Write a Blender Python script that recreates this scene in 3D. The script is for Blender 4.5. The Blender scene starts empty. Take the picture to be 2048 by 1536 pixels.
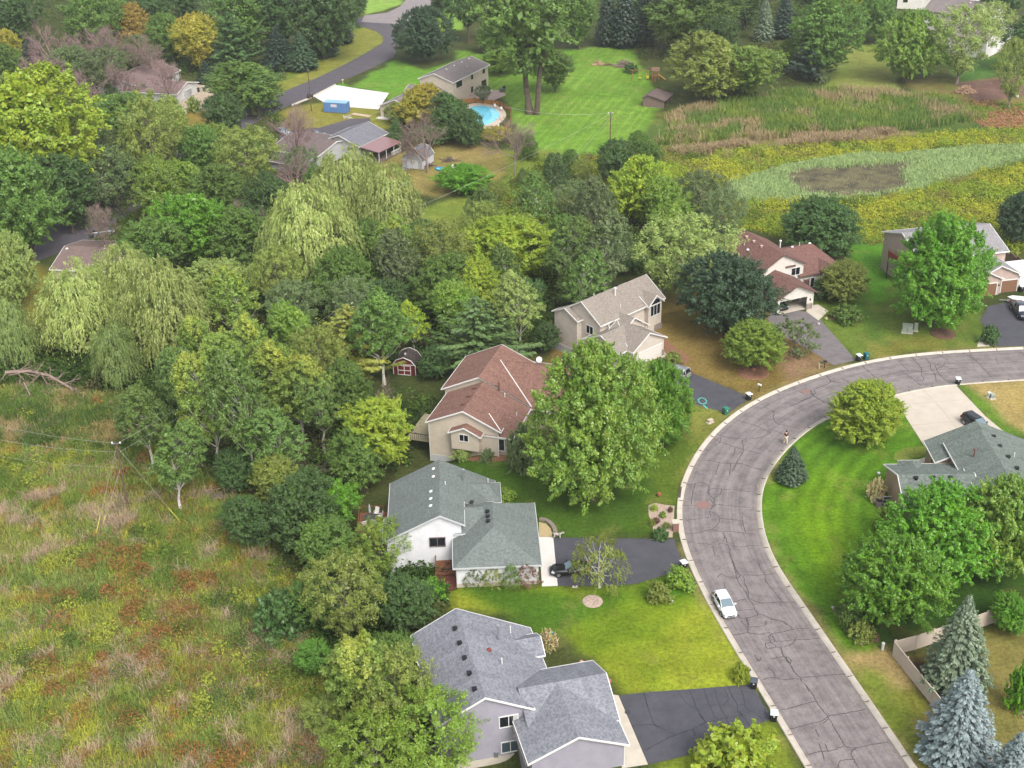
import bpy, bmesh, math, random
import numpy as np
from mathutils import Vector, Matrix

# ------------------------------------------------------------------ camera
sc = bpy.context.scene
COL = sc.collection
CAM_H, PITCH, ROLL, FPX = 90.0, 28.0, -1.3, 2600.0      # drone height, tilt down, roll, focal length in px (2048 px wide)
th, rl = math.radians(PITCH), math.radians(ROLL)
FW = np.array([0, math.cos(th), -math.sin(th)])
UP0 = np.array([0, math.sin(th), math.cos(th)]); RT0 = np.array([1., 0, 0])
RT = RT0*math.cos(rl) + UP0*math.sin(rl); UP = -RT0*math.sin(rl) + UP0*math.cos(rl)
cd = bpy.data.cameras.new('camera'); cam = bpy.data.objects.new('camera', cd); COL.objects.link(cam)
cd.sensor_width = 36.0; cd.lens = 36.0*FPX/2048.0; cd.clip_start = 1.0; cd.clip_end = 5000.0
M3 = Matrix((RT, UP, -FW)).transposed()
cam.matrix_world = Matrix.Translation((0, 0, CAM_H)) @ M3.to_4x4()
sc.camera = cam
# ------------------------------------------------------------------ sky and sun (bright overcast, veiled sun high on the right)
SUN_EL, SUN_AZ = math.radians(50), math.radians(152)     # azimuth measured clockwise from +Y
w = bpy.data.worlds.new("World"); sc.world = w; w.use_nodes = True
nt = w.node_tree; nt.nodes.clear()
sky = nt.nodes.new('ShaderNodeTexSky'); sky.sky_type = 'NISHITA'; sky.sun_disc = False
sky.sun_elevation = SUN_EL; sky.sun_rotation = SUN_AZ; sky.air_density = 1.0; sky.dust_density = 4.0; sky.ozone_density = 1.0
hs = nt.nodes.new('ShaderNodeHueSaturation'); hs.inputs['Saturation'].default_value = 0.35
bg = nt.nodes.new('ShaderNodeBackground'); bg.inputs['Strength'].default_value = 0.15
wo = nt.nodes.new('ShaderNodeOutputWorld')
nt.links.new(sky.outputs[0], hs.inputs['Color']); nt.links.new(hs.outputs[0], bg.inputs[0]); nt.links.new(bg.outputs[0], wo.inputs[0])
sd = bpy.data.lights.new('sun', 'SUN'); sd.energy = 1.1; sd.angle = math.radians(24); sd.color = (1.0, 0.96, 0.9)
so = bpy.data.objects.new('sun', sd); COL.objects.link(so)
sdir = Vector((math.sin(SUN_AZ)*math.cos(SUN_EL), math.cos(SUN_AZ)*math.cos(SUN_EL), math.sin(SUN_EL)))
so.rotation_euler = sdir.to_track_quat('Z', 'Y').to_euler()
sc.view_settings.view_transform = 'Standard'; sc.view_settings.look = 'None'
sc.view_settings.exposure = 1.18; sc.view_settings.gamma = 1.0
sc.render.engine = 'CYCLES'
sc.cycles.max_bounces = 6; sc.cycles.transparent_max_bounces = 6; sc.cycles.transmission_bounces = 4; sc.cycles.diffuse_bounces = 4

rnd = random.Random(7)
RN = np.random.RandomState(11)
def R(a): return math.radians(a)
# ------------------------------------------------------------------ terrain: flat along the street, about 2 m lower behind the houses
LI = [(2048,698.3),(1972,701),(1884,705.3),(1819,711.9),(1753,720.6),(1709,729.4),(1650,749.6),(1601.6,765),(1554.7,783),(1519.5,800),(1484,822),(1455,843),(1426,868.8),(1394.5,906),(1372,950),(1360,999),(1360,1028),(1364,1067),(1377,1116),(1404,1169),(1447,1243),(1482,1300.5),(1515,1353),(1554,1417.6),(1585.5,1466.5),(1624.6,1536)]
RI = [(2048,756),(1972,759),(1906,763.3),(1840.6,771),(1781.6,783),(1685,814.7),(1650,829.7),(1621,847),(1593.7,866.8),(1566,890),(1539,921.5),(1522.5,950),(1513.7,971.5),(1509.4,999),(1509.8,1018),(1512.7,1051.6),(1520.5,1083),(1531,1112),(1547,1139.5),(1570,1174.6),(1594,1206),(1615,1236),(1640,1275),(1689,1347),(1740,1419.6),(1800,1509.4)]
def g0(p, z=0.0):
    p = np.atleast_2d(np.array(p, float))
    d = FW + np.outer((p[:,0]-1024)/FPX, RT) - np.outer((p[:,1]-768)/FPX, UP)
    t = (np.asarray(z) - CAM_H)/d[:,2]
    return np.c_[d[:,0]*t, d[:,1]*t]
def smooth(P, n=6):
    P = np.array(P, float); Q = np.vstack([2*P[0]-P[1], P, 2*P[-1]-P[-2]]); out = []
    for i in range(1, len(Q)-2):
        a, b, c, d = Q[i-1], Q[i], Q[i+1], Q[i+2]
        for k in range(n):
            t = k/n
            out.append(0.5*((2*b)+(-a+c)*t+(2*a-5*b+4*c-d)*t*t+(-a+3*b-3*c+d)*t**3))
    out.append(Q[-2]); return np.array(out)
def soften(P, it=3):
    P = P.copy()
    for _ in range(it): P[1:-1] = 0.25*P[:-2] + 0.5*P[1:-1] + 0.25*P[2:]
    return P
def extend(P, a, b):
    d0 = P[0]-P[2]; d0 /= np.linalg.norm(d0); d1 = P[-1]-P[-3]; d1 /= np.linalg.norm(d1)
    return np.vstack([P[0]+d0*a, P, P[-1]+d1*b])
LW = smooth(soften(extend(g0(LI), 70, 60)), 5); RW = smooth(soften(extend(g0(RI), 70, 60)), 5)
def seg_dist(x, y, P):
    best = np.full(np.shape(x), 1e9); x = np.asarray(x, float); y = np.asarray(y, float)
    for i in range(len(P)-1):
        a = P[i]; s = P[i+1]-P[i]; L2 = s@s
        if L2 < 1e-9: continue
        t = np.clip(((x-a[0])*s[0]+(y-a[1])*s[1])/L2, 0, 1)
        best = np.minimum(best, np.hypot(x-a[0]-t*s[0], y-a[1]-t*s[1]))
    return best
def inside(x, y, P):
    x = np.asarray(x, float); y = np.asarray(y, float); c = np.zeros(x.shape, bool); n = len(P); j = n-1
    for i in range(n):
        xi, yi = P[i]; xj, yj = P[j]
        if yi != yj:
            k = ((yi > y) != (yj > y)) & (x < (xj-xi)*(y-yi)/(yj-yi)+xi); c ^= k
        j = i
    return c
LWC = LW[::4]; RWC = RW[::4]
BOWL = np.vstack([RW[::3], [[400, 0]]])                       # inner side of the bend
DROP = 2.2
DIPS = []                                                      # hollows dug beside the walk-out basements: x, y, radius, depth
def dig(x, y, z):
    for dx_, dy_, r_, dep in DIPS:
        k = np.clip((r_-np.hypot(x-dx_, y-dy_))/(r_*.4), 0, 1); z = np.minimum(z, -dep*k*k*(3-2*k))
    return z
def terr(x, y):
    d = seg_dist(x, y, LWC); d = np.where(inside(x, y, BOWL), 0, d)
    t = np.clip((d-26.5)/8.0, 0, 1); t = t*t*(3-2*t)
    return dig(x, y, -DROP*t)
_o = g0([(1060, 1536)])[0]; _a = math.radians(13)
DIPS.append((_o[0]-3.6*math.cos(_a)-.6*math.sin(_a), _o[1]-3.6*math.sin(_a)+.6*math.cos(_a), 5.4, 2.2))
def gp(px, py, dz=0.0):
    """world point on the ground (plus dz) seen at pixel px,py of the 2048 x 1536 photograph"""
    z = 0.0
    for _ in range(6):
        q = g0((px, py), z+dz)[0]; z = 0.5*z+0.5*float(terr(q[0], q[1]))
    for _ in range(8):
        q = g0((px, py), z+dz)[0]; z = float(terr(q[0], q[1]))
    return Vector((q[0], q[1], z+dz))
def gps(L):
    P = np.array(L, float); z = np.zeros(len(P))
    for _ in range(10):
        q = g0(P, z); z = 0.4*z+0.6*terr(q[:,0], q[:,1])
    return q
def proj(P):
    P = np.asarray(P, float)-np.array([0, 0, CAM_H]); w_ = P@FW
    return 1024+FPX*(P@RT)/w_, 768-FPX*(P@UP)/w_
def pxm(p):                                                   # photo pixels per metre at a world point
    return FPX/float((np.array([p[0], p[1], p[2]-CAM_H]))@FW)
# ------------------------------------------------------------------ object helpers
def tag(o, label=None, cat=None, group=None, kind=None):
    if label: o['label'] = label
    if cat: o['category'] = cat
    if group: o['group'] = group
    if kind: o['kind'] = kind
    return o
def empty(name, loc, rz=0.0, label=None, cat=None, group=None):
    o = bpy.data.objects.new(name, None); COL.objects.link(o); o.location = loc; o.rotation_euler = (0, 0, rz)
    o.empty_display_size = 0.3
    return tag(o, label, cat, group)
def link(name, me, mat=None, parent=None):
    o = bpy.data.objects.new(name, me); COL.objects.link(o)
    if mat is not None:
        for m in (mat if isinstance(mat, (list, tuple)) else [mat]):
            if m.name not in [q.name for q in me.materials if q]: me.materials.append(m)
    if parent is not None: o.parent = parent
    return o
def npmesh(name, V, F, smooth_=False):
    """mesh from numpy arrays, F: (n,3) or (n,4)"""
    V = np.asarray(V, np.float32); F = np.asarray(F, np.int32); k = F.shape[1]
    me = bpy.data.meshes.new(name); me.vertices.add(len(V)); me.vertices.foreach_set('co', V.ravel())
    me.loops.add(F.size); me.loops.foreach_set('vertex_index', F.ravel())
    me.polygons.add(len(F)); me.polygons.foreach_set('loop_start', np.arange(0, F.size, k, dtype=np.int32))
    me.polygons.foreach_set('loop_total', np.full(len(F), k, np.int32))
    me.update(calc_edges=True); me.validate()
    if smooth_: me.polygons.foreach_set('use_smooth', np.ones(len(F), bool))
    return me
class MB:
    """collects simple solids into one mesh"""
    def __init__(s): s.v = []; s.f = []; s.uv = []
    def face(s, pts, uv=None):
        n = len(s.v); s.v += [tuple(p) for p in pts]; s.f.append(tuple(range(n, n+len(pts)))); s.uv.append(uv or [(0, 0)]*len(pts))
    def box(s, c, d, rz=0.0, tilt=None):
        x, y, z = d[0]/2, d[1]/2, d[2]/2; M = Matrix.Rotation(rz, 3, 'Z')
        if tilt is not None: M = M @ tilt
        P = [Vector(c)+M @ Vector((a*x, b*y, e*z)) for e in (-1, 1) for a, b in ((-1, -1), (1, -1), (1, 1), (-1, 1))]
        for q in ((3, 2, 1, 0), (4, 5, 6, 7), (0, 1, 5, 4), (1, 2, 6, 5), (2, 3, 7, 6), (3, 0, 4, 7)): s.face([P[i] for i in q])
        return s
    def bx(s, x0, x1, y0, y1, z0, z1): return s.box(((x0+x1)/2, (y0+y1)/2, (z0+z1)/2), (abs(x1-x0), abs(y1-y0), abs(z1-z0)))
    def tube(s, a, b, r0, r1=None, n=6, cap=True):
        a = Vector(a); b = Vector(b); r1 = r0 if r1 is None else r1; d = (b-a)
        if d.length < 1e-6: return s
        q = d.to_track_quat('Z', 'Y'); A = [a+q @ Vector((r0*math.cos(2*math.pi*i/n), r0*math.sin(2*math.pi*i/n), 0)) for i in range(n)]
        B = [b+q @ Vector((r1*math.cos(2*math.pi*i/n), r1*math.sin(2*math.pi*i/n), 0)) for i in range(n)]
        for i in range(n): s.face([A[i], A[(i+1) % n], B[(i+1) % n], B[i]])
        if cap: s.face(B); s.face(A[::-1])
        return s
    def prism(s, poly, z0, z1):
        P = [(p[0], p[1]) for p in poly]
        ar = sum(P[i][0]*P[(i+1) % len(P)][1]-P[(i+1) % len(P)][0]*P[i][1] for i in range(len(P)))
        if ar < 0: P = P[::-1]
        n = len(P); s.face([(x, y, z1) for x, y in P]); s.face([(x, y, z0) for x, y in P[::-1]])
        for i in range(n):
            a, b = P[i], P[(i+1) % n]; s.face([(a[0], a[1], z0), (b[0], b[1], z0), (b[0], b[1], z1), (a[0], a[1], z1)])
        return s
    def lathe(s, c, prof, n=12):
        c = Vector(c)
        for k in range(len(prof)-1):
            (r0, z0), (r1, z1) = prof[k], prof[k+1]
            for i in range(n):
                a, b = 2*math.pi*i/n, 2*math.pi*(i+1)/n
                pts = [c+Vector((r0*math.cos(a), r0*math.sin(a), z0)), c+Vector((r0*math.cos(b), r0*math.sin(b), z0)), c+Vector((r1*math.cos(b), r1*math.sin(b), z1)), c+Vector((r1*math.cos(a), r1*math.sin(a), z1))]
                if r0 < 1e-5: pts = [pts[0], pts[2], pts[3]]
                elif r1 < 1e-5: pts = pts[:3]
                s.face(pts)
        return s
    def mesh(s, name, smooth_=False):
        me = bpy.data.meshes.new(name); me.from_pydata(s.v, [], s.f)
        uvl = me.uv_layers.new(name='UVMap'); flat = [c for u in s.uv for p in u for c in p]
        if len(flat) == 2*len(me.loops): uvl.data.foreach_set('uv', flat)
        if smooth_: me.polygons.foreach_set('use_smooth', [True]*len(me.polygons))
        me.update(); return me
    def build(s, name, mat, parent=None, smooth_=False): return link(name, s.mesh(name, smooth_), mat, parent)
def child_tree(o, parent=None):
    c = o.copy(); COL.objects.link(c)
    if parent is not None: c.parent = parent
    for ch in o.children: child_tree(ch, c)
    return c
# ------------------------------------------------------------------ materials
def lin(c): return tuple(((x/255.0)/12.92 if x <= 10 else (((x/255.0)+0.055)/1.055)**2.4) for x in c)
GK = 0.80                                                       # overall reflectance: the photograph is exposed bright
def C(r, g, b, k=1.0): return tuple(x*k*GK for x in lin((r, g, b)))+(1.0,)
_mats = {}
def mat(name, col, rough=0.8, metal=0.0, noise=0.0, nscale=2.0, bump=0.0, bscale=20.0, coord='Object', col2=None, spec=0.3, detail=4.0, coat=0.0):
    if name in _mats: return _mats[name]
    m = bpy.data.materials.new(name); m.use_nodes = True; n = m.node_tree.nodes; l = m.node_tree.links
    b = n['Principled BSDF']; b.inputs['Base Color'].default_value = col; b.inputs['Roughness'].default_value = rough
    b.inputs['Metallic'].default_value = metal; b.inputs['Specular IOR Level'].default_value = spec; b.inputs['Coat Weight'].default_value = coat
    tc = n.new('ShaderNodeTexCoord')
    if noise > 0 or col2:
        t = n.new('ShaderNodeTexNoise'); t.inputs['Scale'].default_value = nscale; t.inputs['Detail'].default_value = detail; t.inputs['Roughness'].default_value = 0.6
        l.new(tc.outputs[coord], t.inputs['Vector'])
        mx = n.new('ShaderNodeMix'); mx.data_type = 'RGBA'
        r_ = n.new('ShaderNodeMapRange'); r_.inputs['From Min'].default_value = 0.3; r_.inputs['From Max'].default_value = 0.7
        l.new(t.outputs['Fac'], r_.inputs['Value']); l.new(r_.outputs[0], mx.inputs['Factor'])
        c2 = col2 or tuple(min(1, x*(1-noise)) for x in col[:3])+(1,)
        c1 = col if col2 else tuple(min(1, x*(1+noise*0.6)) for x in col[:3])+(1,)
        mx.inputs['A'].default_value = c1; mx.inputs['B'].default_value = c2
        l.new(mx.outputs['Result'], b.inputs['Base Color'])
    if bump > 0:
        t2 = n.new('ShaderNodeTexNoise'); t2.inputs['Scale'].default_value = bscale; l.new(tc.outputs[coord], t2.inputs['Vector'])
        bp = n.new('ShaderNodeBump'); bp.inputs['Strength'].default_value = bump; bp.inputs['Distance'].default_value = 0.05
        l.new(t2.outputs['Fac'], bp.inputs['Height']); l.new(bp.outputs[0], b.inputs['Normal'])
    _mats[name] = m; return m
def siding(name, col, lap=0.28, vertical=False, depth=0.16):
    """lap siding: thin shadow grooves every lap, slight streaking"""
    if name in _mats: return _mats[name]
    m = mat(name, col, 0.75, noise=0.10, nscale=0.9, spec=0.25); n = m.node_tree.nodes; l = m.node_tree.links; b = n['Principled BSDF']
    tc = n.new('ShaderNodeTexCoord'); sp = n.new('ShaderNodeSeparateXYZ'); l.new(tc.outputs['Object'], sp.inputs[0])
    ml = n.new('ShaderNodeMath'); ml.operation = 'MULTIPLY'; ml.inputs[1].default_value = 1.0/lap
    if vertical:
        ad = n.new('ShaderNodeMath'); ad.operation = 'ADD'; l.new(sp.outputs[0], ad.inputs[0]); l.new(sp.outputs[1], ad.inputs[1]); l.new(ad.outputs[0], ml.inputs[0])
    else: l.new(sp.outputs[2], ml.inputs[0])
    fr = n.new('ShaderNodeMath'); fr.operation = 'FRACT'; l.new(ml.outputs[0], fr.inputs[0])
    rp = n.new('ShaderNodeMapRange'); rp.inputs['From Min'].default_value = 0.0; rp.inputs['From Max'].default_value = 0.22; rp.inputs['To Min'].default_value = 1.0-depth*1.6; rp.inputs['To Max'].default_value = 1.0
    l.new(fr.outputs[0], rp.inputs['Value'])
    src = b.inputs['Base Color'].links[0].from_socket
    mx = n.new('ShaderNodeMix'); mx.data_type = 'RGBA'; mx.blend_type = 'MULTIPLY'; mx.inputs['Factor'].default_value = 1.0
    l.new(src, mx.inputs['A']); l.new(rp.outputs[0], mx.inputs['B']); l.new(mx.outputs['Result'], b.inputs['Base Color'])
    bp = n.new('ShaderNodeBump'); bp.inputs['Strength'].default_value = 0.6; bp.inputs['Distance'].default_value = 0.03
    l.new(fr.outputs[0], bp.inputs['Height']); l.new(bp.outputs[0], b.inputs['Normal'])
    return m
def shingle(name, c1, c2, c3, bw=0.75, rh=0.22, streak=0.25):
    """asphalt shingles in UV metres (u along the eave, v up the slope)"""
    if name in _mats: return _mats[name]
    m = bpy.data.materials.new(name); m.use_nodes = True; n = m.node_tree.nodes; l = m.node_tree.links; b = n['Principled BSDF']
    b.inputs['Roughness'].default_value = 0.95; b.inputs['Specular IOR Level'].default_value = 0.15
    uv = n.new('ShaderNodeUVMap'); uv.uv_map = 'UVMap'
    br = n.new('ShaderNodeTexBrick'); br.inputs['Scale'].default_value = 1.0; br.inputs['Brick Width'].default_value = bw; br.inputs['Row Height'].default_value = rh
    br.inputs['Mortar Size'].default_value = 0.012; br.inputs['Mortar Smooth'].default_value = 0.3; br.inputs['Color1'].default_value = c1; br.inputs['Color2'].default_value = c2
    br.inputs['Mortar'].default_value = tuple(x*0.6 for x in c2[:3])+(1,); br.offset = 0.37; br.squash = 1.0
    l.new(uv.outputs[0], br.inputs['Vector'])
    mp = n.new('ShaderNodeMapping'); mp.inputs['Scale'].default_value = (0.9, 0.16, 1); l.new(uv.outputs[0], mp.inputs[0])
    t = n.new('ShaderNodeTexNoise'); t.inputs['Scale'].default_value = 1.2; t.inputs['Detail'].default_value = 5; l.new(mp.outputs[0], t.inputs['Vector'])
    t3 = n.new('ShaderNodeTexNoise'); t3.inputs['Scale'].default_value = 3.2; t3.inputs['Detail'].default_value = 3; l.new(uv.outputs[0], t3.inputs['Vector'])
    mr = n.new('ShaderNodeMapRange'); mr.inputs['From Min'].default_value = 0.42; mr.inputs['From Max'].default_value = 0.62; mr.inputs['To Max'].default_value = 0.75
    l.new(t3.outputs['Fac'], mr.inputs['Value'])
    m1 = n.new('ShaderNodeMix'); m1.data_type = 'RGBA'; l.new(mr.outputs[0], m1.inputs['Factor']); l.new(br.outputs['Color'], m1.inputs['A']); m1.inputs['B'].default_value = c3
    m2 = n.new('ShaderNodeMix'); m2.data_type = 'RGBA'; m2.blend_type = 'MULTIPLY'; m2.inputs['Factor'].default_value = 1.0
    r2 = n.new('ShaderNodeMapRange'); r2.inputs['From Min'].default_value = 0.3; r2.inputs['From Max'].default_value = 0.7; r2.inputs['To Min'].default_value = 1-streak; r2.inputs['To Max'].default_value = 1+streak*0.4
    l.new(t.outputs['Fac'], r2.inputs['Value']); l.new(m1.outputs['Result'], m2.inputs['A']); l.new(r2.outputs[0], m2.inputs['B'])
    l.new(m2.outputs['Result'], b.inputs['Base Color'])
    bp = n.new('ShaderNodeBump'); bp.inputs['Strength'].default_value = 0.5; bp.inputs['Distance'].default_value = 0.02
    l.new(br.outputs['Fac'], bp.inputs['Height']); bp.invert = True; l.new(bp.outputs[0], b.inputs['Normal'])
    _mats[name] = m; return m
def leafmat(name, c1, c2, trans=0.36, hue=0.015, spec=0.25, c3=None):
    """foliage: colour differs leaf by leaf, clump by clump and tree by tree; some light passes through"""
    if name in _mats: return _mats[name]
    m = bpy.data.materials.new(name); m.use_nodes = True; n = m.node_tree.nodes; l = m.node_tree.links; b = n['Principled BSDF']; out = n['Material Output']
    ge = n.new('ShaderNodeNewGeometry'); oi = n.new('ShaderNodeObjectInfo'); tc = n.new('ShaderNodeTexCoord')
    mx = n.new('ShaderNodeMix'); mx.data_type = 'RGBA'; mx.inputs['A'].default_value = c1; mx.inputs['B'].default_value = c2
    t = n.new('ShaderNodeTexNoise'); t.inputs['Scale'].default_value = 0.35; t.inputs['Detail'].default_value = 3.0; l.new(tc.outputs['Object'], t.inputs['Vector'])
    ad = n.new('ShaderNodeMath'); ad.operation = 'MULTIPLY_ADD'; ad.inputs[1].default_value = 0.9; l.new(ge.outputs['Random Per Island'], ad.inputs[0])
    mr = n.new('ShaderNodeMapRange'); mr.inputs['From Min'].default_value = 0.35; mr.inputs['From Max'].default_value = 0.65; mr.inputs['To Max'].default_value = 0.5; l.new(t.outputs['Fac'], mr.inputs['Value'])
    l.new(mr.outputs[0], ad.inputs[2]); l.new(ad.outputs[0], mx.inputs['Factor'])
    src = mx.outputs['Result']
    if c3:
        t4 = n.new('ShaderNodeTexNoise'); t4.inputs['Scale'].default_value = 0.18; l.new(tc.outputs['Object'], t4.inputs['Vector'])
        m4 = n.new('ShaderNodeMapRange'); m4.inputs['From Min'].default_value = 0.5; m4.inputs['From Max'].default_value = 0.66; m4.inputs['To Max'].default_value = 0.8; l.new(t4.outputs['Fac'], m4.inputs['Value'])
        x3 = n.new('ShaderNodeMix'); x3.data_type = 'RGBA'; l.new(m4.outputs[0], x3.inputs['Factor']); l.new(src, x3.inputs['A']); x3.inputs['B'].default_value = c3; src = x3.outputs['Result']
    hsv = n.new('ShaderNodeHueSaturation'); l.new(src, hsv.inputs['Color'])
    h = n.new('ShaderNodeMapRange'); h.inputs['To Min'].default_value = 0.5-hue*0.5; h.inputs['To Max'].default_value = 0.5+hue*0.5; l.new(oi.outputs['Random'], h.inputs['Value']); l.new(h.outputs[0], hsv.inputs['Hue'])
    v = n.new('ShaderNodeMapRange'); v.inputs['To Min'].default_value = 0.86; v.inputs['To Max'].default_value = 1.16; l.new(oi.outputs['Random'], v.inputs['Value']); 
    vv = n.new('ShaderNodeMapRange'); vv.inputs['To Min'].default_value = 0.60; vv.inputs['To Max'].default_value = 1.42; l.new(ge.outputs['Random Per Island'], vv.inputs['Value'])
    vm = n.new('ShaderNodeMath'); vm.operation = 'MULTIPLY'; l.new(v.outputs[0], vm.inputs[0]); l.new(vv.outputs[0], vm.inputs[1]); l.new(vm.outputs[0], hsv.inputs['Value'])
    l.new(hsv.outputs[0], b.inputs['Base Color']); b.inputs['Roughness'].default_value = 0.42; b.inputs['Specular IOR Level'].default_value = spec+.15
    tr = n.new('ShaderNodeBsdfTranslucent'); l.new(hsv.outputs[0], tr.inputs['Color'])
    ms = n.new('ShaderNodeMixShader'); ms.inputs[0].default_value = trans
    l.new(b.outputs[0], ms.inputs[1]); l.new(tr.outputs[0], ms.inputs[2]); l.new(ms.outputs[0], out.inputs['Surface'])
    _mats[name] = m; return m
def attrmat(name, attr='col', rough=0.9, n1=0.35, s1=0.5, n2=0.35, s2=6.0, bump=0.4, trans=0.0):
    """surface whose own colour varies by a painted attribute plus fine noise"""
    m = bpy.data.materials.new(name); m.use_nodes = True; n = m.node_tree.nodes; l = m.node_tree.links; b = n['Principled BSDF']
    a = n.new('ShaderNodeAttribute'); a.attribute_name = attr; tc = n.new('ShaderNodeTexCoord'); src = a.outputs['Color']
    b.inputs['Roughness'].default_value = rough; b.inputs['Specular IOR Level'].default_value = 0.1
    for amp, s in ((n1, s1), (n2, s2), (n2*0.8, s2*4)):
        if amp <= 0: continue
        t = n.new('ShaderNodeTexNoise'); t.inputs['Scale'].default_value = s; t.inputs['Detail'].default_value = 4; t.inputs['Roughness'].default_value = 0.65; l.new(tc.outputs['Object'], t.inputs['Vector'])
        r_ = n.new('ShaderNodeMapRange'); r_.inputs['From Min'].default_value = 0.28; r_.inputs['From Max'].default_value = 0.72; r_.inputs['To Min'].default_value = 1-amp; r_.inputs['To Max'].default_value = 1+amp*0.7
        l.new(t.outputs['Fac'], r_.inputs['Value'])
        mx = n.new('ShaderNodeMix'); mx.data_type = 'RGBA'; mx.blend_type = 'MULTIPLY'; mx.inputs['Factor'].default_value = 1.0
        l.new(src, mx.inputs['A']); l.new(r_.outputs[0], mx.inputs['B']); src = mx.outputs['Result']
    l.new(src, b.inputs['Base Color'])
    if bump > 0:
        t = n.new('ShaderNodeTexNoise'); t.inputs['Scale'].default_value = s2*2; l.new(tc.outputs['Object'], t.inputs['Vector'])
        bp = n.new('ShaderNodeBump'); bp.inputs['Strength'].default_value = bump; bp.inputs['Distance'].default_value = 0.08; l.new(t.outputs['Fac'], bp.inputs['Height']); l.new(bp.outputs[0], b.inputs['Normal'])
    if trans > 0:
        out = n['Material Output']; tr = n.new('ShaderNodeBsdfTranslucent'); l.new(src, tr.inputs['Color']); ms = n.new('ShaderNodeMixShader'); ms.inputs[0].default_value = trans
        l.new(b.outputs[0], ms.inputs[1]); l.new(tr.outputs[0], ms.inputs[2]); l.new(ms.outputs[0], out.inputs['Surface'])
    return m
def setcol(me, cols, name='col'):
    a = me.attributes.new(name, 'FLOAT_COLOR', 'POINT'); cols = np.asarray(cols, np.float32)
    if cols.shape[1] == 3: cols = np.c_[cols, np.ones(len(cols), np.float32)]
    a.data.foreach_set('color', cols.ravel())
# value noise on numpy arrays
_NG = np.random.RandomState(3).rand(256, 256)
def vnoise(x, y, s=1.0, oct=3, seed=0):
    x = np.asarray(x, float)/s+seed*17.3; y = np.asarray(y, float)/s+seed*9.1; v = 0; a = 0.5; tot = 0
    for _ in range(oct):
        xi = np.floor(x).astype(int); yi = np.floor(y).astype(int); fx = x-xi; fy = y-yi; fx = fx*fx*(3-2*fx); fy = fy*fy*(3-2*fy)
        g = lambda i, j: _NG[i % 256, j % 256]
        v = v+a*(g(xi, yi)*(1-fx)*(1-fy)+g(xi+1, yi)*fx*(1-fy)+g(xi, yi+1)*(1-fx)*fy+g(xi+1, yi+1)*fx*fy); tot += a
        a *= 0.5; x = x*2.03+5.1; y = y*2.03+3.7
    return v/tot
WHITE = mat('white_trim', C(235, 233, 228, 0.85), 0.6)
DARKGLASS = mat('window_glass', C(28, 32, 38), 0.08, spec=0.8)
BLACKP = mat('black_plastic', C(28, 28, 30), 0.5)
CONC = mat('concrete', C(208, 198, 182, 0.85), 0.9, noise=0.12, nscale=0.8, bump=0.2)
WOOD = mat('brown_wood', C(120, 78, 52, 0.9), 0.8, noise=0.3, nscale=3)
GREYWOOD = mat('weathered_wood', C(120, 105, 95, 0.9), 0.85, noise=0.35, nscale=4)
METAL = mat('galvanized_metal', C(190, 192, 195), 0.35, 0.8)
# ------------------------------------------------------------------ ground sheet
K = 0.80                                                       # photo tone -> surface colour
def T(r, g, b, k=K): return np.array(lin((r, g, b)))*k*GK
gx = np.concatenate([np.linspace(-900, -200, 12)[:-1], np.linspace(-200, -100, 120)[:-1], np.arange(-100, 130, 0.5), np.linspace(130, 215, 100)[1:], np.linspace(215, 1100, 12)[1:]])
ys = [60.0]
while ys[-1] < 500: ys.append(ys[-1]+min(0.72, 0.42*max(1.0, (ys[-1]/110.0))**1.35))
gy = np.concatenate([[-400, -150, 0, 40], ys, np.linspace(540, 2600, 14)])
GX, GY = np.meshgrid(gx, gy); nx, ny = len(gx), len(gy)
GZ = np.zeros_like(GX)
near = (GY > 0) & (GY < 520) & (np.abs(GX) < 300)
dl = seg_dist(GX, GY, LWC); bowl = inside(GX, GY, BOWL)
tt = np.clip((np.where(bowl, 0, dl)-26.5)/8.0, 0, 1); GZ = dig(GX, GY, -DROP*tt*tt*(3-2*tt))
GZroad = seg_dist(GX, GY, RWC)
# warp lookups so colour borders wander
wx = GX+(vnoise(GX, GY, 5, 3, 1)-0.5)*3.4; wy = GY+(vnoise(GX, GY, 5, 3, 2)-0.5)*3.4
n1 = vnoise(GX, GY, 9, 4, 3); n2 = vnoise(GX, GY, 2.2, 3, 4); n3 = vnoise(GX, GY, 25, 3, 5)
def mixc(a, b, t): return a[None, None, :]*(1-t[..., None])+b[None, None, :]*t[..., None]
def sstep(v, a, b): t = np.clip((v-a)/(b-a), 0, 1); return t*t*(3-2*t)
COLG = mixc(T(62, 78, 36), T(88, 92, 48), n1)
def blurm(m, k):
    for _ in range(k):
        m = (np.roll(m, 1, 0)+m*2+np.roll(m, -1, 0))/4; m = (np.roll(m, 1, 1)+m*2+np.roll(m, -1, 1))/4
    return m
def zone(px, a, b, t=None, blur=2, warp=True, world=False):
    global COLG
    P = np.array(px, float) if world else gps(px)
    m = inside(wx if warp else GX, wy if warp else GY, P).astype(float)
    m = blurm(m, blur)
    c = mixc(T(*a), T(*b), n1 if t is None else t)
    COLG = COLG*(1-m[..., None])+c*m[..., None]
    return m
swirl = sstep(vnoise(GX+GY*0.3, GY, 6, 4, 9), .35, .65)
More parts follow.
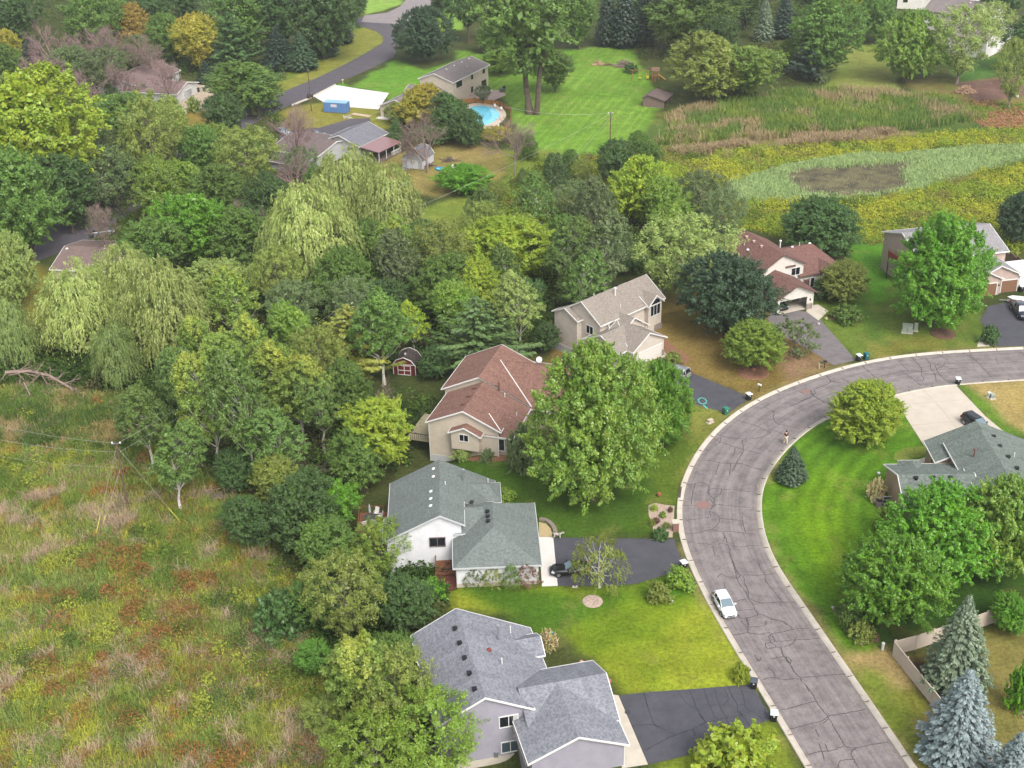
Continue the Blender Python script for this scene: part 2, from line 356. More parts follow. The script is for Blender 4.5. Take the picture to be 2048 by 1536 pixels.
# --- wild meadows
zone([(-300,740),(150,765),(330,800),(330,900),(450,950),(590,990),(640,1110),(700,1300),(760,1500),(900,1700),(-500,1700)], (116,122,60), (142,132,78), swirl, 3)
zone([(1130,330),(1290,290),(1290,230),(1560,190),(1700,180),(2200,200),(2200,520),(1900,520),(1760,500),(1560,480),(1440,440),(1330,430)], (84,96,36), (112,116,44), swirl, 3)
zone([(1280,250),(1500,195),(1900,205),(2100,240),(2060,262),(1700,262),(1400,300),(1290,300)], (88,112,48), (110,122,60), swirl, 3)
zone([(1350,300),(1600,262),(1830,262),(1840,285),(1600,290),(1420,320)], (150,130,100), (125,120,70), swirl, 3)
zone([(1800,160),(2120,150),(2120,250),(1950,240),(1850,205)], (150,118,80), (110,130,55), n2, 3)
zone([(1905,165),(2060,150),(2060,190),(1960,205)], (120,92,85), (135,105,92), n2, 2)
POND = [(1425,392),(1450,370),(1520,345),(1600,325),(1700,310),(1800,308),(1860,300),(1960,292),(2070,290),(2070,318),(1985,340),(1900,360),(1850,380),(1760,392),(1640,402),(1520,405),(1440,402)]
MUD = [(1568,352),(1590,336),(1650,332),(1690,332),(1760,325),(1845,319),(1818,340),(1806,352),(1834,370),(1775,391),(1690,396),(1605,388),(1580,368)]
zone(POND, (140,165,100), (155,178,118), n2, 2)
# --- striped back lawn
LAWNA = [(905,100),(1000,110),(1180,95),(1270,95),(1290,150),(1330,205),(1290,265),(1235,290),(1200,310),(1100,310),(1040,270),(1000,190),(950,180)]
m = zone(LAWNA, (98,142,40), (128,166,62), None, 2)
d0 = g0([(1100,310)])[0]; d1 = g0([(1240,150)])[0]; dv = (d1-d0)/np.linalg.norm(d1-d0); nv = np.array([-dv[1], dv[0]])
st = (GX*nv[0]+GY*nv[1]); sw = np.sin(st*2.6+np.sin(st*0.7)*1.6)
sm = m*np.clip(0.35+1.1*(vnoise(GX, GY, 12, 2, 12)-0.3), 0, 1)
COLG *= (1+sm[..., None]*(sstep(sw, 0.2, 0.9)[..., None]*np.array([.42, .24, .5])))
# --- far left / road side lawns
zone([(655,200),(790,120),(850,140),(920,120),(910,230),(780,240),(770,186),(672,165)], (98,150,40), (120,165,60), n2)
zone([(545,170),(640,110),(720,52),(765,62),(775,85),(700,140),(585,200)], (132,138,58), (150,150,66), n1)
zone([(560,170),(640,120),(720,55),(680,60),(600,120)], (108,130,45), (120,140,50), n1)
zone([(730,-60),(830,-60),(800,10),(728,30)], (140,175,70), (150,185,85), n2)
zone([(870,-60),(930,-60),(930,60),(880,60)], (130,170,60), (140,175,70), n2)
zone([(560,220),(640,205),(760,215),(800,250),(720,270),(640,270),(560,265)], (150,136,66), (140,150,60), n1)
zone([(340,210),(440,215),(470,240),(390,275),(330,300)], (150,140,60), (155,125,70), n1)
zone([(745,270),(880,285),(1010,300),(1060,320),(1000,360),(880,395),(800,385),(760,340)], (140,138,66), (165,140,92), n1)
zone([(840,420),(960,380),(1080,330),(1110,350),(1080,420),(960,470),(900,560),(850,520)], (112,142,48), (140,142,66), n1)
zone([(1010,300),(1120,300),(1110,350),(1020,370)], (115,140,50), (135,145,60), n1)
zone([(-60,500),(60,515),(110,560),(110,700),(40,760),(-60,760)], (132,118,56), (128,130,50), n1)
zone([(-60,430),(60,430),(60,470),(-60,480)], (110,140,50), (120,150,55), n1)
zone([(1640,90),(1780,85),(1800,200),(1660,185)], (120,148,56), (150,148,80), n1)
zone([(1880,120),(2060,100),(2060,140),(1920,165)], (80,120,50), (90,125,55), n1)
# --- house yards
zone([(1110,700),(1130,640),(1330,600),(1420,560),(1520,640),(1680,700),(1650,740),(1504,795),(1369,740),(1200,760),(1080,740)], (128,112,52), (150,125,76), n1)
zone([(1570,700),(1660,715),(1645,740),(1560,768)], (160,128,105), (150,122,84), n2, 3)
zone([(1610,560),(1700,520),(1760,470),(1830,500),(1960,620),(1985,700),(1850,706),(1712,722),(1640,650)], (92,122,42), (112,130,52), n1)
zone([(1690,490),(1790,470),(1780,600),(1730,640)], (84,138,34), (98,150,40), n1)
zone([(1740,690),(1890,668),(1900,700),(1750,716)], (140,128,62), (118,128,50), n2, 3)
zone([(1700,560),(1745,600),(1785,690),(1760,700),(1735,640)], (66,105,40), (100,128,48), n1, 3)
zone([(880,930),(1010,905),(1120,900),(1300,830),(1420,790),(1430,860),(1372,930),(1358,1077),(1080,1073),(1000,1010)], (66,98,26), (82,112,34), n1)
zone([(1387,808),(1450,815),(1440,860),(1395,910),(1360,990),(1330,980),(1360,880)], (118,135,45), (145,140,72), n1, 3)
zone([(1300,900),(1400,860),(1362,960),(1355,1060),(1290,1060)], (86,112,32), (102,122,40), n1, 3)
zone([(860,1175),(1115,1172),(1270,1168),(1372,1140),(1400,1180),(1500,1345),(1525,1372),(1236,1393),(1120,1250),(900,1230)], (112,138,30), (160,168,48), sstep(vnoise(GX, GY, 8, 3, 21), .3, .7))
zone([(860,1175),(1200,1190),(1280,1175),(1100,1290),(980,1230)], (72,108,28), (94,128,30), n1, 5)
zone([(1330,1300),(1400,1200),(1530,1360),(1330,1385)], (158,166,48), (136,152,40), n2, 5)
zone([(1280,1175),(1372,1140),(1400,1180),(1300,1210)], (72,120,28), (90,135,30), n1, 3)
zone([(1295,1530),(1536,1440),(1640,1600),(1200,1640)], (118,140,36), (138,146,50), n1)
# --- inner lawn of the bend with mowing arcs
LAWNG = [(1781,783),(1855,905),(1890,930),(1760,1000),(1765,1040),(1800,1150),(1700,1200),(1650,1215),(1770,1300),(1700,1330),(1640,1250),(1560,1150),(1510,1050),(1512,960),(1560,890),(1650,835)]
m = zone(LAWNG, (82,128,26), (98,138,30), n1)
dR = GZroad
rr = sstep(np.abs(dR-7.5), 5.5, 1.0)*sstep(GY, 150, 132)
COLG = COLG*(1-(m*rr*0.75)[..., None])+mixc(T(128,160,26), T(108,150,22), n2)*(m*rr*0.75)[..., None]
COLG *= (1+0.17*(m*np.sin(dR*3.0+5*vnoise(GX, GY, 16, 2, 31))*sstep(vnoise(GX, GY, 7, 3, 33), .35, .7))[..., None])
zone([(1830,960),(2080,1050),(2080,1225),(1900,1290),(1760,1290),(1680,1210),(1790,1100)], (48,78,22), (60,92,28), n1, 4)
zone([(1770,1290),(1800,1320),(1960,1540),(1840,1560),(1700,1330),(1690,1300)], (138,138,58), (175,152,100), sstep(vnoise(GX, GY, 5, 4, 41), .35, .6))
zone([(1700,1335),(1740,1330),(1900,1545),(1850,1560)], (130,145,52), (118,138,46), n1, 4)
zone([(1800,1330),(2080,1220),(2100,1700),(1960,1560)], (112,122,50), (150,130,80), n1)
zone([(1806,1338),(1880,1425),(1930,1500),(1960,1480),(1900,1400),(1838,1330)], (72,52,44), (84,60,48), n2, 1)
zone([(1930,765),(2100,755),(2100,870),(2030,870),(1960,800)], (172,152,88), (190,165,110), n1)
zone([(1907,766),(1935,766),(1990,820),(2060,880),(2000,880),(1970,838)], (86,130,36), (110,140,46), n1, 3)
# worn and dry edge behind the curbs, thin patches and weeds everywhere
dcur = np.minimum(dl, GZroad); onlawn = near & (dcur < 30)
vg = sstep(-dcur, -2.4, -.7)*sstep(vnoise(GX, GY, 4, 3, 43), .40, .62)*near*.55
COLG = COLG*(1-vg[..., None])+T(168, 152, 96)[None, None]*vg[..., None]
COLG *= (1+.34*(vnoise(GX, GY, 1.6, 3, 44)-.5)*near)[..., None]*(1+.30*(vnoise(GX, GY, 4.5, 3, 45)-.5)*near)[..., None]
dp = sstep(vnoise(GX, GY, 3.4, 4, 46), .62, .74)*near*.35
COLG = COLG*(1-dp[..., None])+(COLG*.4+T(160, 150, 84)[None, None]*.6)*dp[..., None]
COLG = np.clip(COLG, 0.004, 1)
V = np.c_[GX.ravel(), GY.ravel(), GZ.ravel()]
idx = np.arange(nx*ny).reshape(ny, nx)
F = np.stack([idx[:-1, :-1], idx[:-1, 1:], idx[1:, 1:], idx[1:, :-1]], -1).reshape(-1, 4)
me = npmesh('ground', V, F, True); setcol(me, COLG.reshape(-1, 3))
GM = attrmat('ground_cover', n1=0.20, s1=0.45, n2=0.42, s2=2.2, bump=0.6)
tag(link('ground', me, GM), kind='structure')
# ------------------------------------------------------------------ flat sheets
def zat(x, y): return float(terr(x, y))
def sheet(name, pts, m, dz, kind='structure', sub=1.5, thick=0.0, world=False):
    """a sheet laid over the terrain, cut fine enough to follow it"""
    P = np.array(pts, float) if world else gps(pts)
    bm = bmesh.new(); vs = [bm.verts.new((p[0], p[1], 0)) for p in P]; bm.faces.new(vs); bm.normal_update()
    if bm.faces[:][0].normal.z < 0: bmesh.ops.reverse_faces(bm, faces=bm.faces[:])
    if terr(P[:, 0], P[:, 1]).min() < -0.01:
        x0, x1, y0, y1 = P[:, 0].min(), P[:, 0].max(), P[:, 1].min(), P[:, 1].max(); st_ = max(1.2, (x1-x0)/60, (y1-y0)/60)
        for q in np.arange(x0, x1, st_)[1:]: bmesh.ops.bisect_plane(bm, geom=bm.verts[:]+bm.edges[:]+bm.faces[:], plane_co=(q, 0, 0), plane_no=(1, 0, 0))
        for q in np.arange(y0, y1, st_)[1:]: bmesh.ops.bisect_plane(bm, geom=bm.verts[:]+bm.edges[:]+bm.faces[:], plane_co=(0, q, 0), plane_no=(0, 1, 0))
    co = np.array([v.co[:2] for v in bm.verts]); z = terr(co[:, 0], co[:, 1])
    for v, zz in zip(bm.verts, z): v.co.z = zz+dz
    bmesh.ops.triangulate(bm, faces=bm.faces[:])
    me = bpy.data.meshes.new(name); bm.to_mesh(me); bm.free()
    return tag(link(name, me, m), kind=kind)
def ribbon(mb, P, w_, dz):
    """flat strip along world polyline P"""
    P = np.asarray(P, float)
    t = np.gradient(P, axis=0); t /= np.maximum(1e-6, np.linalg.norm(t, axis=1))[:, None]; n = np.c_[-t[:, 1], t[:, 0]]
    ww = w_ if np.ndim(w_) else np.full(len(P), w_)
    A = P+n*ww[:, None]/2; B = P-n*ww[:, None]/2; za = terr(P[:, 0], P[:, 1])+dz
    for i in range(len(P)-1):
        mb.face([(B[i][0], B[i][1], za[i]), (B[i+1][0], B[i+1][1], za[i+1]), (A[i+1][0], A[i+1][1], za[i+1]), (A[i][0], A[i][1], za[i])][::-1])
def asphalt(name, c, c2, stain=0.25, rough=0.92, tyre=False):
    m = mat(name, c, rough, noise=0.01, nscale=0.35, col2=c2, spec=0.2, bump=0.3, bscale=30, detail=6)
    n = m.node_tree.nodes; l = m.node_tree.links; b = n['Principled BSDF']; src = b.inputs['Base Color'].links[0].from_socket; tc = n.new('ShaderNodeTexCoord')
    for s, a, lo, hi in ((7.0, stain*0.6, .35, .65), (0.9, stain, .45, .75), (24.0, stain*0.7, .3, .7)):
        t = n.new('ShaderNodeTexNoise'); t.inputs['Scale'].default_value = s; t.inputs['Detail'].default_value = 6; t.inputs['Roughness'].default_value = 0.7; l.new(tc.outputs['Object'], t.inputs['Vector'])
        r_ = n.new('ShaderNodeMapRange'); r_.inputs['From Min'].default_value = lo; r_.inputs['From Max'].default_value = hi; r_.inputs['To Min'].default_value = 1+a*0.3; r_.inputs['To Max'].default_value = 1-a; l.new(t.outputs['Fac'], r_.inputs['Value'])
        mx = n.new('ShaderNodeMix'); mx.data_type = 'RGBA'; mx.blend_type = 'MULTIPLY'; mx.inputs['Factor'].default_value = 1; l.new(src, mx.inputs['A']); l.new(r_.outputs[0], mx.inputs['B']); src = mx.outputs['Result']
    if tyre:                                                   # worn wheel tracks along the road (UV.x runs across)
        uv = n.new('ShaderNodeUVMap'); uv.uv_map = 'UVMap'; mp = n.new('ShaderNodeMapping'); mp.inputs['Scale'].default_value = (2.2, 0.05, 1); l.new(uv.outputs[0], mp.inputs[0])
        t = n.new('ShaderNodeTexNoise'); t.inputs['Scale'].default_value = 1.0; t.inputs['Detail'].default_value = 4; l.new(mp.outputs[0], t.inputs['Vector'])
        r_ = n.new('ShaderNodeMapRange'); r_.inputs['From Min'].default_value = 0.35; r_.inputs['From Max'].default_value = 0.65; r_.inputs['To Min'].default_value = 0.84; r_.inputs['To Max'].default_value = 1.13; l.new(t.outputs['Fac'], r_.inputs['Value'])
        mx = n.new('ShaderNodeMix'); mx.data_type = 'RGBA'; mx.blend_type = 'MULTIPLY'; mx.inputs['Factor'].default_value = 1; l.new(src, mx.inputs['A']); l.new(r_.outputs[0], mx.inputs['B']); src = mx.outputs['Result']
    l.new(src, b.inputs['Base Color']); return m
ROADM = asphalt('road_asphalt', C(152,143,141,.86), C(138,130,130,.78), 0.34, tyre=True)
DRIVEM = asphalt('sealed_asphalt', C(84,84,92,.75), C(98,97,104,.75), 0.16)
DRIVEG = asphalt('grey_asphalt', C(140,132,132,.78), C(128,122,124,.78), 0.25)
FARM = asphalt('far_asphalt', C(104,98,104,.8), C(94,90,98,.8), 0.15)
# main road: strip between the two gutter lines
n_ = 260
def resample(P, n):
    s = np.r_[0, np.cumsum(np.linalg.norm(np.diff(P, axis=0), axis=1))]; t = np.linspace(0, s[-1], n); return np.c_[np.interp(t, s, P[:, 0]), np.interp(t, s, P[:, 1])]
Lr, Rr = resample(LW, n_), resample(RW, n_)
Rr2 = np.array([RW[np.argmin(np.linalg.norm(RW-p, axis=1))] for p in Lr])
mb = MB(); acc = 0
bm_pts = []
for i in range(n_-1):
    # pair each left sample with the nearest point on the right line
    pass
def nearest_on(P, q):
    best = None
    for i in range(len(P)-1):
        a = P[i]; s = P[i+1]-a; L2 = s@s
        if L2 < 1e-9: continue
        t = min(1, max(0, ((q-a)@s)/L2)); c = a+t*s; d = np.linalg.norm(q-c)
        if best is None or d < best[0]: best = (d, c, i+t)
    return best
prs = [nearest_on(RW, p) for p in Lr]
keep = [0]
for i in range(1, n_):
    if prs[i][2] > prs[keep[-1]][2]+1e-6: keep.append(i)
Ls = np.array([Lr[i] for i in keep]); Rs = np.array([prs[i][1] for i in keep])
cum = np.r_[0, np.cumsum(np.linalg.norm(np.diff((Ls+Rs)/2, axis=0), axis=1))]
K_ = 4
for i in range(len(Ls)-1):
    for k in range(K_):
        a, b_ = k/K_, (k+1)/K_
        p = lambda i, t: (Ls[i]*(1-t)+Rs[i]*t)
        crown = lambda t: 0.012+0.10*(1-(2*t-1)**2)*0.3
        A, B_, C_, D_ = p(i, a), p(i+1, a), p(i+1, b_), p(i, b_)
        mb.face([(*A, crown(a)), (*B_, crown(a)), (*C_, crown(b_)), (*D_, crown(b_))], [(a*9, cum[i]), (a*9, cum[i+1]), (b_*9, cum[i+1]), (b_*9, cum[i])])
ro = mb.build('road', ROADM); 
bm = bmesh.new(); bm.from_mesh(ro.data); bmesh.ops.remove_doubles(bm, verts=bm.verts, dist=1e-4); bmesh.ops.recalc_face_normals(bm, faces=bm.faces)
if sum(f.normal.z for f in bm.faces) < 0: bmesh.ops.reverse_faces(bm, faces=bm.faces[:])
bm.to_mesh(ro.data); bm.free(); tag(ro, kind='structure')
def curb(name, P, side):
    P = resample(P, 420); t = np.gradient(P, axis=0); t /= np.linalg.norm(t, axis=1)[:, None]; n = np.c_[-t[:, 1], t[:, 0]]*side
    prof = [(0.0, 0.004), (0.0, 0.016), (0.42, 0.03), (0.50, 0.115), (0.62, 0.13), (0.70, 0.12), (0.72, -0.05)]
    V = []; 
    for (o, z) in prof: V.append(np.c_[P+n*o, np.full(len(P), z)])
    V = np.concatenate(V); k = len(P); F = []
    for j in range(len(prof)-1):
        a = np.arange(k-1)+j*k
        q = np.stack([a, a+1, a+1+k, a+k], 1); F.append(q if side < 0 else q[:, ::-1])
    me = npmesh(name, V, np.concatenate(F)[:, ::-1])
    m = mat('curb_concrete', C(206,196,182,.82), 0.9, noise=0.16, nscale=0.7, bump=0.2)
    return tag(link(name, me, m), kind='structure'), P, n
c1_, PL_, nL_ = curb('curb_outer', LW, -1 if nearest_on(RW, LW[60]+0)[0] > 0 and np.cross(LW[61]-LW[60], nearest_on(RW, LW[60])[1]-LW[60]) > 0 else 1)
c2_, PR_, nR_ = curb('curb_inner', RW, -1 if np.cross(RW[61]-RW[60], nearest_on(LW, RW[60])[1]-RW[60]) > 0 else 1)
# joints across the curb
mb = MB()
for P, n in ((PL_, nL_), (PR_, nR_)):
    for i in range(4, len(P)-4, 7):
        a = P[i]+n[i]*0.02; b_ = P[i]+n[i]*0.60; mb.box(((a[0]+b_[0])/2, (a[1]+b_[1])/2, 0.085), (0.60, 0.035, 0.105), math.atan2(n[i][1], n[i][0]))
tag(mb.build('curb_joint', mat('joint_dark', C(120,112,104,.8), .9)), kind='structure')
# ------------------------------------------------------------------ tar-sealed cracks, traced
ZA = lambda L: [(1250+x/5.12, 950+y/5.12) for x, y in L]
ZB = lambda L: [(1400+x/5.12, 1236+y/5.12) for x, y in L]
ZC = lambda L: [(1250+x/5.12, 650+y/5.12) for x, y in L]
ZD = lambda L: [(1600+x/4.571, 620+y/4.571) for x, y in L]
CR = []
for L in [[(610,95),(700,100),(760,78),(830,92),(860,130),(850,170),(880,220),(910,250),(915,300)],[(720,80),(690,200),(680,300)],[(860,160),(900,140),(990,150),(960,210),(910,240)],[(1000,155),(1060,148),(1130,152),(1200,165),(1330,175)],
 [(580,315),(680,310),(760,318)],[(870,320),(930,305),(1000,310),(1120,322),(1240,330),(1320,335)],[(930,312),(880,345),(870,380),(875,430)],[(860,240),(905,300),(880,345)],[(885,375),(960,430),(960,490),(895,560),(830,570),(740,595),(600,598)],[(630,465),(740,450),(870,435)],[(970,445),(1100,460),(1200,468)],[(1195,420),(1210,500),(1235,595)],[(895,565),(1000,585),(1060,580),(1200,595),(1340,608)],[(1000,590),(1020,640),(1000,700)],[(1020,620),(1050,700)],[(740,700),(900,712)],[(960,705),(1040,712),(1120,735),(1200,738),(1300,725),(1390,722)],[(1040,715),(1070,760),(1080,830),(1110,900),(1130,960),(1160,1010),(1180,1025)],[(900,735),(920,820)],[(1095,880),(1130,990),(1145,1060),(1180,1130),(1240,1210),(1260,1260)],[(1180,1025),(1300,1028),(1430,1025),(1540,1005)],[(1180,1025),(1150,1060),(1050,1045),(980,1020),(945,1055)],[(1360,890),(1390,970),(1430,1020),(1440,1080),(1500,1160),(1560,1240),(1610,1305)],
 [(1215,1040),(1225,1110),(1255,1170),(1262,1230),(1268,1270)],[(1015,1100),(1030,1180)],[(1120,1305),(1180,1285),(1270,1270),(1330,1295),(1410,1315),(1520,1308),(1620,1305),(1730,1300)],[(1270,1272),(1310,1330),(1325,1375),(1350,1410),(1360,1440)],[(1150,1390),(1230,1385),(1310,1380)],[(1360,1440),(1320,1450),(1250,1465),(1190,1470),(1150,1430)],[(1360,1430),(1420,1440),(1480,1470),(1550,1490),(1620,1500),(1670,1536)],[(1240,1465),(1260,1536)]]: CR.append((ZA(L), 0.075))
for L in [[(420,20),(440,60),(490,95),(495,150),(620,170),(660,160),(720,155)],[(480,10),(500,80)],[(500,90),(560,92),(640,85),(675,70),(675,35)],[(340,175),(420,165),(495,150)],[(720,20),(800,25),(870,60),(930,90),(950,120)],[(720,180),(740,165),(850,145),(950,120),(1090,105)],[(720,180),(705,190),(720,240),(785,300),(830,310)],[(740,180),(765,240),(745,250)],[(765,240),(860,238),(980,225),(1100,220),(1230,210)],[(860,300),(920,280),(960,250),(985,190)],[(665,260),(740,255)],[(665,260),(685,315),(780,300)],[(830,295),(845,370),(880,420),(925,480),(960,550),(1000,590),(1040,620),(1030,640)],[(880,400),(930,430),(920,470),(890,440),(880,400)],[(740,420),(850,400)],[(640,635),(720,615),(800,620),(870,635),(960,625),(1030,630)],[(1050,610),(1200,600),(1330,585),(1480,575)],[(700,510),(750,560),(770,620)],[(1030,640),(1090,700),(1150,780),(1190,860),(1240,930),(1300,1000)],[(1080,690),(1120,760)],[(820,945),(960,915),(1080,880),(1190,855)],[(1310,1005),(1450,985),(1580,960),(1700,935)],[(920,1140),(1050,1105),(1180,1075),(1260,1050),(1310,1010)],[(1300,1005),(1350,1080),(1380,1140),(1430,1220),(1480,1310)],[(1310,1040),(1260,1080)],[(1480,1315),(1420,1335),(1330,1365),(1220,1370),(1110,1400)],[(1480,1315),(1560,1335),(1650,1325),(1780,1295),(1930,1270)],[(1600,1335),(1550,1375),(1560,1430),(1600,1500),(1625,1536)],[(1410,1536),(1440,1465),(1580,1450)],[(1180,1140),(1220,1220)],[(1215,1290),(1250,1370),(1270,1450)],[(1280,1290),(1310,1370)],[(590,420),(590,445)],[(560,380),(600,440),(630,400)]]: CR.append((ZB(L), 0.075))
for L in [[(1690,640),(1760,670),(1800,690)],[(1800,690),(1830,665),(1890,670),(1900,705),(1840,712),(1800,690)],[(1900,690),(1930,665),(1945,690),(1925,725),(1900,700)],[(1940,660),(2048,620)],[(1920,725),(2048,805)],[(1910,735),(1800,790),(1690,840)],[(1430,845),(1520,885),(1520,960),(1560,1010),(1640,1030),(1780,1065)],[(1520,960),(1470,980),(1420,1020)],[(1140,970),(1260,1010),(1380,1050),(1460,1090),(1500,1105)],[(1460,1070),(1530,1085),(1620,1120)],[(940,1120),(1000,1140),(1100,1160),(1220,1170),(1330,1165),(1420,1145),(1500,1100)],[(985,1150),(970,1200),(920,1230)],[(970,1200),(1070,1230),(1150,1260),(1260,1290),(1390,1320)],[(1200,1180),(1210,1290),(1160,1380),(1140,1420)],[(1130,1260),(1110,1330),(1080,1370)],[(800,1385),(900,1395),(980,1415),(1120,1420),(1200,1425),(1290,1455),(1400,1480)],[(1080,1420),(1070,1536)],[(1140,1420),(1100,1500)],[(960,1420),(930,1536)]]: CR.append((ZC(L), 0.085))
for L in [[(565,505),(620,560),(690,620),(770,680)],[(240,600),(280,650),(230,690),(140,720)],[(280,650),(370,670)],[(380,625),(450,665)],[(730,610),(860,580),(970,560),(1110,565),(1180,560)],[(925,495),(990,555)],[(935,575),(1010,620),(1105,690)],[(1020,430),(1080,500),(1110,540),(1110,590),(1130,630),(1100,655),(1060,640)],[(1110,525),(1190,520)],[(1140,430),(1190,490),(1195,540),(1235,590),(1240,640),(1265,665)],[(1200,485),(1300,510),(1400,548)],[(1230,500),(1260,570),(1300,620),(1360,660)],[(1250,545),(1310,510),(1320,485)],[(1320,488),(1450,488),(1600,485)],[(1490,390),(1600,460),(1680,540),(1750,615)],[(1540,400),(1600,460)],[(1255,405),(1350,460)],[(1640,490),(1800,495),(1950,475),(2048,480)],[(1790,450),(1810,490)],[(2010,370),(2048,410)],[(1120,580),(1220,590),(1360,610)],[(100,740),(120,780)],[(120,785),(220,840),(320,895)],[(0,835),(110,795)]]: CR.append((ZD(L), 0.095))
cb = MB()
rj = random.Random(5)
def crackline(mb, pts, w_, dz):
    w_ = w_*1.25
    P = resample(smooth(g0(pts), 4), max(4, int(len(pts)*7))); P = P+np.c_[[rj.uniform(-.05, .05) for _ in P], [rj.uniform(-.05, .05) for _ in P]]
    ribbon(mb, P, np.array([w_*rj.uniform(.55, 1.25) for _ in P]), dz)
for pts, w_ in CR: crackline(cb, pts, w_, 0.047)
ob = cb.build('road_crack_seal', mat('tar_seal', C(74,68,70,.8), 0.7, noise=.3, nscale=1.5)); tag(ob, kind='structure')
for o_ in (ob,):                                              # drape the seals on the crowned road
    me = o_.data; co = np.empty(len(me.vertices)*3, np.float32); me.vertices.foreach_get('co', co); co = co.reshape(-1, 3)
    dl_ = seg_dist(co[:, 0], co[:, 1], LW[::2]); dr_ = seg_dist(co[:, 0], co[:, 1], RW[::2]); t_ = dl_/(dl_+dr_)
    tq = np.floor(t_*4)/4; cr = lambda t: 0.012+0.03*(1-(2*t-1)**2)
    co[:, 2] = cr(tq)*(1-(t_-tq)*4)+cr(np.minimum(1, tq+.25))*((t_-tq)*4)+0.006; me.vertices.foreach_set('co', co.ravel()); me.update()
# ------------------------------------------------------------------ driveways, aprons, paths
sheet('driveway_grey_house', [(1238,1391),(1300,1384),(1400,1377),(1497,1369),(1503,1366),(1535,1421),(1545,1438),(1490,1457),(1440,1475),(1408,1492),(1370,1512),(1297,1529)], DRIVEM, 0.012)
sheet('apron_grey_house', [(1218,1388),(1237,1391),(1296,1529),(1244,1537)], CONC, 0.016)
sheet('driveway_green_house', [(1107,1075),(1230,1077),(1349,1078),(1352,1092),(1364,1120),(1372,1137),(1330,1150),(1270,1168),(1200,1172),(1116,1172)], DRIVEM, 0.012)
sheet('apron_green_house', [(1078,1074),(1106.5,1074),(1115.5,1172),(1084,1173)], mat('pale_concrete', C(225,220,214,.85), .85, noise=.08, nscale=.6), 0.016)
sheet('path_green_house', [(1078,1044),(1092,1047),(1101,1057),(1105,1073.5),(1078,1073.5)], mat('tan_paving', C(192,172,130,.85), .9, noise=.15, nscale=2), 0.012)
sheet('driveway_taupe_house', [(1323,715),(1369,740),(1430,765),(1489,790),(1501,797),(1480,810),(1454,829),(1443,823),(1387,808),(1330,797),(1280,780),(1250,752)], DRIVEM, 0.012)
sheet('apron_taupe_house', [(1322,690),(1346,703),(1338,722),(1322,714)], CONC, 0.016)
sheet('driveway_brown_house', [(1545,614),(1628,626),(1650,650),(1712,720),(1668,731),(1640,713),(1560,668),(1535,640)], DRIVEG, 0.012)
sheet('walk_brown_house', [(1618,612),(1636,609),(1657,622),(1637,641),(1612,623)], CONC, 0.016)
sheet('driveway_far_right', [(1978,612),(2120,580),(2120,690),(1989,693),(1983,670),(1960,640)], DRIVEM, 0.012)
sheet('planter_paving', [(1954,694),(1958,680),(1970,668),(1990,676),(1991,692)], CONC, 0.02)
sheet('driveway_right_house', [(1780,785),(1840,773),(1907,765.5),(1970,832),(2040,890),(1990,935),(1857,905)], mat('cream_concrete', C(214,202,186,.74), .9, noise=.08, nscale=.7, bump=.15), 0.012)
jb = MB()
for a, b_ in (((1810,829),(1940,812)),((1780,783),(1990,900)),((1828,866),(1978,848))):
    pass
crackline(jb, [(1797,809),(1860,805),(1922,800)], 0.06, 0.02); crackline(jb, [(1840,773),(1880,815),(1930,880)], 0.05, 0.02); crackline(jb, [(1822,851),(1890,845),(1962,838)], 0.05, 0.02)
tag(jb.build('driveway_joints', mat('joint_dirt', C(178,164,148,.8), .9)), kind='structure')
# traced seams of the sealed drives
db = MB()
for L in [[(40,720),(90,880),(130,960),(150,1020),(190,1045)],[(150,730),(190,870),(230,960),(275,1020),(280,1060),(330,1130),(380,1185)],[(240,720),(290,830),(225,905)],[(290,710),(330,800),(380,880),(385,940),(420,980),(440,1010),(510,1115)],[(425,745),(450,830),(470,920),(560,970),(620,1020),(650,1065)],[(425,745),(540,780),(620,830),(650,890),(670,980)],[(0,990),(50,1060)],[(0,1105),(60,1075),(190,1045),(280,1020),(340,1015),(440,990)],[(100,895),(180,885)],[(390,890),(450,885)],[(160,1060),(250,1130),(330,1180)],[(40,1100),(140,1195)],[(370,960),(440,995)]]: crackline(db, ZB(L), 0.06, 0.018)
for L in [[(110,1130),(160,1290),(200,1330),(300,1380)],[(40,1320),(150,1315),(200,1330)],[(120,1465),(250,1395),(390,1345),(410,1380)],[(390,1345),(470,1300)],[(310,1120),(360,1190),(420,1220)],[(380,1115),(430,1240),(470,1300)]]: crackline(db, [(1250+x/2.926, 1000+y/2.926) for x, y in L], 0.06, 0.018)
for L in [[(630,640),(740,640),(840,655),(900,630)],[(780,720),(850,670)],[(900,720),(960,690),(1020,680)],[(940,730),(1000,780),(1060,795),(1110,785),(1170,740)],[(1060,800),(1060,830),(1110,790)],[(1170,780),(1150,830),(1110,820)],[(1000,790),(940,830)]]: crackline(db, ZC(L), 0.06, 0.018)
tag(db.build('driveway_crack_seal', mat('drive_tar', C(52,52,58,.7), .6)), kind='structure')
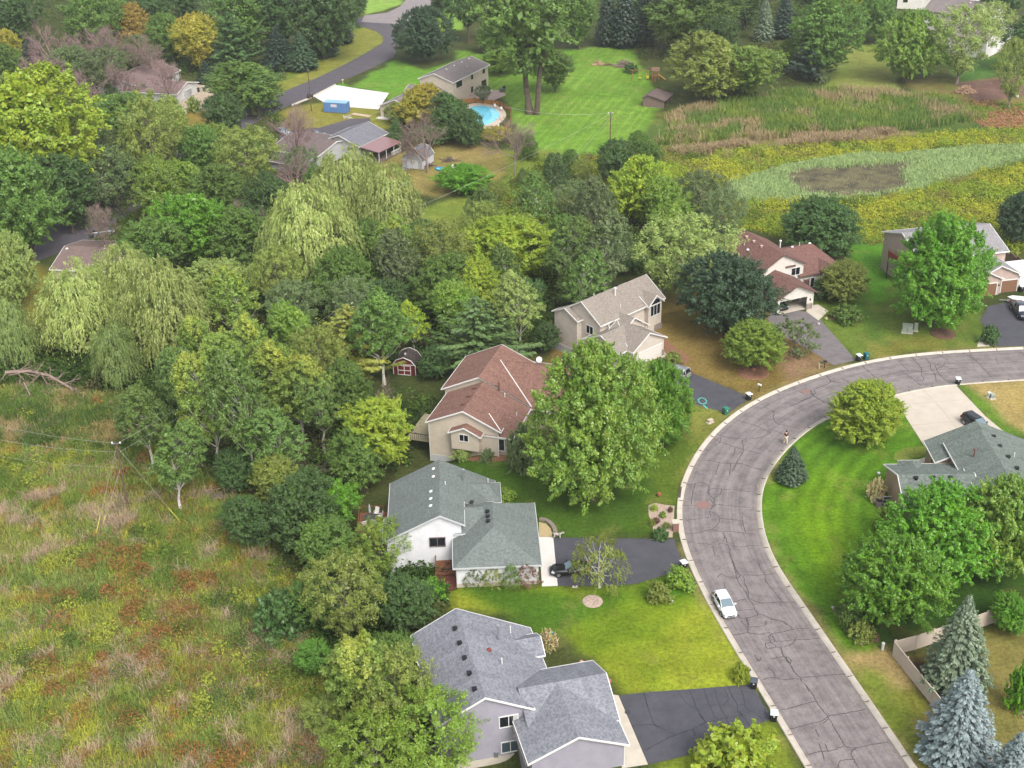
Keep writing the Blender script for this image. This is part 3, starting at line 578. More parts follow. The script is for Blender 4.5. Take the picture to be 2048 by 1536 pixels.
# far road (upper left) and its drives
sheet('far_road', [(582,177),(640,153),(684,131.6),(719,113),(745,98),(763,87),(767,80),(765,73),(753,63),(735,56),(700,50),(640,52),(640,40),(729,34),(790,33),(830,44),(804,60),(797,90),(787,114.5),(740,138),(671,167.5),(620,194),(583,208.6),(520,240),(470,272),(400,320),(340,372),(240,440),(150,495),(80,520),(-80,525),(-80,460),(0,462),(110,435),(200,395),(300,335),(393,272),(461,236),(520,206)], FARM, 0.012)
sheet('far_road_worn', [(722,44),(729,30.8),(773.5,25.6),(800,13),(822,-12),(900,-60),(960,-60),(880,-10),(850,22),(822,44),(790,48)], asphalt('worn_asphalt', C(158,148,148,.82), C(146,138,138,.8), .15), 0.022)
sheet('far_curb', [(583,208.6),(620,194),(671,167.5),(672,170.5),(621,197.5),(584,212)], CONC, 0.02)
sheet('driveway_pool_house', [(628,193),(671,170),(720,178),(778,186),(757,219),(708,215),(660,212)], mat('white_concrete', C(240,236,228,.74), .85, noise=.05, nscale=.5), 0.016)
sheet('driveway_left_house', [(335,175),(400,168),(440,178),(470,215),(430,222),(385,222),(340,215)], mat('buff_gravel', C(190,172,150,.8), .95, noise=.15, nscale=2), 0.012)
sheet('driveway_porch_house', [(560,262),(640,255),(700,238),(740,236),(742,250),(690,285),(640,300),(560,290)], FARM, 0.012)
sheet('pond_bed', MUD, mat('pond_mud', C(58,50,44,.75), 0.8, col2=C(122,116,80,.8), noise=.1, nscale=0.35, detail=8, bump=.3, bscale=6), 0.02)
# ------------------------------------------------------------------ foliage builders (metres, nominal size; instances are scaled)
def unit(v): return v/np.maximum(1e-9, np.linalg.norm(v, axis=1))[:, None]
def quads(Cn, N, S, asp=0.62, tdir=None, rs=RN):
    n = len(Cn); N = unit(N)
    t = rs.randn(n, 3) if tdir is None else tdir+0.25*rs.randn(n, 3)
    t = unit(t-(t*N).sum(1)[:, None]*N); u = np.cross(N, t); S = np.asarray(S)[:, None] if np.ndim(S) else np.full((n, 1), S)
    V = np.stack([Cn+t*S, Cn+u*S*asp, Cn-t*S, Cn-u*S*asp], 1).reshape(-1, 3)
    return V, np.arange(4*n).reshape(-1, 4)
def join(parts):
    V = []; F = []; o = 0
    for v, f in parts: V.append(v); F.append(f+o); o += len(v)
    return np.concatenate(V), np.concatenate(F)
PROF = {'round': lambda t: np.sin(np.pi*np.clip(t, 0.02, .98)**0.85)**0.6, 'oval': lambda t: np.sin(np.pi*np.clip(t, .02, .99)**0.62)**0.75,
        'ovalb': lambda t: np.sin(np.pi*np.clip(t*.93+.07, .02, .985)**0.86)**0.5, 'cone': lambda t: np.clip(1.12*(1-t)**0.62*np.minimum(1, (t+.05)*6), 0, 1), 'vase': lambda t: np.sin(np.pi*np.clip(t, .02, .98)**1.35)**0.6,
        'column': lambda t: np.minimum(1, (1-t)*2.6)**.7*np.minimum(1, t*5+.45), 'bush': lambda t: np.sqrt(np.clip(1-t**2.2, 0, 1))}
def crown_broad(seed, R_=5.0, H=12.0, cb=2.0, n=15000, nl=60, lobe=.26, size=.25, prof='round', sub=7, inner=.12, jit=.35, up=.45, shell=.78, subr=.5, asym=.12, asp=.62):
    rs = np.random.RandomState(seed); ph = np.arange(nl)*2.399963+rs.rand()*6; t = (np.arange(nl)+rs.rand(nl))/nl; t = t**0.9
    ax = asym*R_*np.array([math.cos(seed), math.sin(seed)])
    rr = PROF[prof](t)*R_*(shell-.16*rs.rand(nl))*(1+.14*np.sin(ph*2+seed)); rr[rs.rand(nl) < .15] *= .5
    c = np.c_[rr*np.cos(ph)+ax[0]*t, rr*np.sin(ph)+ax[1]*t, cb+(H-cb)*(0.05+.86*t)]
    lr = lobe*R_*(.65+.7*rs.rand(nl))*(0.55+0.6*PROF[prof](t))
    # second level: leafy shoots that taper outwards and upwards
    ns = nl*sub; axc = unit(np.c_[c[:, 0], c[:, 1], (c[:, 2]-cb-(H-cb)*.4)*.5]); d = unit(rs.randn(ns, 3)*.8+np.repeat(axc, sub, 0)*.9+np.array([0, 0, up]))
    lr2 = np.repeat(lr, sub); st_ = np.repeat(c, sub, 0)+d*lr2[:, None]*.25; Ls = lr2*(.55+.75*rs.rand(ns)); sr = lr2*subr*(.55+.6*rs.rand(ns))
    k = max(4, n//ns); m = ns*k; s = rs.rand(m)**.8; dd = np.repeat(d, k, 0); e = unit(rs.randn(m, 3)+np.array([0, 0, .35])+dd*.4)
    P = np.repeat(st_, k, 0)+dd*(s*np.repeat(Ls, k))[:, None]+e*(np.repeat(sr, k)*(1-.72*s)*(.55+jit*rs.rand(m)))[:, None]
    N = e*.8+dd*.4+rs.randn(m, 3)*.5+np.array([0, 0, .35]); S = size*(.6+.8*rs.rand(m))*(1-.35*s)
    parts = [quads(P, N, S, asp, rs=rs)]
    ni = int(n*inner); ti = rs.rand(ni); ri = PROF[prof](ti)*R_*.62*np.sqrt(rs.rand(ni)); pi = rs.rand(ni)*6.283
    parts.append(quads(np.c_[ri*np.cos(pi), ri*np.sin(pi), cb+(H-cb)*(.06+.86*ti)], rs.randn(ni, 3), size*1.9*(.6+.8*rs.rand(ni)), rs=rs))
    V, F = join(parts); V[:, 2] = np.maximum(V[:, 2], .05)
    return npmesh('crown', V, F), c, lr
def tubes(segs, n=5):
    """segs: list of (a,b,r0,r1) -> mesh arrays"""
    V = []; F = []; k = 0; ang = np.arange(n)*2*np.pi/n
    for a, b, r0, r1 in segs:
        a = np.array(a, float); b = np.array(b, float); d = b-a; L = np.linalg.norm(d)
        if L < 1e-4: continue
        d /= L; h = np.array([0, 0, 1.]) if abs(d[2]) < .9 else np.array([1., 0, 0]); u = np.cross(d, h); u /= np.linalg.norm(u); v = np.cross(d, u)
        ring = np.cos(ang)[:, None]*u+np.sin(ang)[:, None]*v
        V += [a+ring*r0, b+ring*r1]; i = np.arange(n); j = (i+1) % n
        F.append(np.stack([k+i, k+j, k+n+j, k+n+i], 1)); k += 2*n
    return np.concatenate(V), np.concatenate(F)
def trunk_for(c, H, r, seed, limbs=16, top=.7, bend=.03, cb=2.0, forks=0):
    rs = np.random.RandomState(seed); segs = []; p = np.array([0, 0, -0.3]); k = 8; sp = [p]
    for i in range(k):
        q = np.array([rs.randn()*bend*H*.3, rs.randn()*bend*H*.3, H*top*(i+1)/k]); q[:2] += sp[-1][:2]*.7; segs.append((sp[-1], q, r*(1-.1*i)*(1.5 if i == 0 else 1), r*(1-.1*(i+1)))); sp.append(q)
    idx = rs.permutation(len(c))[:limbs]
    for i in idx:
        zz = max(cb*.7, min(H*top, c[i][2]-np.hypot(*c[i][:2])*.8)); j = min(k, max(1, int(zz/(H*top)*k))); a = sp[j]; m = (a+c[i])/2+np.array([0, 0, -.3]); rr = r*(.5-.028*j)
        segs.append((a, m, rr, rr*.6)); segs.append((m, c[i], rr*.6, rr*.2))
    V, F = tubes(segs, 6); return npmesh('trunk', V, F, True)
def crown_willow(seed, R_=6.0, H=12.0, nl=40, strands=40, dens=1.0, smin=1.2, cb=1.0, inner=2200, ls=1.0):
    rs = np.random.RandomState(seed); ph = np.arange(nl)*2.4+rs.rand()*6; t = (np.arange(nl)+.5)/nl; t = .2+.8*t
    rr = np.sqrt(np.clip(1-(t*.97)**2.6, 0, 1))*R_*(.72+.2*rs.rand(nl)); c = np.c_[rr*np.cos(ph), rr*np.sin(ph), H*(.10+.82*t)]; lr = R_*.25*(.6+.8*rs.rand(nl))
    m = nl*strands; e = unit(rs.randn(m, 3)+np.array([0, 0, .7])+.7*np.repeat(unit(np.c_[c[:, :2], c[:, 2]*.2]), strands, 0)); P0 = np.repeat(c, strands, 0)+e*np.repeat(lr, strands)[:, None]*(.6+.5*rs.rand(m, 1))
    L = np.minimum(H*(.04+.10*rs.rand(m)+.14*(rs.rand(m) < .22)), np.maximum(.3, P0[:, 2]-cb*rs.rand(m))); od = unit(np.c_[P0[:, :2], np.zeros(m)]); Cs = []; Ns = []; Ts = []
    K2 = 9
    wind = rs.randn(2)*.05
    for k in range(K2):
        s = k/(K2-1); out = od*(L*.30*np.sqrt(s))[:, None]; p = P0+out; p[:, 2] -= L*(s**1.5)-.12*L*np.sin(s*3.1); p[:, :2] += rs.randn(m, 2)*.05
        Cs.append(p); Ns.append(od*.9+rs.randn(m, 3)*.4+np.array([0, 0, .35*(1-s)])); Ts.append(np.c_[od[:, :2]*(.8*(1-s)), -(.25+s)*np.ones(m)])
    Cn = np.concatenate(Cs); V, F = quads(Cn, np.concatenate(Ns), .25*ls*(.55+.7*rs.rand(len(Cn)))*(R_/6), .27, np.concatenate(Ts), rs)
    ni = inner; ti = rs.rand(ni); ri = R_*.6*np.sqrt(rs.rand(ni))*np.sqrt(1-ti**2); pi = rs.rand(ni)*6.28
    V2, F2 = quads(np.c_[ri*np.cos(pi), ri*np.sin(pi), H*(.12+.7*ti)], rs.randn(ni, 3), .4*np.ones(ni)*(R_/6), .5, rs=rs)
    V, F = join([(V, F), (V2, F2)]); V[:, 2] = np.maximum(V[:, 2], .05); return npmesh('crown', V, F), c, lr
def crown_spruce(seed, R_=3.0, H=12.0, step=.40, nb=15, up=-.12, dens=1.0, size=.30, ragged=.25, pw=.85, plump=.5):
    rs = np.random.RandomState(seed); Cs = []; Ns = []; Ss = []; Ts = []; z = .25*H/12
    while z < H*.985:
        r = R_*(1-z/H)**pw*(.9+.2*rs.rand())*min(1, .62+3.2*z/H); n_b = max(4, int(nb*(.45+.55*r/R_))); a0 = rs.rand()*6.28
        for b in range(n_b):
            a = a0+b*6.283/n_b+rs.randn()*.12; L = max(.12, r*(1+ragged*rs.randn()*.6)); ns = max(2, int(L/.24*dens)); s = (np.arange(ns)+.6)/ns; d = np.array([math.cos(a), math.sin(a)])
            zz = z+L*(up*s+.10*s*s)+rs.randn()*.05
            px = s*L
            for q in range(3):
                off = (q-1)*.22*(1-.4*s)*L**.5*.55
                Cs.append(np.c_[d[0]*px-d[1]*off, d[1]*px+d[0]*off, zz-abs(q-1)*.07+rs.randn(ns)*.05]); Ns.append(np.c_[rs.randn(ns)*.45+d[0]*plump, rs.randn(ns)*.45+d[1]*plump, np.ones(ns)]); Ss.append(size*(.55+.35*s+.3*rs.rand(ns))*(.6+.4*r/R_)); Ts.append(np.tile([d[0], d[1], up], (ns, 1)))
        z += step*(.55+.45*(r/R_))*(.85+.3*rs.rand())
    Cn = np.concatenate(Cs); V, F = quads(Cn, np.concatenate(Ns), np.concatenate(Ss), .55, np.concatenate(Ts), rs)
    # leader
    ni = 900; ti = rs.rand(ni); ri = R_*.55*(1-ti)*rs.rand(ni)**.5; pi = rs.rand(ni)*6.28; V2, F2 = quads(np.c_[ri*np.cos(pi), ri*np.sin(pi), ti*H*.97+.1], rs.randn(ni, 3), size*1.3*(1-.6*ti), .5, rs=rs)
    V, F = join([(V, F), (V2, F2)]); return npmesh('crown', V, F)
def dead_tree(seed, H=12.0, spread=.55, levels=5, r=.2, twig=.012, kids=4, droop=.0):
    rs = np.random.RandomState(seed); segs = []; fine = []
    def grow(p, d, L, r_, lv):
        q = p+d*L; (segs if lv < 3 else fine).append((p, q, r_, r_*.62))
        if lv >= levels: return
        for i in range(kids if lv else kids+2):
            s = .35+.65*rs.rand() if lv else .3+.7*rs.rand(); b = p+d*L*s; nd = d+rs.randn(3)*spread+np.array([0, 0, .12-droop*lv]); nd /= np.linalg.norm(nd)
            grow(b, nd, L*(.62+.2*rs.rand())*(1-.15*s), max(twig, r_*.55), lv+1)
    grow(np.array([0, 0, -.2]), np.array([rs.randn()*.05, rs.randn()*.05, 1.]), H*.42, r, 0)
    V, F = tubes(segs, 5); V2, F2 = tubes(fine, 3); V, F = npmesh, None
    a, b = tubes(segs, 5); c, d = tubes(fine, 3); V = np.concatenate([a, c]); F = np.concatenate([b, d+len(a)])
    V[:, 2] *= H/max(V[:, 2]); return npmesh('branches', V, F)
PROTO = {}
def proto(kind, i):
    key = (kind, i)
    if key in PROTO: return PROTO[key]
    s = 100*i+sum(map(ord, kind)); tr = None
    if kind == 'maple': me, c, lr = crown_broad(s, 5, 12, .5, 78000, 150, .21, .118, 'ovalb', jit=.6, shell=.93, up=1.0, sub=6, subr=.42, asym=.06, inner=.18); tr = trunk_for(c, 12, .24, s, 6)
    elif kind == 'round': me, c, lr = crown_broad(s, 5, 10, .9, 48000, 120, .21, .13, 'round', shell=.87, subr=.45, up=.6, sub=6); tr = trunk_for(c, 10, .24, s)
    elif kind == 'wild': me, c, lr = crown_broad(s, 5, 13, 1.6, 38000, 84, .24, .145, 'vase' if i % 2 else 'round', shell=.82, asym=.35, up=.7, sub=6); tr = trunk_for(c, 13, .22, s, 18)
    elif kind == 'cotton': me, c, lr = crown_broad(s, 5, 14, 4.0, 24000, 60, .25, .18, 'vase', shell=.8, asym=.3, inner=.04, up=.5); tr = trunk_for(c, 14, .34, s, 24, cb=3.5)
    elif kind == 'airy': me, c, lr = crown_broad(s, 5, 12, 1.6, 17000, 62, .22, .135, 'vase', shell=.86, inner=.03, subr=.5, jit=.9, up=.7); tr = trunk_for(c, 12, .17, s, 40)
    elif kind == 'aspen': me, c, lr = crown_broad(s, 3.4, 14, 4.6, 20000, 66, .25, .135, 'oval', shell=.84, inner=.03, sub=6, subr=.5, jit=.8, asym=.6, up=.8); tr = trunk_for(c, 14, .19, s, 30, top=.92, cb=3)
    elif kind == 'willow': me, c, lr = crown_willow(s); tr = trunk_for(c, 12, .38, s, 18, top=.55)
    elif kind == 'weep': me, c, lr = crown_willow(s, 2.2, 4.6, 24, 15, inner=0, ls=1.5); tr = trunk_for(c, 4.6, .09, s, 14, top=.8)
    elif kind == 'spruce': me = crown_spruce(s, 3, 12, .34, 19, -.10, 1.1, .24, .16, .72, .7); tr = None
    elif kind == 'bluespruce': me = crown_spruce(s, 3.4, 11, .30, 24, -.05, 1.35, .20, .18, .78, .9); tr = None
    elif kind == 'cedar': me = crown_spruce(s, 3.2, 10, .42, 12, .35, 1.2, .26, .9, .75, .8); tr = None
    elif kind == 'shrub': me, c, lr = crown_broad(s, 1.6, 2.0, 0.0, 3600, 26, .36, .13, 'bush', shell=.78, sub=5); tr = trunk_for(c, 1.6, .04, s, 10, top=.5, cb=.1)
    elif kind == 'thin': me, c, lr = crown_broad(s, 2.4, 4.5, .4, 4200, 30, .28, .13, 'bush', shell=.9, sub=4, inner=0, jit=.9); tr = trunk_for(c, 4.5, .07, s, 26, top=.5, cb=.2)
    elif kind == 'dead': me = dead_tree(s); PROTO[key] = (None, me); return PROTO[key]
    elif kind == 'deadwide': me = dead_tree(s, 9, .75, 5, .2, .014, 4, .04); PROTO[key] = (None, me); return PROTO[key]
    if tr is None:
        h = {'spruce': 12, 'bluespruce': 11, 'cedar': 10}[kind]; V, F = tubes([((0, 0, -.2), (0, 0, h*.5), .2, .1), ((0, 0, h*.5), (0, 0, h*.97), .1, .02)], 6); tr = npmesh('trunk', V, F)
    me.materials.append(None); tr.materials.append(None); PROTO[key] = (me, tr); return PROTO[key]
NOM = {'maple': (5, 12), 'round': (5, 10), 'wild': (5, 13), 'cotton': (5, 14), 'airy': (5, 12), 'aspen': (3.4, 14), 'willow': (6.6, 12.3), 'weep': (2.5, 4.7), 'spruce': (3.1, 12), 'bluespruce': (3.5, 11), 'cedar': (3.1, 10), 'shrub': (1.6, 2.0), 'thin': (2.4, 4.5), 'dead': (4.2, 12), 'deadwide': (5, 9)}
NVAR = {'maple': 3, 'round': 2, 'wild': 4, 'cotton': 2, 'airy': 3, 'aspen': 4, 'willow': 3, 'weep': 1, 'spruce': 2, 'bluespruce': 2, 'cedar': 2, 'shrub': 3, 'thin': 2, 'dead': 3, 'deadwide': 2}
LK = 1.46
def Lc(*a): c = C(*a, LK); return (c[0]*1.14, c[1]*1.02, c[2]*1.18, 1)
LEAF = {
 'light': leafmat('leaf_light', Lc(140,164,56), Lc(86,122,38), spec=.5), 'bright': leafmat('leaf_bright', Lc(112,160,36), Lc(74,128,26), spec=.4),
 'mid': leafmat('leaf_mid', Lc(106,140,56), Lc(78,110,44)), 'dark': leafmat('leaf_dark', Lc(84,114,54), Lc(60,90,42)), 'vdark': leafmat('leaf_very_dark', Lc(62,90,54), Lc(46,70,44), .3),
 'yellow': leafmat('leaf_yellow_green', Lc(158,174,48), Lc(112,142,42)), 'gold': leafmat('leaf_gold', Lc(162,158,54), Lc(132,138,48), c3=Lc(158,146,54)), 'orange': leafmat('leaf_orange', Lc(160,140,62), Lc(136,126,54)),
 'olive': leafmat('leaf_olive', Lc(136,150,64), Lc(100,120,50)), 'pale': leafmat('leaf_pale', Lc(156,174,96), Lc(116,142,66)), 'grey': leafmat('leaf_grey_green', Lc(112,132,78), Lc(82,104,58)),
 'willow': leafmat('leaf_willow', Lc(168,182,104), Lc(122,144,72), hue=.005), 'willowd': leafmat('leaf_willow_dark', Lc(142,162,90), Lc(102,128,66), hue=.005), 'aspen': leafmat('leaf_aspen', Lc(134,160,66), Lc(98,128,50), c3=Lc(156,166,62)), 'aspend': leafmat('leaf_aspen_dark', Lc(108,138,62), Lc(80,110,48)),
 'spruce': leafmat('needle_green', Lc(72,96,62), Lc(52,76,50), .15), 'dspruce': leafmat('needle_dark', Lc(52,72,50), Lc(38,56,42), .15), 'blue': leafmat('needle_blue', Lc(116,134,126), Lc(88,106,98), .15), 'greenblue': leafmat('needle_blue_green', Lc(108,128,92), Lc(82,102,74), .15),
 'cedar': leafmat('cedar_gold', Lc(138,142,54), Lc(104,118,44), .2), 'cedard': leafmat('cedar_green', Lc(92,116,56), Lc(66,92,46), .2), 'red': leafmat('leaf_red', Lc(124,92,76), Lc(96,84,62)), 'vivid': leafmat('leaf_vivid', Lc(104,152,56), Lc(80,128,44)), 'flower': leafmat('hydrangea_bloom', Lc(206,176,150), Lc(140,150,84)), 'fine': leafmat('leaf_fine', Lc(132,160,50), Lc(96,128,44)),
}
BARK = mat('bark_brown', C(96,84,72,.9), 0.95, noise=.35, nscale=3, bump=.5, bscale=8); BARKG = mat('bark_grey', C(140,132,122,.9), .95, noise=.3, nscale=3); BIRCH = mat('bark_white', C(214,208,196,.9), .8, noise=.35, nscale=1.6, detail=6)
DEADM = mat('dead_bark', C(150,130,120,.9), .95, noise=.25, nscale=1); DEADP = mat('dead_twigs', C(158,132,128,.9), .95, noise=.2, nscale=1)
BK = {'aspen': BIRCH, 'maple': BARK, 'cotton': BARK, 'airy': BARKG, 'weep': BIRCH}
def setm(o, m):
    o.material_slots[0].link = 'OBJECT'; o.material_slots[0].material = m
tcount = [0]
RATIO = {'round': .72, 'maple': .9, 'wild': 1.15, 'aspen': 1.9, 'willow': 1.05, 'airy': 1.0, 'cotton': 1.3, 'shrub': .5, 'spruce': 1.0, 'bluespruce': 1.0, 'cedar': 1.1, 'dead': 1.2, 'deadwide': .8, 'thin': .8}
BASES = []
HALF = {}
def tree(kind, x, ybot, yt, wpx, colr, label, name=None, f=None, cat='tree', group=None, lean=0, bark=None, hmul=1.0, lone=False):
    f = {'maple': .10, 'round': .2, 'shrub': .15, 'spruce': .15, 'bluespruce': .15}.get(kind, .22) if f is None else f; yb = ybot-f*wpx; R0, H0 = NOM[kind]; mr_ = RATIO.get(kind, .5)
    for _t in range(60):                                       # crowns half hidden by the trees in front stand nearer than their lowest visible leaf
        b = gp(x, yb); lo, hi = .3, 45.
        for _ in range(22):
            h = (lo+hi)/2; _, yy = proj((b.x, b.y, b.z+h))
            if yy > yt: lo = h
            else: hi = h
        h = (lo+hi)/2*hmul; sc_ = wpx/2/pxm((b.x, b.y, b.z+h*.5))
        if h >= mr_*2*sc_ or lone: break
        yb += 3
    xc, _y = proj((b.x, b.y, b.z+h*.55)); b = gp(x-(float(xc)-x), yb)
    i = tcount[0] % NVAR[kind]; tcount[0] += 1
    BASES.append((b.x, b.y, sc_)); cr, tr = proto(kind, i); nm = name or {'spruce': 'spruce_tree', 'bluespruce': 'spruce_tree', 'cedar': 'cedar_tree', 'willow': 'willow_tree', 'aspen': 'aspen_tree', 'dead': 'dead_tree', 'deadwide': 'dead_tree', 'shrub': 'shrub', 'thin': 'shrub', 'maple': 'maple_tree', 'cotton': 'cottonwood_tree'}.get(kind, 'broadleaf_tree')
    if kind in ('shrub', 'thin') and cat == 'tree': cat = 'shrub'
    e = empty(nm, b, rnd.uniform(0, 6.28), label, cat, group); e.scale = (sc_/R0, sc_/R0, h/H0)
    if cr is None:
        o = link('branches', tr, None, e)
        if not tr.materials: tr.materials.append(None)
        setm(o, bark or (DEADP if colr == 'pink' else DEADM)); return e
    c = link('crown' if kind not in ('shrub', 'thin') else 'foliage', cr, None, e); setm(c, LEAF[colr])
    t = link('trunk' if kind not in ('shrub', 'thin') else 'stem', tr, None, e); setm(t, bark or BK.get(kind, BARK))
    return e
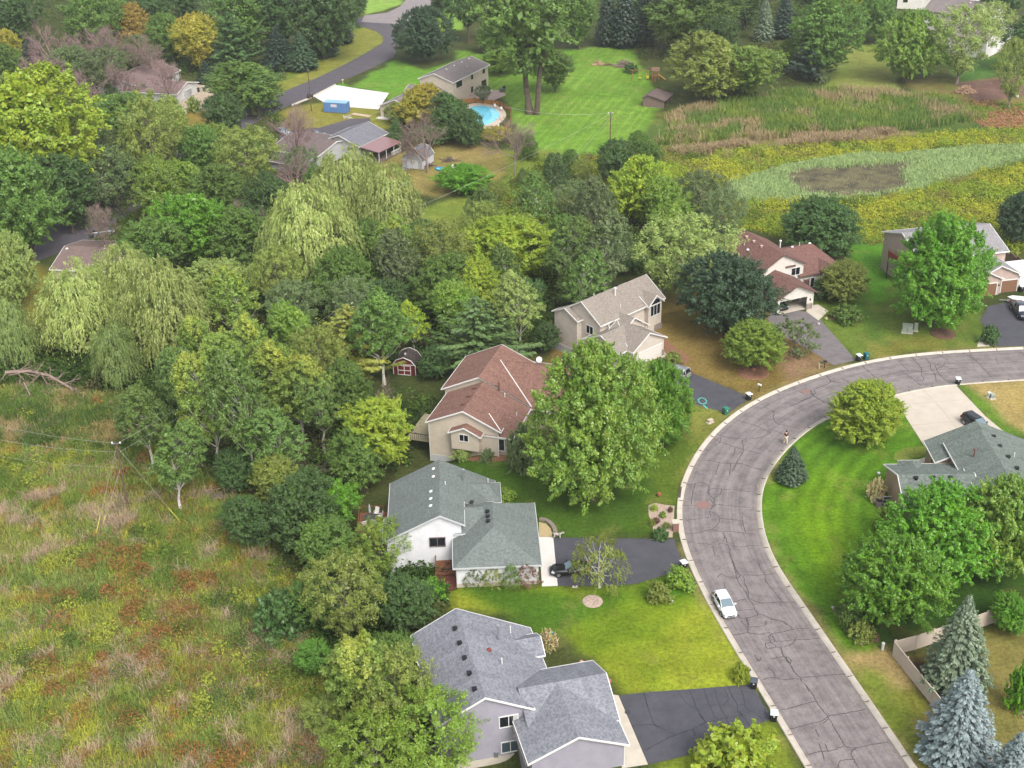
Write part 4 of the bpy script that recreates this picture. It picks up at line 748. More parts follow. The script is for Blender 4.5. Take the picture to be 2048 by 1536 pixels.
# ------------------------------------------------------------------ trees and shrubs: kind, x, lowest foliage y, top y, crown width, colour, label
TREES = '''
maple|1188|1025|684|236|light|large light green maple with a tall oval crown, between the brown roof and the street
maple|1318|900|720|128|bright|mid green maple right behind the large light green maple, beside the taupe house driveway
round|1460|708|508|198|vdark|very dark green rounded maple in front of the house with the open garage
round|1508|762|640|128|fine|low light green fine-leaved tree at the foot of the very dark maple
thin|1590|716|640|92|grey|sparse grey-green bush tree beside the curving grey driveway
maple|1886|668|428|192|bright|tall broad bright green maple in front of the beige two-garage house
round|1690|622|520|100|olive|small olive gold ornamental tree beside the front door of the brown roofed white house
round|1642|505|398|172|dark|bushy blue-green tree behind the brown roofed white house
round|2040|505|382|92|vdark|dark tree at the right edge behind the wooden fence
maple|1736|892|766|142|yellow|yellow-green young maple on the inner lawn beside the cream driveway
bluespruce|1586|972|890|72|spruce|small lone spruce on the inner lawn near the walking person
round|1788|1290|1072|215|bright|dense rounded bright green tree beside the corner of the beige fence
round|1884|1215|982|240|bright|large bright green tree between the green roofed right house and the rounded tree
round|2020|1190|950|190|light|bright green tree at the right edge beside the green roof
round|1958|1170|1030|150|bright|green tree crown squeezed between the two large trees behind the beige fence
bluespruce|1926|1400|1187|150|greenblue|tall grey-green spruce inside the beige fence with a browning lower side
bluespruce|1928|1545|1335|175|blue|blue spruce covering the end of the diagonal beige fence
bluespruce|2030|1640|1462|150|blue|blue spruce cut by the bottom right corner of the picture
round|2030|1280|1193|90|bright|small bright green tree inside the fenced yard at the right edge
shrub|2044|1425|1335|50|bright|dark green upright shrub by the stone bed at the right edge
weep|1200|1205|1077|134|olive|small weeping birch with a white trunk in a mulch ring beside the black car
shrub|1480|1575|1478|175|yellow|big yellow-green shrub at the bottom of the picture beside the cracked driveway
shrub|1692|648|614|60|mid|low round shrub island on the lawn beside the concrete walk
shrub|1320|1210|1170|48|olive|small round shrub in the lawn near the white car
airy|1372|600|425|196|pale|wide pale green many-stemmed tree behind the taupe roof
airy|1440|560|470|90|pale|smaller pale green tree touching the brown roof of the white house
wild|1270|482|303|132|yellow|yellow-green tree standing above the wood by the wetland edge
wild|1238|350|283|92|dark|dark rounded tree at the foot of the white-topped pole
wild|1372|420|372|50|dark|small dark tree between the yellow-green tree and the goldenrod
aspen|1196|440|340|84|grey|thin grey-green aspen leaning at the edge of the striped lawn
aspen|1116|400|300|58|dark|narrow dark green tree at the lower end of the striped lawn
aspen|1070|420|345|80|aspend|short green tree in the scrub below the bare branched tree
airy|1150|450|360|90|grey|grey-green sparse scrub tree above the yellow crowns
aspen|1208|545|425|110|grey|grey-green tree with pale forked branches behind the taupe house
aspen|1128|545|430|100|aspend|slim grey-green tree right of the bright yellow-green crowns
aspen|1165|600|500|95|aspend|green aspen above the left gable of the taupe house
round|1250|560|480|80|dark|dark tree against the far side of the taupe roof
round|1150|640|535|86|mid|leafy branch tree touching the left gable of the taupe house
round|1000|545|436|185|yellow|broad bright yellow-green tree in the middle of the wood
round|1050|470|410|110|yellow|smaller yellow-green crown just behind the broad bright one
wild|945|640|520|120|yellow|yellow-green tree with tall tip behind the brown roof
aspen|1040|650|545|92|pale|pale grey-green aspen with bare white twigs behind the brown roof
cedar|952|735|590|150|cedard|green feathery cedar standing against the brown roof
cedar|1010|720|640|90|cedard|low feathery cedar at the peak of the brown roof
wild|880|640|505|130|mid|mid green tree in the wood above the red shed
aspen|800|580|446|92|grey|greyish aspen with white twigs at the right edge of the willows
round|690|650|498|140|mid|green tree at the foot of the big willow group
aspen|760|720|562|120|mid|green aspen above the golden cedar
cedar|697|790|605|140|cedar|golden green feathery cedar left of the red shed
aspen|826|720|604|62|yellow|small golden tree just above the red shed
round|870|770|690|70|dark|dark shrub tree between the red shed and the brown roof
willow|612|610|368|216|willow|big pale willow at the left of the central willow group
willow|690|470|298|175|willow|tall pale willow at the top of the central willow group
willow|775|530|330|155|willow|pale willow at the right of the central willow group
willow|560|620|460|130|willowd|darker willow at the lower left of the central willow group
willow|150|745|530|185|willow|pale weeping willow beside the mown strip on the left
willow|245|660|495|160|willow|pale willow top between the two front willows on the left
willow|325|770|522|205|willow|large pale willow in front of the left wood
round|440|660|518|160|pale|silvery light green tree at the right of the large left willow
willow|230|800|650|110|willowd|dark low willow above the fallen branch
willow|20|760|600|110|willowd|dark willow at the left edge above the marsh
round|18|640|462|96|pale|silver-green tree cut by the left edge beside the mown strip
aspen|372|880|678|110|aspend|green aspen at the left front of the aspen stand
aspen|420|975|700|118|aspen|light aspen with a long white trunk in the front row
aspen|455|830|642|130|aspen|tallest yellowish aspen at the top of the aspen stand
aspen|492|1000|690|118|aspend|dark green aspen with a long straight white trunk in the front row
aspen|540|860|665|110|aspen|light aspen in the middle of the aspen stand
aspen|596|890|690|120|aspen|light aspen with a forked white trunk at the right of the stand
aspen|560|990|800|110|aspend|green aspen on the right front of the stand
aspen|290|925|752|112|aspend|dark green aspen at the left end of the aspen stand
aspen|345|1010|842|110|aspend|low green aspen in front of the stand beside the wires
aspen|640|880|735|100|aspend|dark green aspen at the right end of the stand
!round|470|1000|900|90|dark|dark low tree beside the grey garden swing
wild|765|960|790|150|yellow|yellow-green tree left of the deck of the brown roofed house
wild|720|980|860|120|mid|round green tree left of the green roofed house
deadwide|772|905|745|86|dead|dead grey-topped cedar above the yellow-green tree
wild|590|1095|952|160|dark|dark green tree cluster at the marsh edge left of the deck
wild|668|1090|965|108|bright|bright green tree beside the deck of the green roof
wild|500|1080|985|110|dark|dark bushy tree at the marsh edge right of the garden swing
wild|640|1160|1040|130|mid|mid green tree left of the white house wall
airy|762|1180|1045|120|fine|wispy green tree overhanging the white wall of the green roofed house
wild|806|1290|1150|128|dark|dark green tree between the green roof and the grey roof
airy|690|1330|1110|170|olive|tall olive yellow tree at the marsh edge with pale branches
aspen|735|1420|1250|150|aspen|olive tree left of the grey roof
shrub|560|1285|1195|110|dark|dark round bush in the marsh below the tree edge
!wild|620|1370|1280|70|vivid|small vivid green sapling tree at the marsh edge
airy|790|1530|1300|190|olive|wispy olive tree leaning over the grey roof corner
airy|880|1610|1400|190|fine|green wispy tree in front of the grey gable wall
airy|750|1640|1440|200|fine|light green tree at the bottom edge left of the grey house
airy|650|1480|1400|100|olive|low olive tree at the marsh edge near the bottom
wild|60|370|128|270|yellow|huge yellow-green tree in the upper left
wild|-10|310|250|90|dark|dark tree at the left edge below the huge yellow-green tree
wild|40|560|285|170|mid|green tree with a visible trunk by the left road
wild|130|470|300|150|dark|dark green tree beside the left road
wild|30|330|240|110|dark|dark tree at the left edge above the left road
wild|235|330|180|140|mid|slim green tree in front of the white garage gable
airy|300|420|185|150|olive|thin brownish green tree in the middle of the upper left wood
airy|205|430|290|140|grey|sparse brown-green tree left of the middle of the wood
!wild|500|262|118|168|mid|large green tree beside the far road and white garage
wild|390|560|378|150|bright|bright green tree in the middle of the left wood
wild|470|520|410|130|mid|green tree left of the central willows
wild|300|580|430|130|mid|mid green tree behind the left willows
wild|430|430|320|120|mid|green tree in the middle of the wood left of the porch house
airy|490|400|250|150|olive|brownish thin tree left of the porch house
wild|540|440|350|110|dark|dark tree in front of the porch house wing
airy|600|360|290|70|grey|sparse tree standing against the porch house roof
dead|200|540|400|90|dead|bare pale dead tree beside the lone brown roof in the left wood
dead|490|545|380|90|dead|bare pale dead tree at the left of the central willows
dead|585|380|200|110|pink|bare thin tree in front of the porch house wing roof
spruce|600|142|60|78|spruce|big grey-green spruce at the near end of the row by the far road
spruce|648|122|30|62|spruce|spruce in the row by the far road, second from the near end
spruce|680|95|10|60|dspruce|dark spruce at the far end of the row by the far road
spruce|555|150|50|80|dspruce|dark spruce left of the row by the far road
cedar|460|140|20|100|dark|dark pyramidal tree in the upper left conifer group
spruce|430|150|90|40|spruce|small spruce at the foot of the pyramidal tree
spruce|484|140|88|34|spruce|little spruce left of the large green roadside tree
spruce|64|150|72|80|dspruce|dark spruce among the grey bare trees at the far left
bluespruce|300|165|96|34|blue|narrow blue spruce behind the white garage gable
spruce|410|172|120|44|dspruce|dark spruce beside the bins of the white garage
wild|392|135|28|100|gold|golden yellow tree at the top left of the road spruces
wild|250|95|8|94|orange|orange brown autumn tree at the top left
wild|175|100|-20|130|mid|green tree left of the orange tree
wild|215|70|-30|90|light|light green crown between the orange tree and the top edge
wild|20|110|-30|110|dark|dark tree in the top left corner
wild|15|130|55|60|gold|golden yellow bush tree at the left edge below the corner
dead|100|190|40|100|pink|tall bare grey tree in the top left, leftmost of the bare trees
deadwide|160|190|60|130|pink|wide bare reddish grey tree in the upper left
dead|215|170|40|110|pink|bare grey tree just left of the white garage roof
deadwide|240|230|120|110|pink|bare low tree over the brown garage roof
deadwide|180|260|130|130|pink|bare reddish tree below the other bare trees
dead|330|215|110|90|pink|bare tree in front of the white garage gable
dead|300|170|60|90|dead|bare tree behind the white garage
deadwide|60|200|110|110|pink|bare low tree at the far left above the yellow tree
wild|130|150|90|90|grey|grey-green scrub tree among the bare trees
wild|340|90|20|90|mid|green tree right of the orange tree
wild|310|60|-20|80|dark|dark green tree at the top edge right of the orange tree
wild|480|60|-40|130|mid|mid green tree at the top edge
wild|555|60|-40|120|dark|dark green tree at the top edge above the spruces
wild|640|55|-60|150|dark|dark green maple at the top beside the road junction
wild|700|60|-30|70|dark|dark tree right at the road junction
round|846|148|12|116|vdark|very dark round maple beside the pool house
!cotton|935|105|-40|84|dark|dark poplar at the top right of the round maple
cotton|1058|262|-70|225|mid|giant cottonwood with a double trunk on the striped lawn
!wild|1160|120|-30|95|mid|green tree at the top edge right of the giant cottonwood
!wild|1015|110|-30|100|mid|green tree behind the giant cottonwood on its left
wild|880|30|-50|70|dark|dark tree at the top edge beside the worn road
spruce|1215|100|-40|60|dspruce|dark spruce at the head of the striped lawn, left of three
spruce|1250|105|-50|70|dspruce|dark spruce at the head of the striped lawn, middle of three
spruce|1290|100|-50|60|dspruce|dark spruce at the head of the striped lawn, right of three
!wild|1370|150|-40|200|mid|large pale-topped green tree at the top behind the wooden shed
!wild|1428|240|62|165|olive|olive green wide tree beside the old wooden shed
!wild|1500|230|85|140|light|bright green bushy tree right of the olive tree
!wild|1470|215|120|110|dark|dark green tree in the middle of the clump beside the old shed
round|1580|150|76|60|light|small light green round tree left of the brown cedar
cedar|1622|165|66|82|dspruce|dark browned spruce beside the small round tree
shrub|1636|168|130|48|grey|grey-green bush at the near end of the dark spruce
spruce|1530|90|-10|50|greenblue|blue-green spruce at the top edge
spruce|1570|85|-20|60|dspruce|dark spruce at the top edge right of the blue one
wild|1650|95|-20|150|mid|large green tree at the top of the upper meadow
wild|1718|75|-10|60|yellow|yellow-green tree at the top edge of the upper meadow
wild|1760|80|-20|90|mid|round green tree at the top edge left of the white wall
wild|1495|80|-40|80|dark|dark tree behind the bushy clump at the top
round|1822|190|18|130|light|yellow-tipped tree at the left of the pair before the white far houses
airy|1925|200|4|150|pale|pale willow-like tree right before the white far house
airy|1990|120|0|80|pale|pale feathery tree crown against the far brown roof
airy|2030|235|75|80|olive|olive sparse tree at the right edge by the vegetable plot
wild|2060|130|20|110|dark|dark hedge tree at the right edge behind the white far house
wild|2010|40|-60|100|dark|dark tree in the top right corner
!wild|835|285|168|100|gold|golden green tree in front of the pool house garage
deadwide|852|375|205|135|dead|wide bare grey tree above the white gambrel shed
!wild|900|290|185|90|dark|dark juniper tree behind the bare grey tree
!round|935|310|215|75|dark|dark dense tree beside the pool
!wild|880|305|250|110|dark|dark crown right of the porch house roof
spruce|793|305|230|50|dark|bluish dark conifer at the right end of the porch house roof
!wild|800|260|205|60|olive|olive tree left of the golden tree by the pool house
dead|1028|370|230|100|dead|dark bare branched tree below the swimming pool
!round|925|405|330|110|bright|bright round bush below the white board by the grey shed
!airy|985|300|255|70|gold|rusty brown airy tree beside the pool fence
!airy|965|215|170|40|grey|small grey-green tree beside the pool shed
!wild|1112|205|95|95|mid|green tree under the right side of the giant cottonwood
!wild|1000|165|95|90|light|light green tree under the left side of the giant cottonwood
!wild|975|120|50|60|mid|mid green tree right of the dark round maple
wild|960|480|370|70|aspend|scrub tree at the right of the open green clearing
wild|840|510|445|80|dark|dark green tree at the right edge of the willows below the clearing
shrub|1785|690|640|1|mid|
shrub|1980|692|655|36|dark|clipped dark ball shrub beside the mailbox at the right
shrub|1756|1003|960|36|flower|pinkish flowering hydrangea bush at the end wall of the green roofed right house
shrub|1098|1304|1264|36|flower|dried brown hydrangea bush at the grey roof corner
shrub|924|926|896|38|pale|white flowering hydrangea bush at the beige wall
shrub|972|926|902|26|grey|small grey-green bush at the corner of the beige wall
shrub|1045|950|858|64|grey|large grey-green bush in front of the beige house
thin|1045|1185|1128|64|pink2|
shrub|1012|1008|982|44|light|hosta clump behind the green roof
shrub|1362|1182|1143|56|fine|flower bed clump at the corner of the black driveway
shrub|1322|1082|1058|34|dark|green clump around the brick mailbox pillar
shrub|1482|1366|1330|34|yellow|yellow-green perennial clump around the white mailbox
shrub|386|228|196|32|pale|cream flowering bush in front of the white garage
thin|936|1184|1136|34|olive|
shrub|1000|1186|1150|60|olive|
thin|1060|1192|1125|54|grey|
shrub|1262|150|128|30|dark|green brush at the edge of the brush pile
shrub|1700|1262|1210|50|mid|green flower bed shrubs at the foot of the rounded tree
shrub|1725|1285|1245|50|olive|yellowish flower bed shrubs at the lower end of the stone edged bed
thin|200|780|700|80|grey|
round|480|1270|1200|2|mid|
shrub|1650|600|560|70|dark|dark shrubs under the olive ornamental tree
shrub|1310|700|668|30|mid|
shrub|1345|730|706|34|olive|low plants in the mulch bed beside the silver car
wild|1090|720|640|60|dark|dark tree behind the left corner of the taupe house
shrub|1765|1065|1020|40|fine|leafy shrub below the two air conditioners
!round|712|1140|1065|66|mid|green tree in front of the lower deck corner
shrub|860|1205|1165|70|bright|bright green bushes below the white wall
wild|640|1250|1150|110|mid|mid green tree above the olive tree at the marsh edge
'''
for ln in TREES.strip().split('\n'):
    k, x, yb, yt, w_, c_, lb = ln.split('|')
    if not lb: continue
    t_ = tree(k.lstrip('!'), float(x), float(yb), float(yt), float(w_), c_, lb, lone=k[0] == '!')
    if lb.startswith('giant'): t2 = MB(); t2.tube((.55, .3, -.3), (.9, .5, 4.5), .30, .22, 8); t2.tube((.9, .5, 4.5), (1.9, 1.2, 10), .22, .08, 8); t2.build('trunk', BARK, t_)
# woody stems and lilac hedge along the garage wall of the green roofed house
for x, yb, yt, w_, c_, lb in ((950,1180,1135,40,'grey','leggy brown-stemmed lilac at the left end of the garage wall'),(985,1184,1138,40,'olive','leggy lilac second from the left along the garage wall'),(1022,1186,1130,34,'mid','greenest of the lilacs along the garage wall'),(1058,1184,1130,46,'red','reddish leggy lilac at the right end of the garage wall')):
    tree('thin', x, yb, yt, w_, c_, lb, 'lilac_bush', cat='bush', group='lilacs along the garage wall', bark=DEADM)

# ---- the rest of the woods: trees nothing in the picture tells apart, filled in between the ones above
def fillwood(px, n, dist, sizes, pick, region, seed):
    rs_ = np.random.RandomState(seed); P = gps(px); x0, y0 = P.min(0); x1, y1 = P.max(0); got = 0; tries = 0
    while got < n and tries < 4000:
        tries += 1; x, y = rs_.uniform(x0, x1), rs_.uniform(y0, y1)
        if not inside(np.array([x]), np.array([y]), P)[0]: continue
        if any(math.hypot(x-q.x, y-q.y) < r_ for q, r_ in KEEPT): continue
        h = rs_.uniform(*sizes); k, c = pick[rs_.randint(len(pick))]; R0, H0 = NOM[k]; r = h/H0*R0*rs_.uniform(.8, 1.15)
        if any(math.hypot(x-bx, y-by) < dist*(.6+.5*min(1, br/4)) for bx, by, br in BASES): continue
        BASES.append((x, y, r)); got += 1; cr, tr = proto(k, rs_.randint(NVAR[k])); nm = {'aspen': 'aspen_tree'}.get(k, 'broadleaf_tree')
        e = empty(nm, (x, y, zat(x, y)), rs_.uniform(0, 6.28), '%s %s standing deep in the %s' % ({'mid': 'mid green', 'dark': 'dark green', 'olive': 'olive', 'aspend': 'grey-green', 'aspen': 'light green', 'grey': 'greyish', 'light': 'fresh green', 'pink': 'bare'}.get(c, c), {'aspen': 'aspen', 'airy': 'sparse tree', 'dead': 'dead tree'}.get(k, 'tree'), region), 'tree', 'trees deep in the '+region)
        e.scale = (r/R0, r/R0, h/H0)
        if cr is None: o = link('branches', tr, None, e); setm(o, DEADP); continue
        a = link('crown', cr, None, e); setm(a, LEAF[c]); b = link('trunk', tr, None, e); setm(b, BK.get(k, BARK))
KEEPT = [(gp(*q_), r_) for q_, r_ in (((808,765),8),((808,800),8),((808,830),6),((630,285),11),((566,275),7),((205,485),6),((850,350),14),((740,320),16),((600,330),12),((438,1010),6),((850,440),12),((900,470),12),((930,440),10),((257,1010),8),((741,1052),11),((345,240),16),((400,215),24),((440,190),22),((430,262),16),((470,240),12),((130,500),12),((330,870),4),((880,180),6),((1290,160),16),((1320,200),12),((1500,300),2),((1180,330),8),((300,900),8))]
WM = [('wild', 'mid'), ('wild', 'mid'), ('aspen', 'aspend'), ('aspen', 'aspen'), ('wild', 'dark'), ('airy', 'olive'), ('airy', 'grey'), ('wild', 'light')]
fillwood([(340,870),(330,770),(500,600),(700,560),(860,480),(960,500),(1240,430),(1420,430),(1450,500),(1400,560),(1240,530),(1110,600),(1100,680),(960,690),(860,760),(840,900),(720,990),(560,1000),(450,940)], 62, 7.2, (9, 15), WM, 'central wood', 3)
fillwood([(-60,160),(330,110),(560,160),(540,240),(470,330),(700,400),(560,500),(480,620),(330,560),(240,520),(150,450),(-60,420)], 58, 8.5, (9, 15), WM+[('airy', 'grey'), ('dead', 'pink')], 'upper left wood', 4)
fillwood([(560,1020),(720,1000),(760,1060),(800,1180),(870,1230),(830,1260),(800,1400),(860,1560),(740,1560),(650,1380),(620,1200),(560,1090)], 16, 5.5, (5.5, 9), [('wild', 'mid'), ('airy', 'olive'), ('wild', 'olive'), ('aspen', 'aspen')], 'tree belt beside the marsh', 5)
fillwood([(-60,-60),(560,-60),(700,-50),(690,0),(560,60),(330,100),(-60,110)], 34, 12, (11, 17), [('wild', 'mid'), ('wild', 'dark'), ('wild', 'olive'), ('airy', 'grey')], 'far wood at the top left', 6)
fillwood([(1170,-60),(1650,-60),(1760,-40),(1740,50),(1660,80),(1570,150),(1480,190),(1340,110),(1190,60)], 22, 12, (11, 17), [('wild', 'mid'), ('wild', 'dark'), ('spruce', 'dspruce'), ('wild', 'light')], 'far wood behind the striped lawn', 7)
fillwood([(1040,300),(1110,330),(1290,310),(1340,400),(1240,430),(1000,450),(980,400),(1060,340)], 14, 7, (4, 7), [('aspen', 'aspend'), ('airy', 'olive'), ('wild', 'mid')], 'scrub below the striped lawn', 8)
# ------------------------------------------------------------------ houses
class House:
    """local frame: u along the angle, v to its left, z up from street level; wings are gables with asymmetric eaves"""
    def __init__(s, name, px, ang, label, wallm, roofm, trim=WHITE, base=0.0, cat='house', z0=None):
        q = g0([px], z0 if z0 is not None else 0.0)[0]; s.ox, s.oy = q; s.a = math.radians(ang)
        s.e = empty(name, (q[0], q[1], 0), s.a, label, cat); s.W = MB(); s.Rf = MB(); s.Tr = MB(); s.wm = wallm; s.rm = roofm; s.tm = trim; s.base = base
        s.wins = []; s.roofparts = []
    def P(s, ax, a, c, z): return (a, c, z) if ax == 'u' else (c, a, z)
    def wing(s, ax, a0, a1, r, zr, b0, z0, b1, z1, h0=0.0, h1=0.0, base=None, oh=.45, og=.35, walls=True, th_=.16, bd0=(1, 1), bd1=(1, 1), be=(1, 1), k0_=1, k1_=1):
        """ridge along ax from a0 to a1 at cross position r; eaves at cross b0<b1"""
        P = lambda a, c, z: s.P(ax, a, c, z); base = s.base if base is None else base
        ra0, ra1 = a0+h0, a1-h1
        L0 = math.hypot(r-b0, zr-z0); L1 = math.hypot(b1-r, zr-z1)
        def rf(pts, uv):
            n = Vector(Vector(pts[1])-Vector(pts[0])).cross(Vector(pts[2])-Vector(pts[0]))
            if n.z < 0: pts = pts[::-1]; uv = uv[::-1]
            s.Rf.face(pts, uv)
            low = [(p[0], p[1], p[2]-th_) for p in pts]; s.Tr.face(low[::-1])
        sl0 = math.hypot(h0, zr-z0) if h0 else 0; sl1 = math.hypot(h1, zr-z1) if h1 else 0
        rf([P(a0, b0, z0), P(a1, b0, z0), P(ra1, r, zr), P(ra0, r, zr)], [(a0, 0), (a1, 0), (ra1, L0), (ra0, L0)])
        rf([P(a0, b1, z1), P(a1, b1, z1), P(ra1, r, zr), P(ra0, r, zr)], [(a0, 0), (a1, 0), (ra1, L1), (ra0, L1)])
        if h0: rf([P(a0, b0, z0), P(a0, b1, z1), P(ra0, r, zr)], [(b0, 0), (b1, 0), (r, sl0)])
        if h1: rf([P(a1, b0, z0), P(a1, b1, z1), P(ra1, r, zr)], [(b0, 0), (b1, 0), (r, sl1)])
        # trim boards (fascia and rakes), set slightly proud
        def board(p, q, hh=th_+.03, t=.04):
            p, q = Vector(p), Vector(q); d = q-p; d2 = Vector((d.x, d.y, 0))
            if d2.length < .05: return
            n = Vector((d2.y, -d2.x, 0)).normalized()*t
            A = [p+Vector((0, 0, .015)), q+Vector((0, 0, .015)), q-Vector((0, 0, hh)), p-Vector((0, 0, hh))]
            B = [x+n for x in A]; C_ = [x-n for x in A]
            s.Tr.face(B); s.Tr.face(C_[::-1]); s.Tr.face([A[0]+n, A[1]+n, A[1]-n, A[0]-n][::-1]); s.Tr.face([A[3]+n, A[2]+n, A[2]-n, A[3]-n]); s.Tr.face([A[0]+n, A[3]+n, A[3]-n, A[0]-n]); s.Tr.face([A[1]+n, A[2]+n, A[2]-n, A[1]-n][::-1])
        if be[0]: board(P(a0, b0, z0), P(a1, b0, z0))
        if be[1]: board(P(a0, b1, z1), P(a1, b1, z1))
        if h0: board(P(a0, b0, z0), P(a0, b1, z1))
        else:
            if bd0[0]: board(P(a0, b0, z0), P(a0, r, zr))
            if bd0[1]: board(P(a0, r, zr), P(a0, b1, z1))
        if h1: board(P(a1, b0, z0), P(a1, b1, z1))
        else:
            if bd1[0]: board(P(a1, b0, z0), P(a1, r, zr))
            if bd1[1]: board(P(a1, r, zr), P(a1, b1, z1))
        # ridge cap
        n = 6
        if walls:
            g = .07+th_
            k0 = (zr-z0)/(r-b0); k1 = (zr-z1)/(b1-r); c0 = b0+oh; c1 = b1-oh; e0 = a0+og; e1 = a1-og
            zc0 = z0+k0*oh-g; zc1 = z1+k1*oh-g; zrr = zr-g
            def quad(*p): s.W.face(list(p))
            quad(P(e0, c0, base), P(e1, c0, base), P(e1, c0, zc0), P(e0, c0, zc0)); quad(P(e0, c1, base), P(e1, c1, base), P(e1, c1, zc1), P(e0, c1, zc1))
            for e, h in ((e0, h0), (e1, h1)):
                if h: quad(P(e, c0, base), P(e, c1, base), P(e, c1, min(zc0, zc1)), P(e, c0, min(zc0, zc1)))
                else: quad(P(e, c0, base), P(e, c1, base), P(e, c1, zc1), P(e, r, zrr), P(e, c0, zc0))
        return s
    def box(s, u0, u1, v0, v1, z0, z1): s.W.bx(u0, u1, v0, v1, z0, z1); return s
    def face_M(s, f):
        return {'v-': (Vector((1, 0, 0)), Vector((0, -1, 0))), 'v+': (Vector((-1, 0, 0)), Vector((0, 1, 0))), 'u+': (Vector((0, 1, 0)), Vector((1, 0, 0))), 'u-': (Vector((0, -1, 0)), Vector((-1, 0, 0)))}[f]
    def panel(s, mb, c, f, w_, h, t, off=0.0, dx=0, dz=0):
        T_, N_ = s.face_M(f); c = Vector(c)+T_*dx+Vector((0, 0, dz))+N_*(off+t/2)
        rz = math.atan2(T_.y, T_.x); mb.box(c, (w_, t, h), rz)
    def window(s, c, f, w_, h, panes=2, frame=None, glass=None, arch=False, curtain=None):
        fm = MB(); fw = .09
        s.panel(fm, c, f, w_+.2, fw, .08, dz=h/2+fw/2); s.panel(fm, c, f, w_+.2, fw, .10, dz=-h/2-fw/2)
        for sx in (-1, 1): s.panel(fm, c, f, fw, h, .08, dx=sx*(w_/2+fw/2))
        for i in range(1, panes): s.panel(fm, c, f, .07, h, .07, dx=-w_/2+w_*i/panes)
        fo = fm.build('window', frame or s.tm, s.e)
        g = MB(); s.panel(g, c, f, w_, h, .03, off=.005); g.build('pane', glass or DARKGLASS, fo)
        if curtain: m = MB(); s.panel(m, c, f, w_*curtain, h, .012, off=.037, dx=w_*(.5-curtain/2)); m.build('curtain', mat('curtain_cloth', C(196, 194, 190, .8), .8), fo)
        if arch:
            T_, N_ = s.face_M(f); cc = Vector(c)+Vector((0, 0, h/2+.2)); n = 12; a = MB(); b = MB()
            pts = [cc+N_*.04+T_*(w_/2*math.cos(math.pi*i/n))+Vector((0, 0, w_*.42*math.sin(math.pi*i/n))) for i in range(n+1)]; a.face(pts); a.build('arch_pane', DARKGLASS, fo)
            for i in range(n): b.tube(pts[i]+N_*.03, pts[i+1]+N_*.03, .06, n=4)
            b.build('arch_frame', s.tm, fo)
        return fo
    def door(s, c, f, w_=.95, h=2.05, m=None):
        d = MB(); s.panel(d, c, f, w_, h, .06, dz=h/2); o = d.build('door', m or s.tm, s.e)
        t = MB(); s.panel(t, c, f, .1, h+.1, .09, dx=-w_/2-.05, dz=h/2+.05); s.panel(t, c, f, .1, h+.1, .09, dx=w_/2+.05, dz=h/2+.05); t.build('door_frame', s.tm, o)
        k = MB(); s.panel(k, c, f, .08, .12, .12, dx=w_*.36, dz=1.0); k.build('handle', METAL, o); return o
    def garage(s, c, f, w_=4.9, h=2.15, m=None, rows=4, trim=None):
        d = MB(); rh = h/rows
        for i in range(rows): s.panel(d, c, f, w_, rh-.03, .05, off=.0, dz=rh*(i+.5)); 
        s.panel(d, c, f, w_, h, .02, dz=h/2); o = d.build('garage_door', m or s.tm, s.e)
        t = MB(); 
        for sx in (-1, 1): s.panel(t, c, f, .14, h+.14, .10, dx=sx*(w_/2+.07), dz=h/2+.07)
        s.panel(t, c, f, w_, .14, .10, dz=h+.07); t.build('door_frame', trim or s.tm, o); return o
    def vent(s, u, v, z, kind='box', m=None, name=None):
        b = MB()
        if kind == 'box': b.bx(u-.18, u+.18, v-.18, v+.18, z-.25, z+.16); b.bx(u-.24, u+.24, v-.24, v+.24, z+.16, z+.22); nm = 'roof_vent'; mm = m or BLACKP
        elif kind == 'pipe': b.tube((u, v, z-.4), (u, v, z+.45), .06, n=8); nm = 'vent_pipe'; mm = m or WHITE
        elif kind == 'flue': b.tube((u, v, z-.5), (u, v, z+1.0), .11, n=8); b.lathe((u, v, z+1.0), [(.0, .28), (.2, .2), (.22, .0), (.0, 0)], 8); nm = 'chimney_flue'; mm = m or METAL
        elif kind == 'dome': b.lathe((u, v, z-.1), [(.26, 0), (.26, .12), (.16, .22), (0, .26)], 10); nm = 'roof_vent'; mm = m or WHITE
        s.roofparts.append((nm, b, mm)); return s
    def finish(s):
        w_ = s.W.build('wall', s.wm, s.e); r = s.Rf.build('roof', s.rm, s.e); s.Tr.build('roof_trim', s.tm, r)
        for nm, b, mm in s.roofparts: b.build(nm, mm, r)
        s.roof = r; return s
    def part(s, name, mb, m, parent=None): return mb.build(name, m, parent or s.e)
    def down(s, u, v, z0, z1): b = MB(); b.box((u, v, (z0+z1)/2), (.09, .09, z1-z0)); return b.build('downspout', s.tm, s.e)
    def world(s, u, v, z=0): c, d = math.cos(s.a), math.sin(s.a); return Vector((s.ox+u*c-v*d, s.oy+u*d+v*c, z))
def rz_(zr, r, z0, b, x): return zr+(z0-zr)*(x-r)/(b-r)         # roof height at cross position x

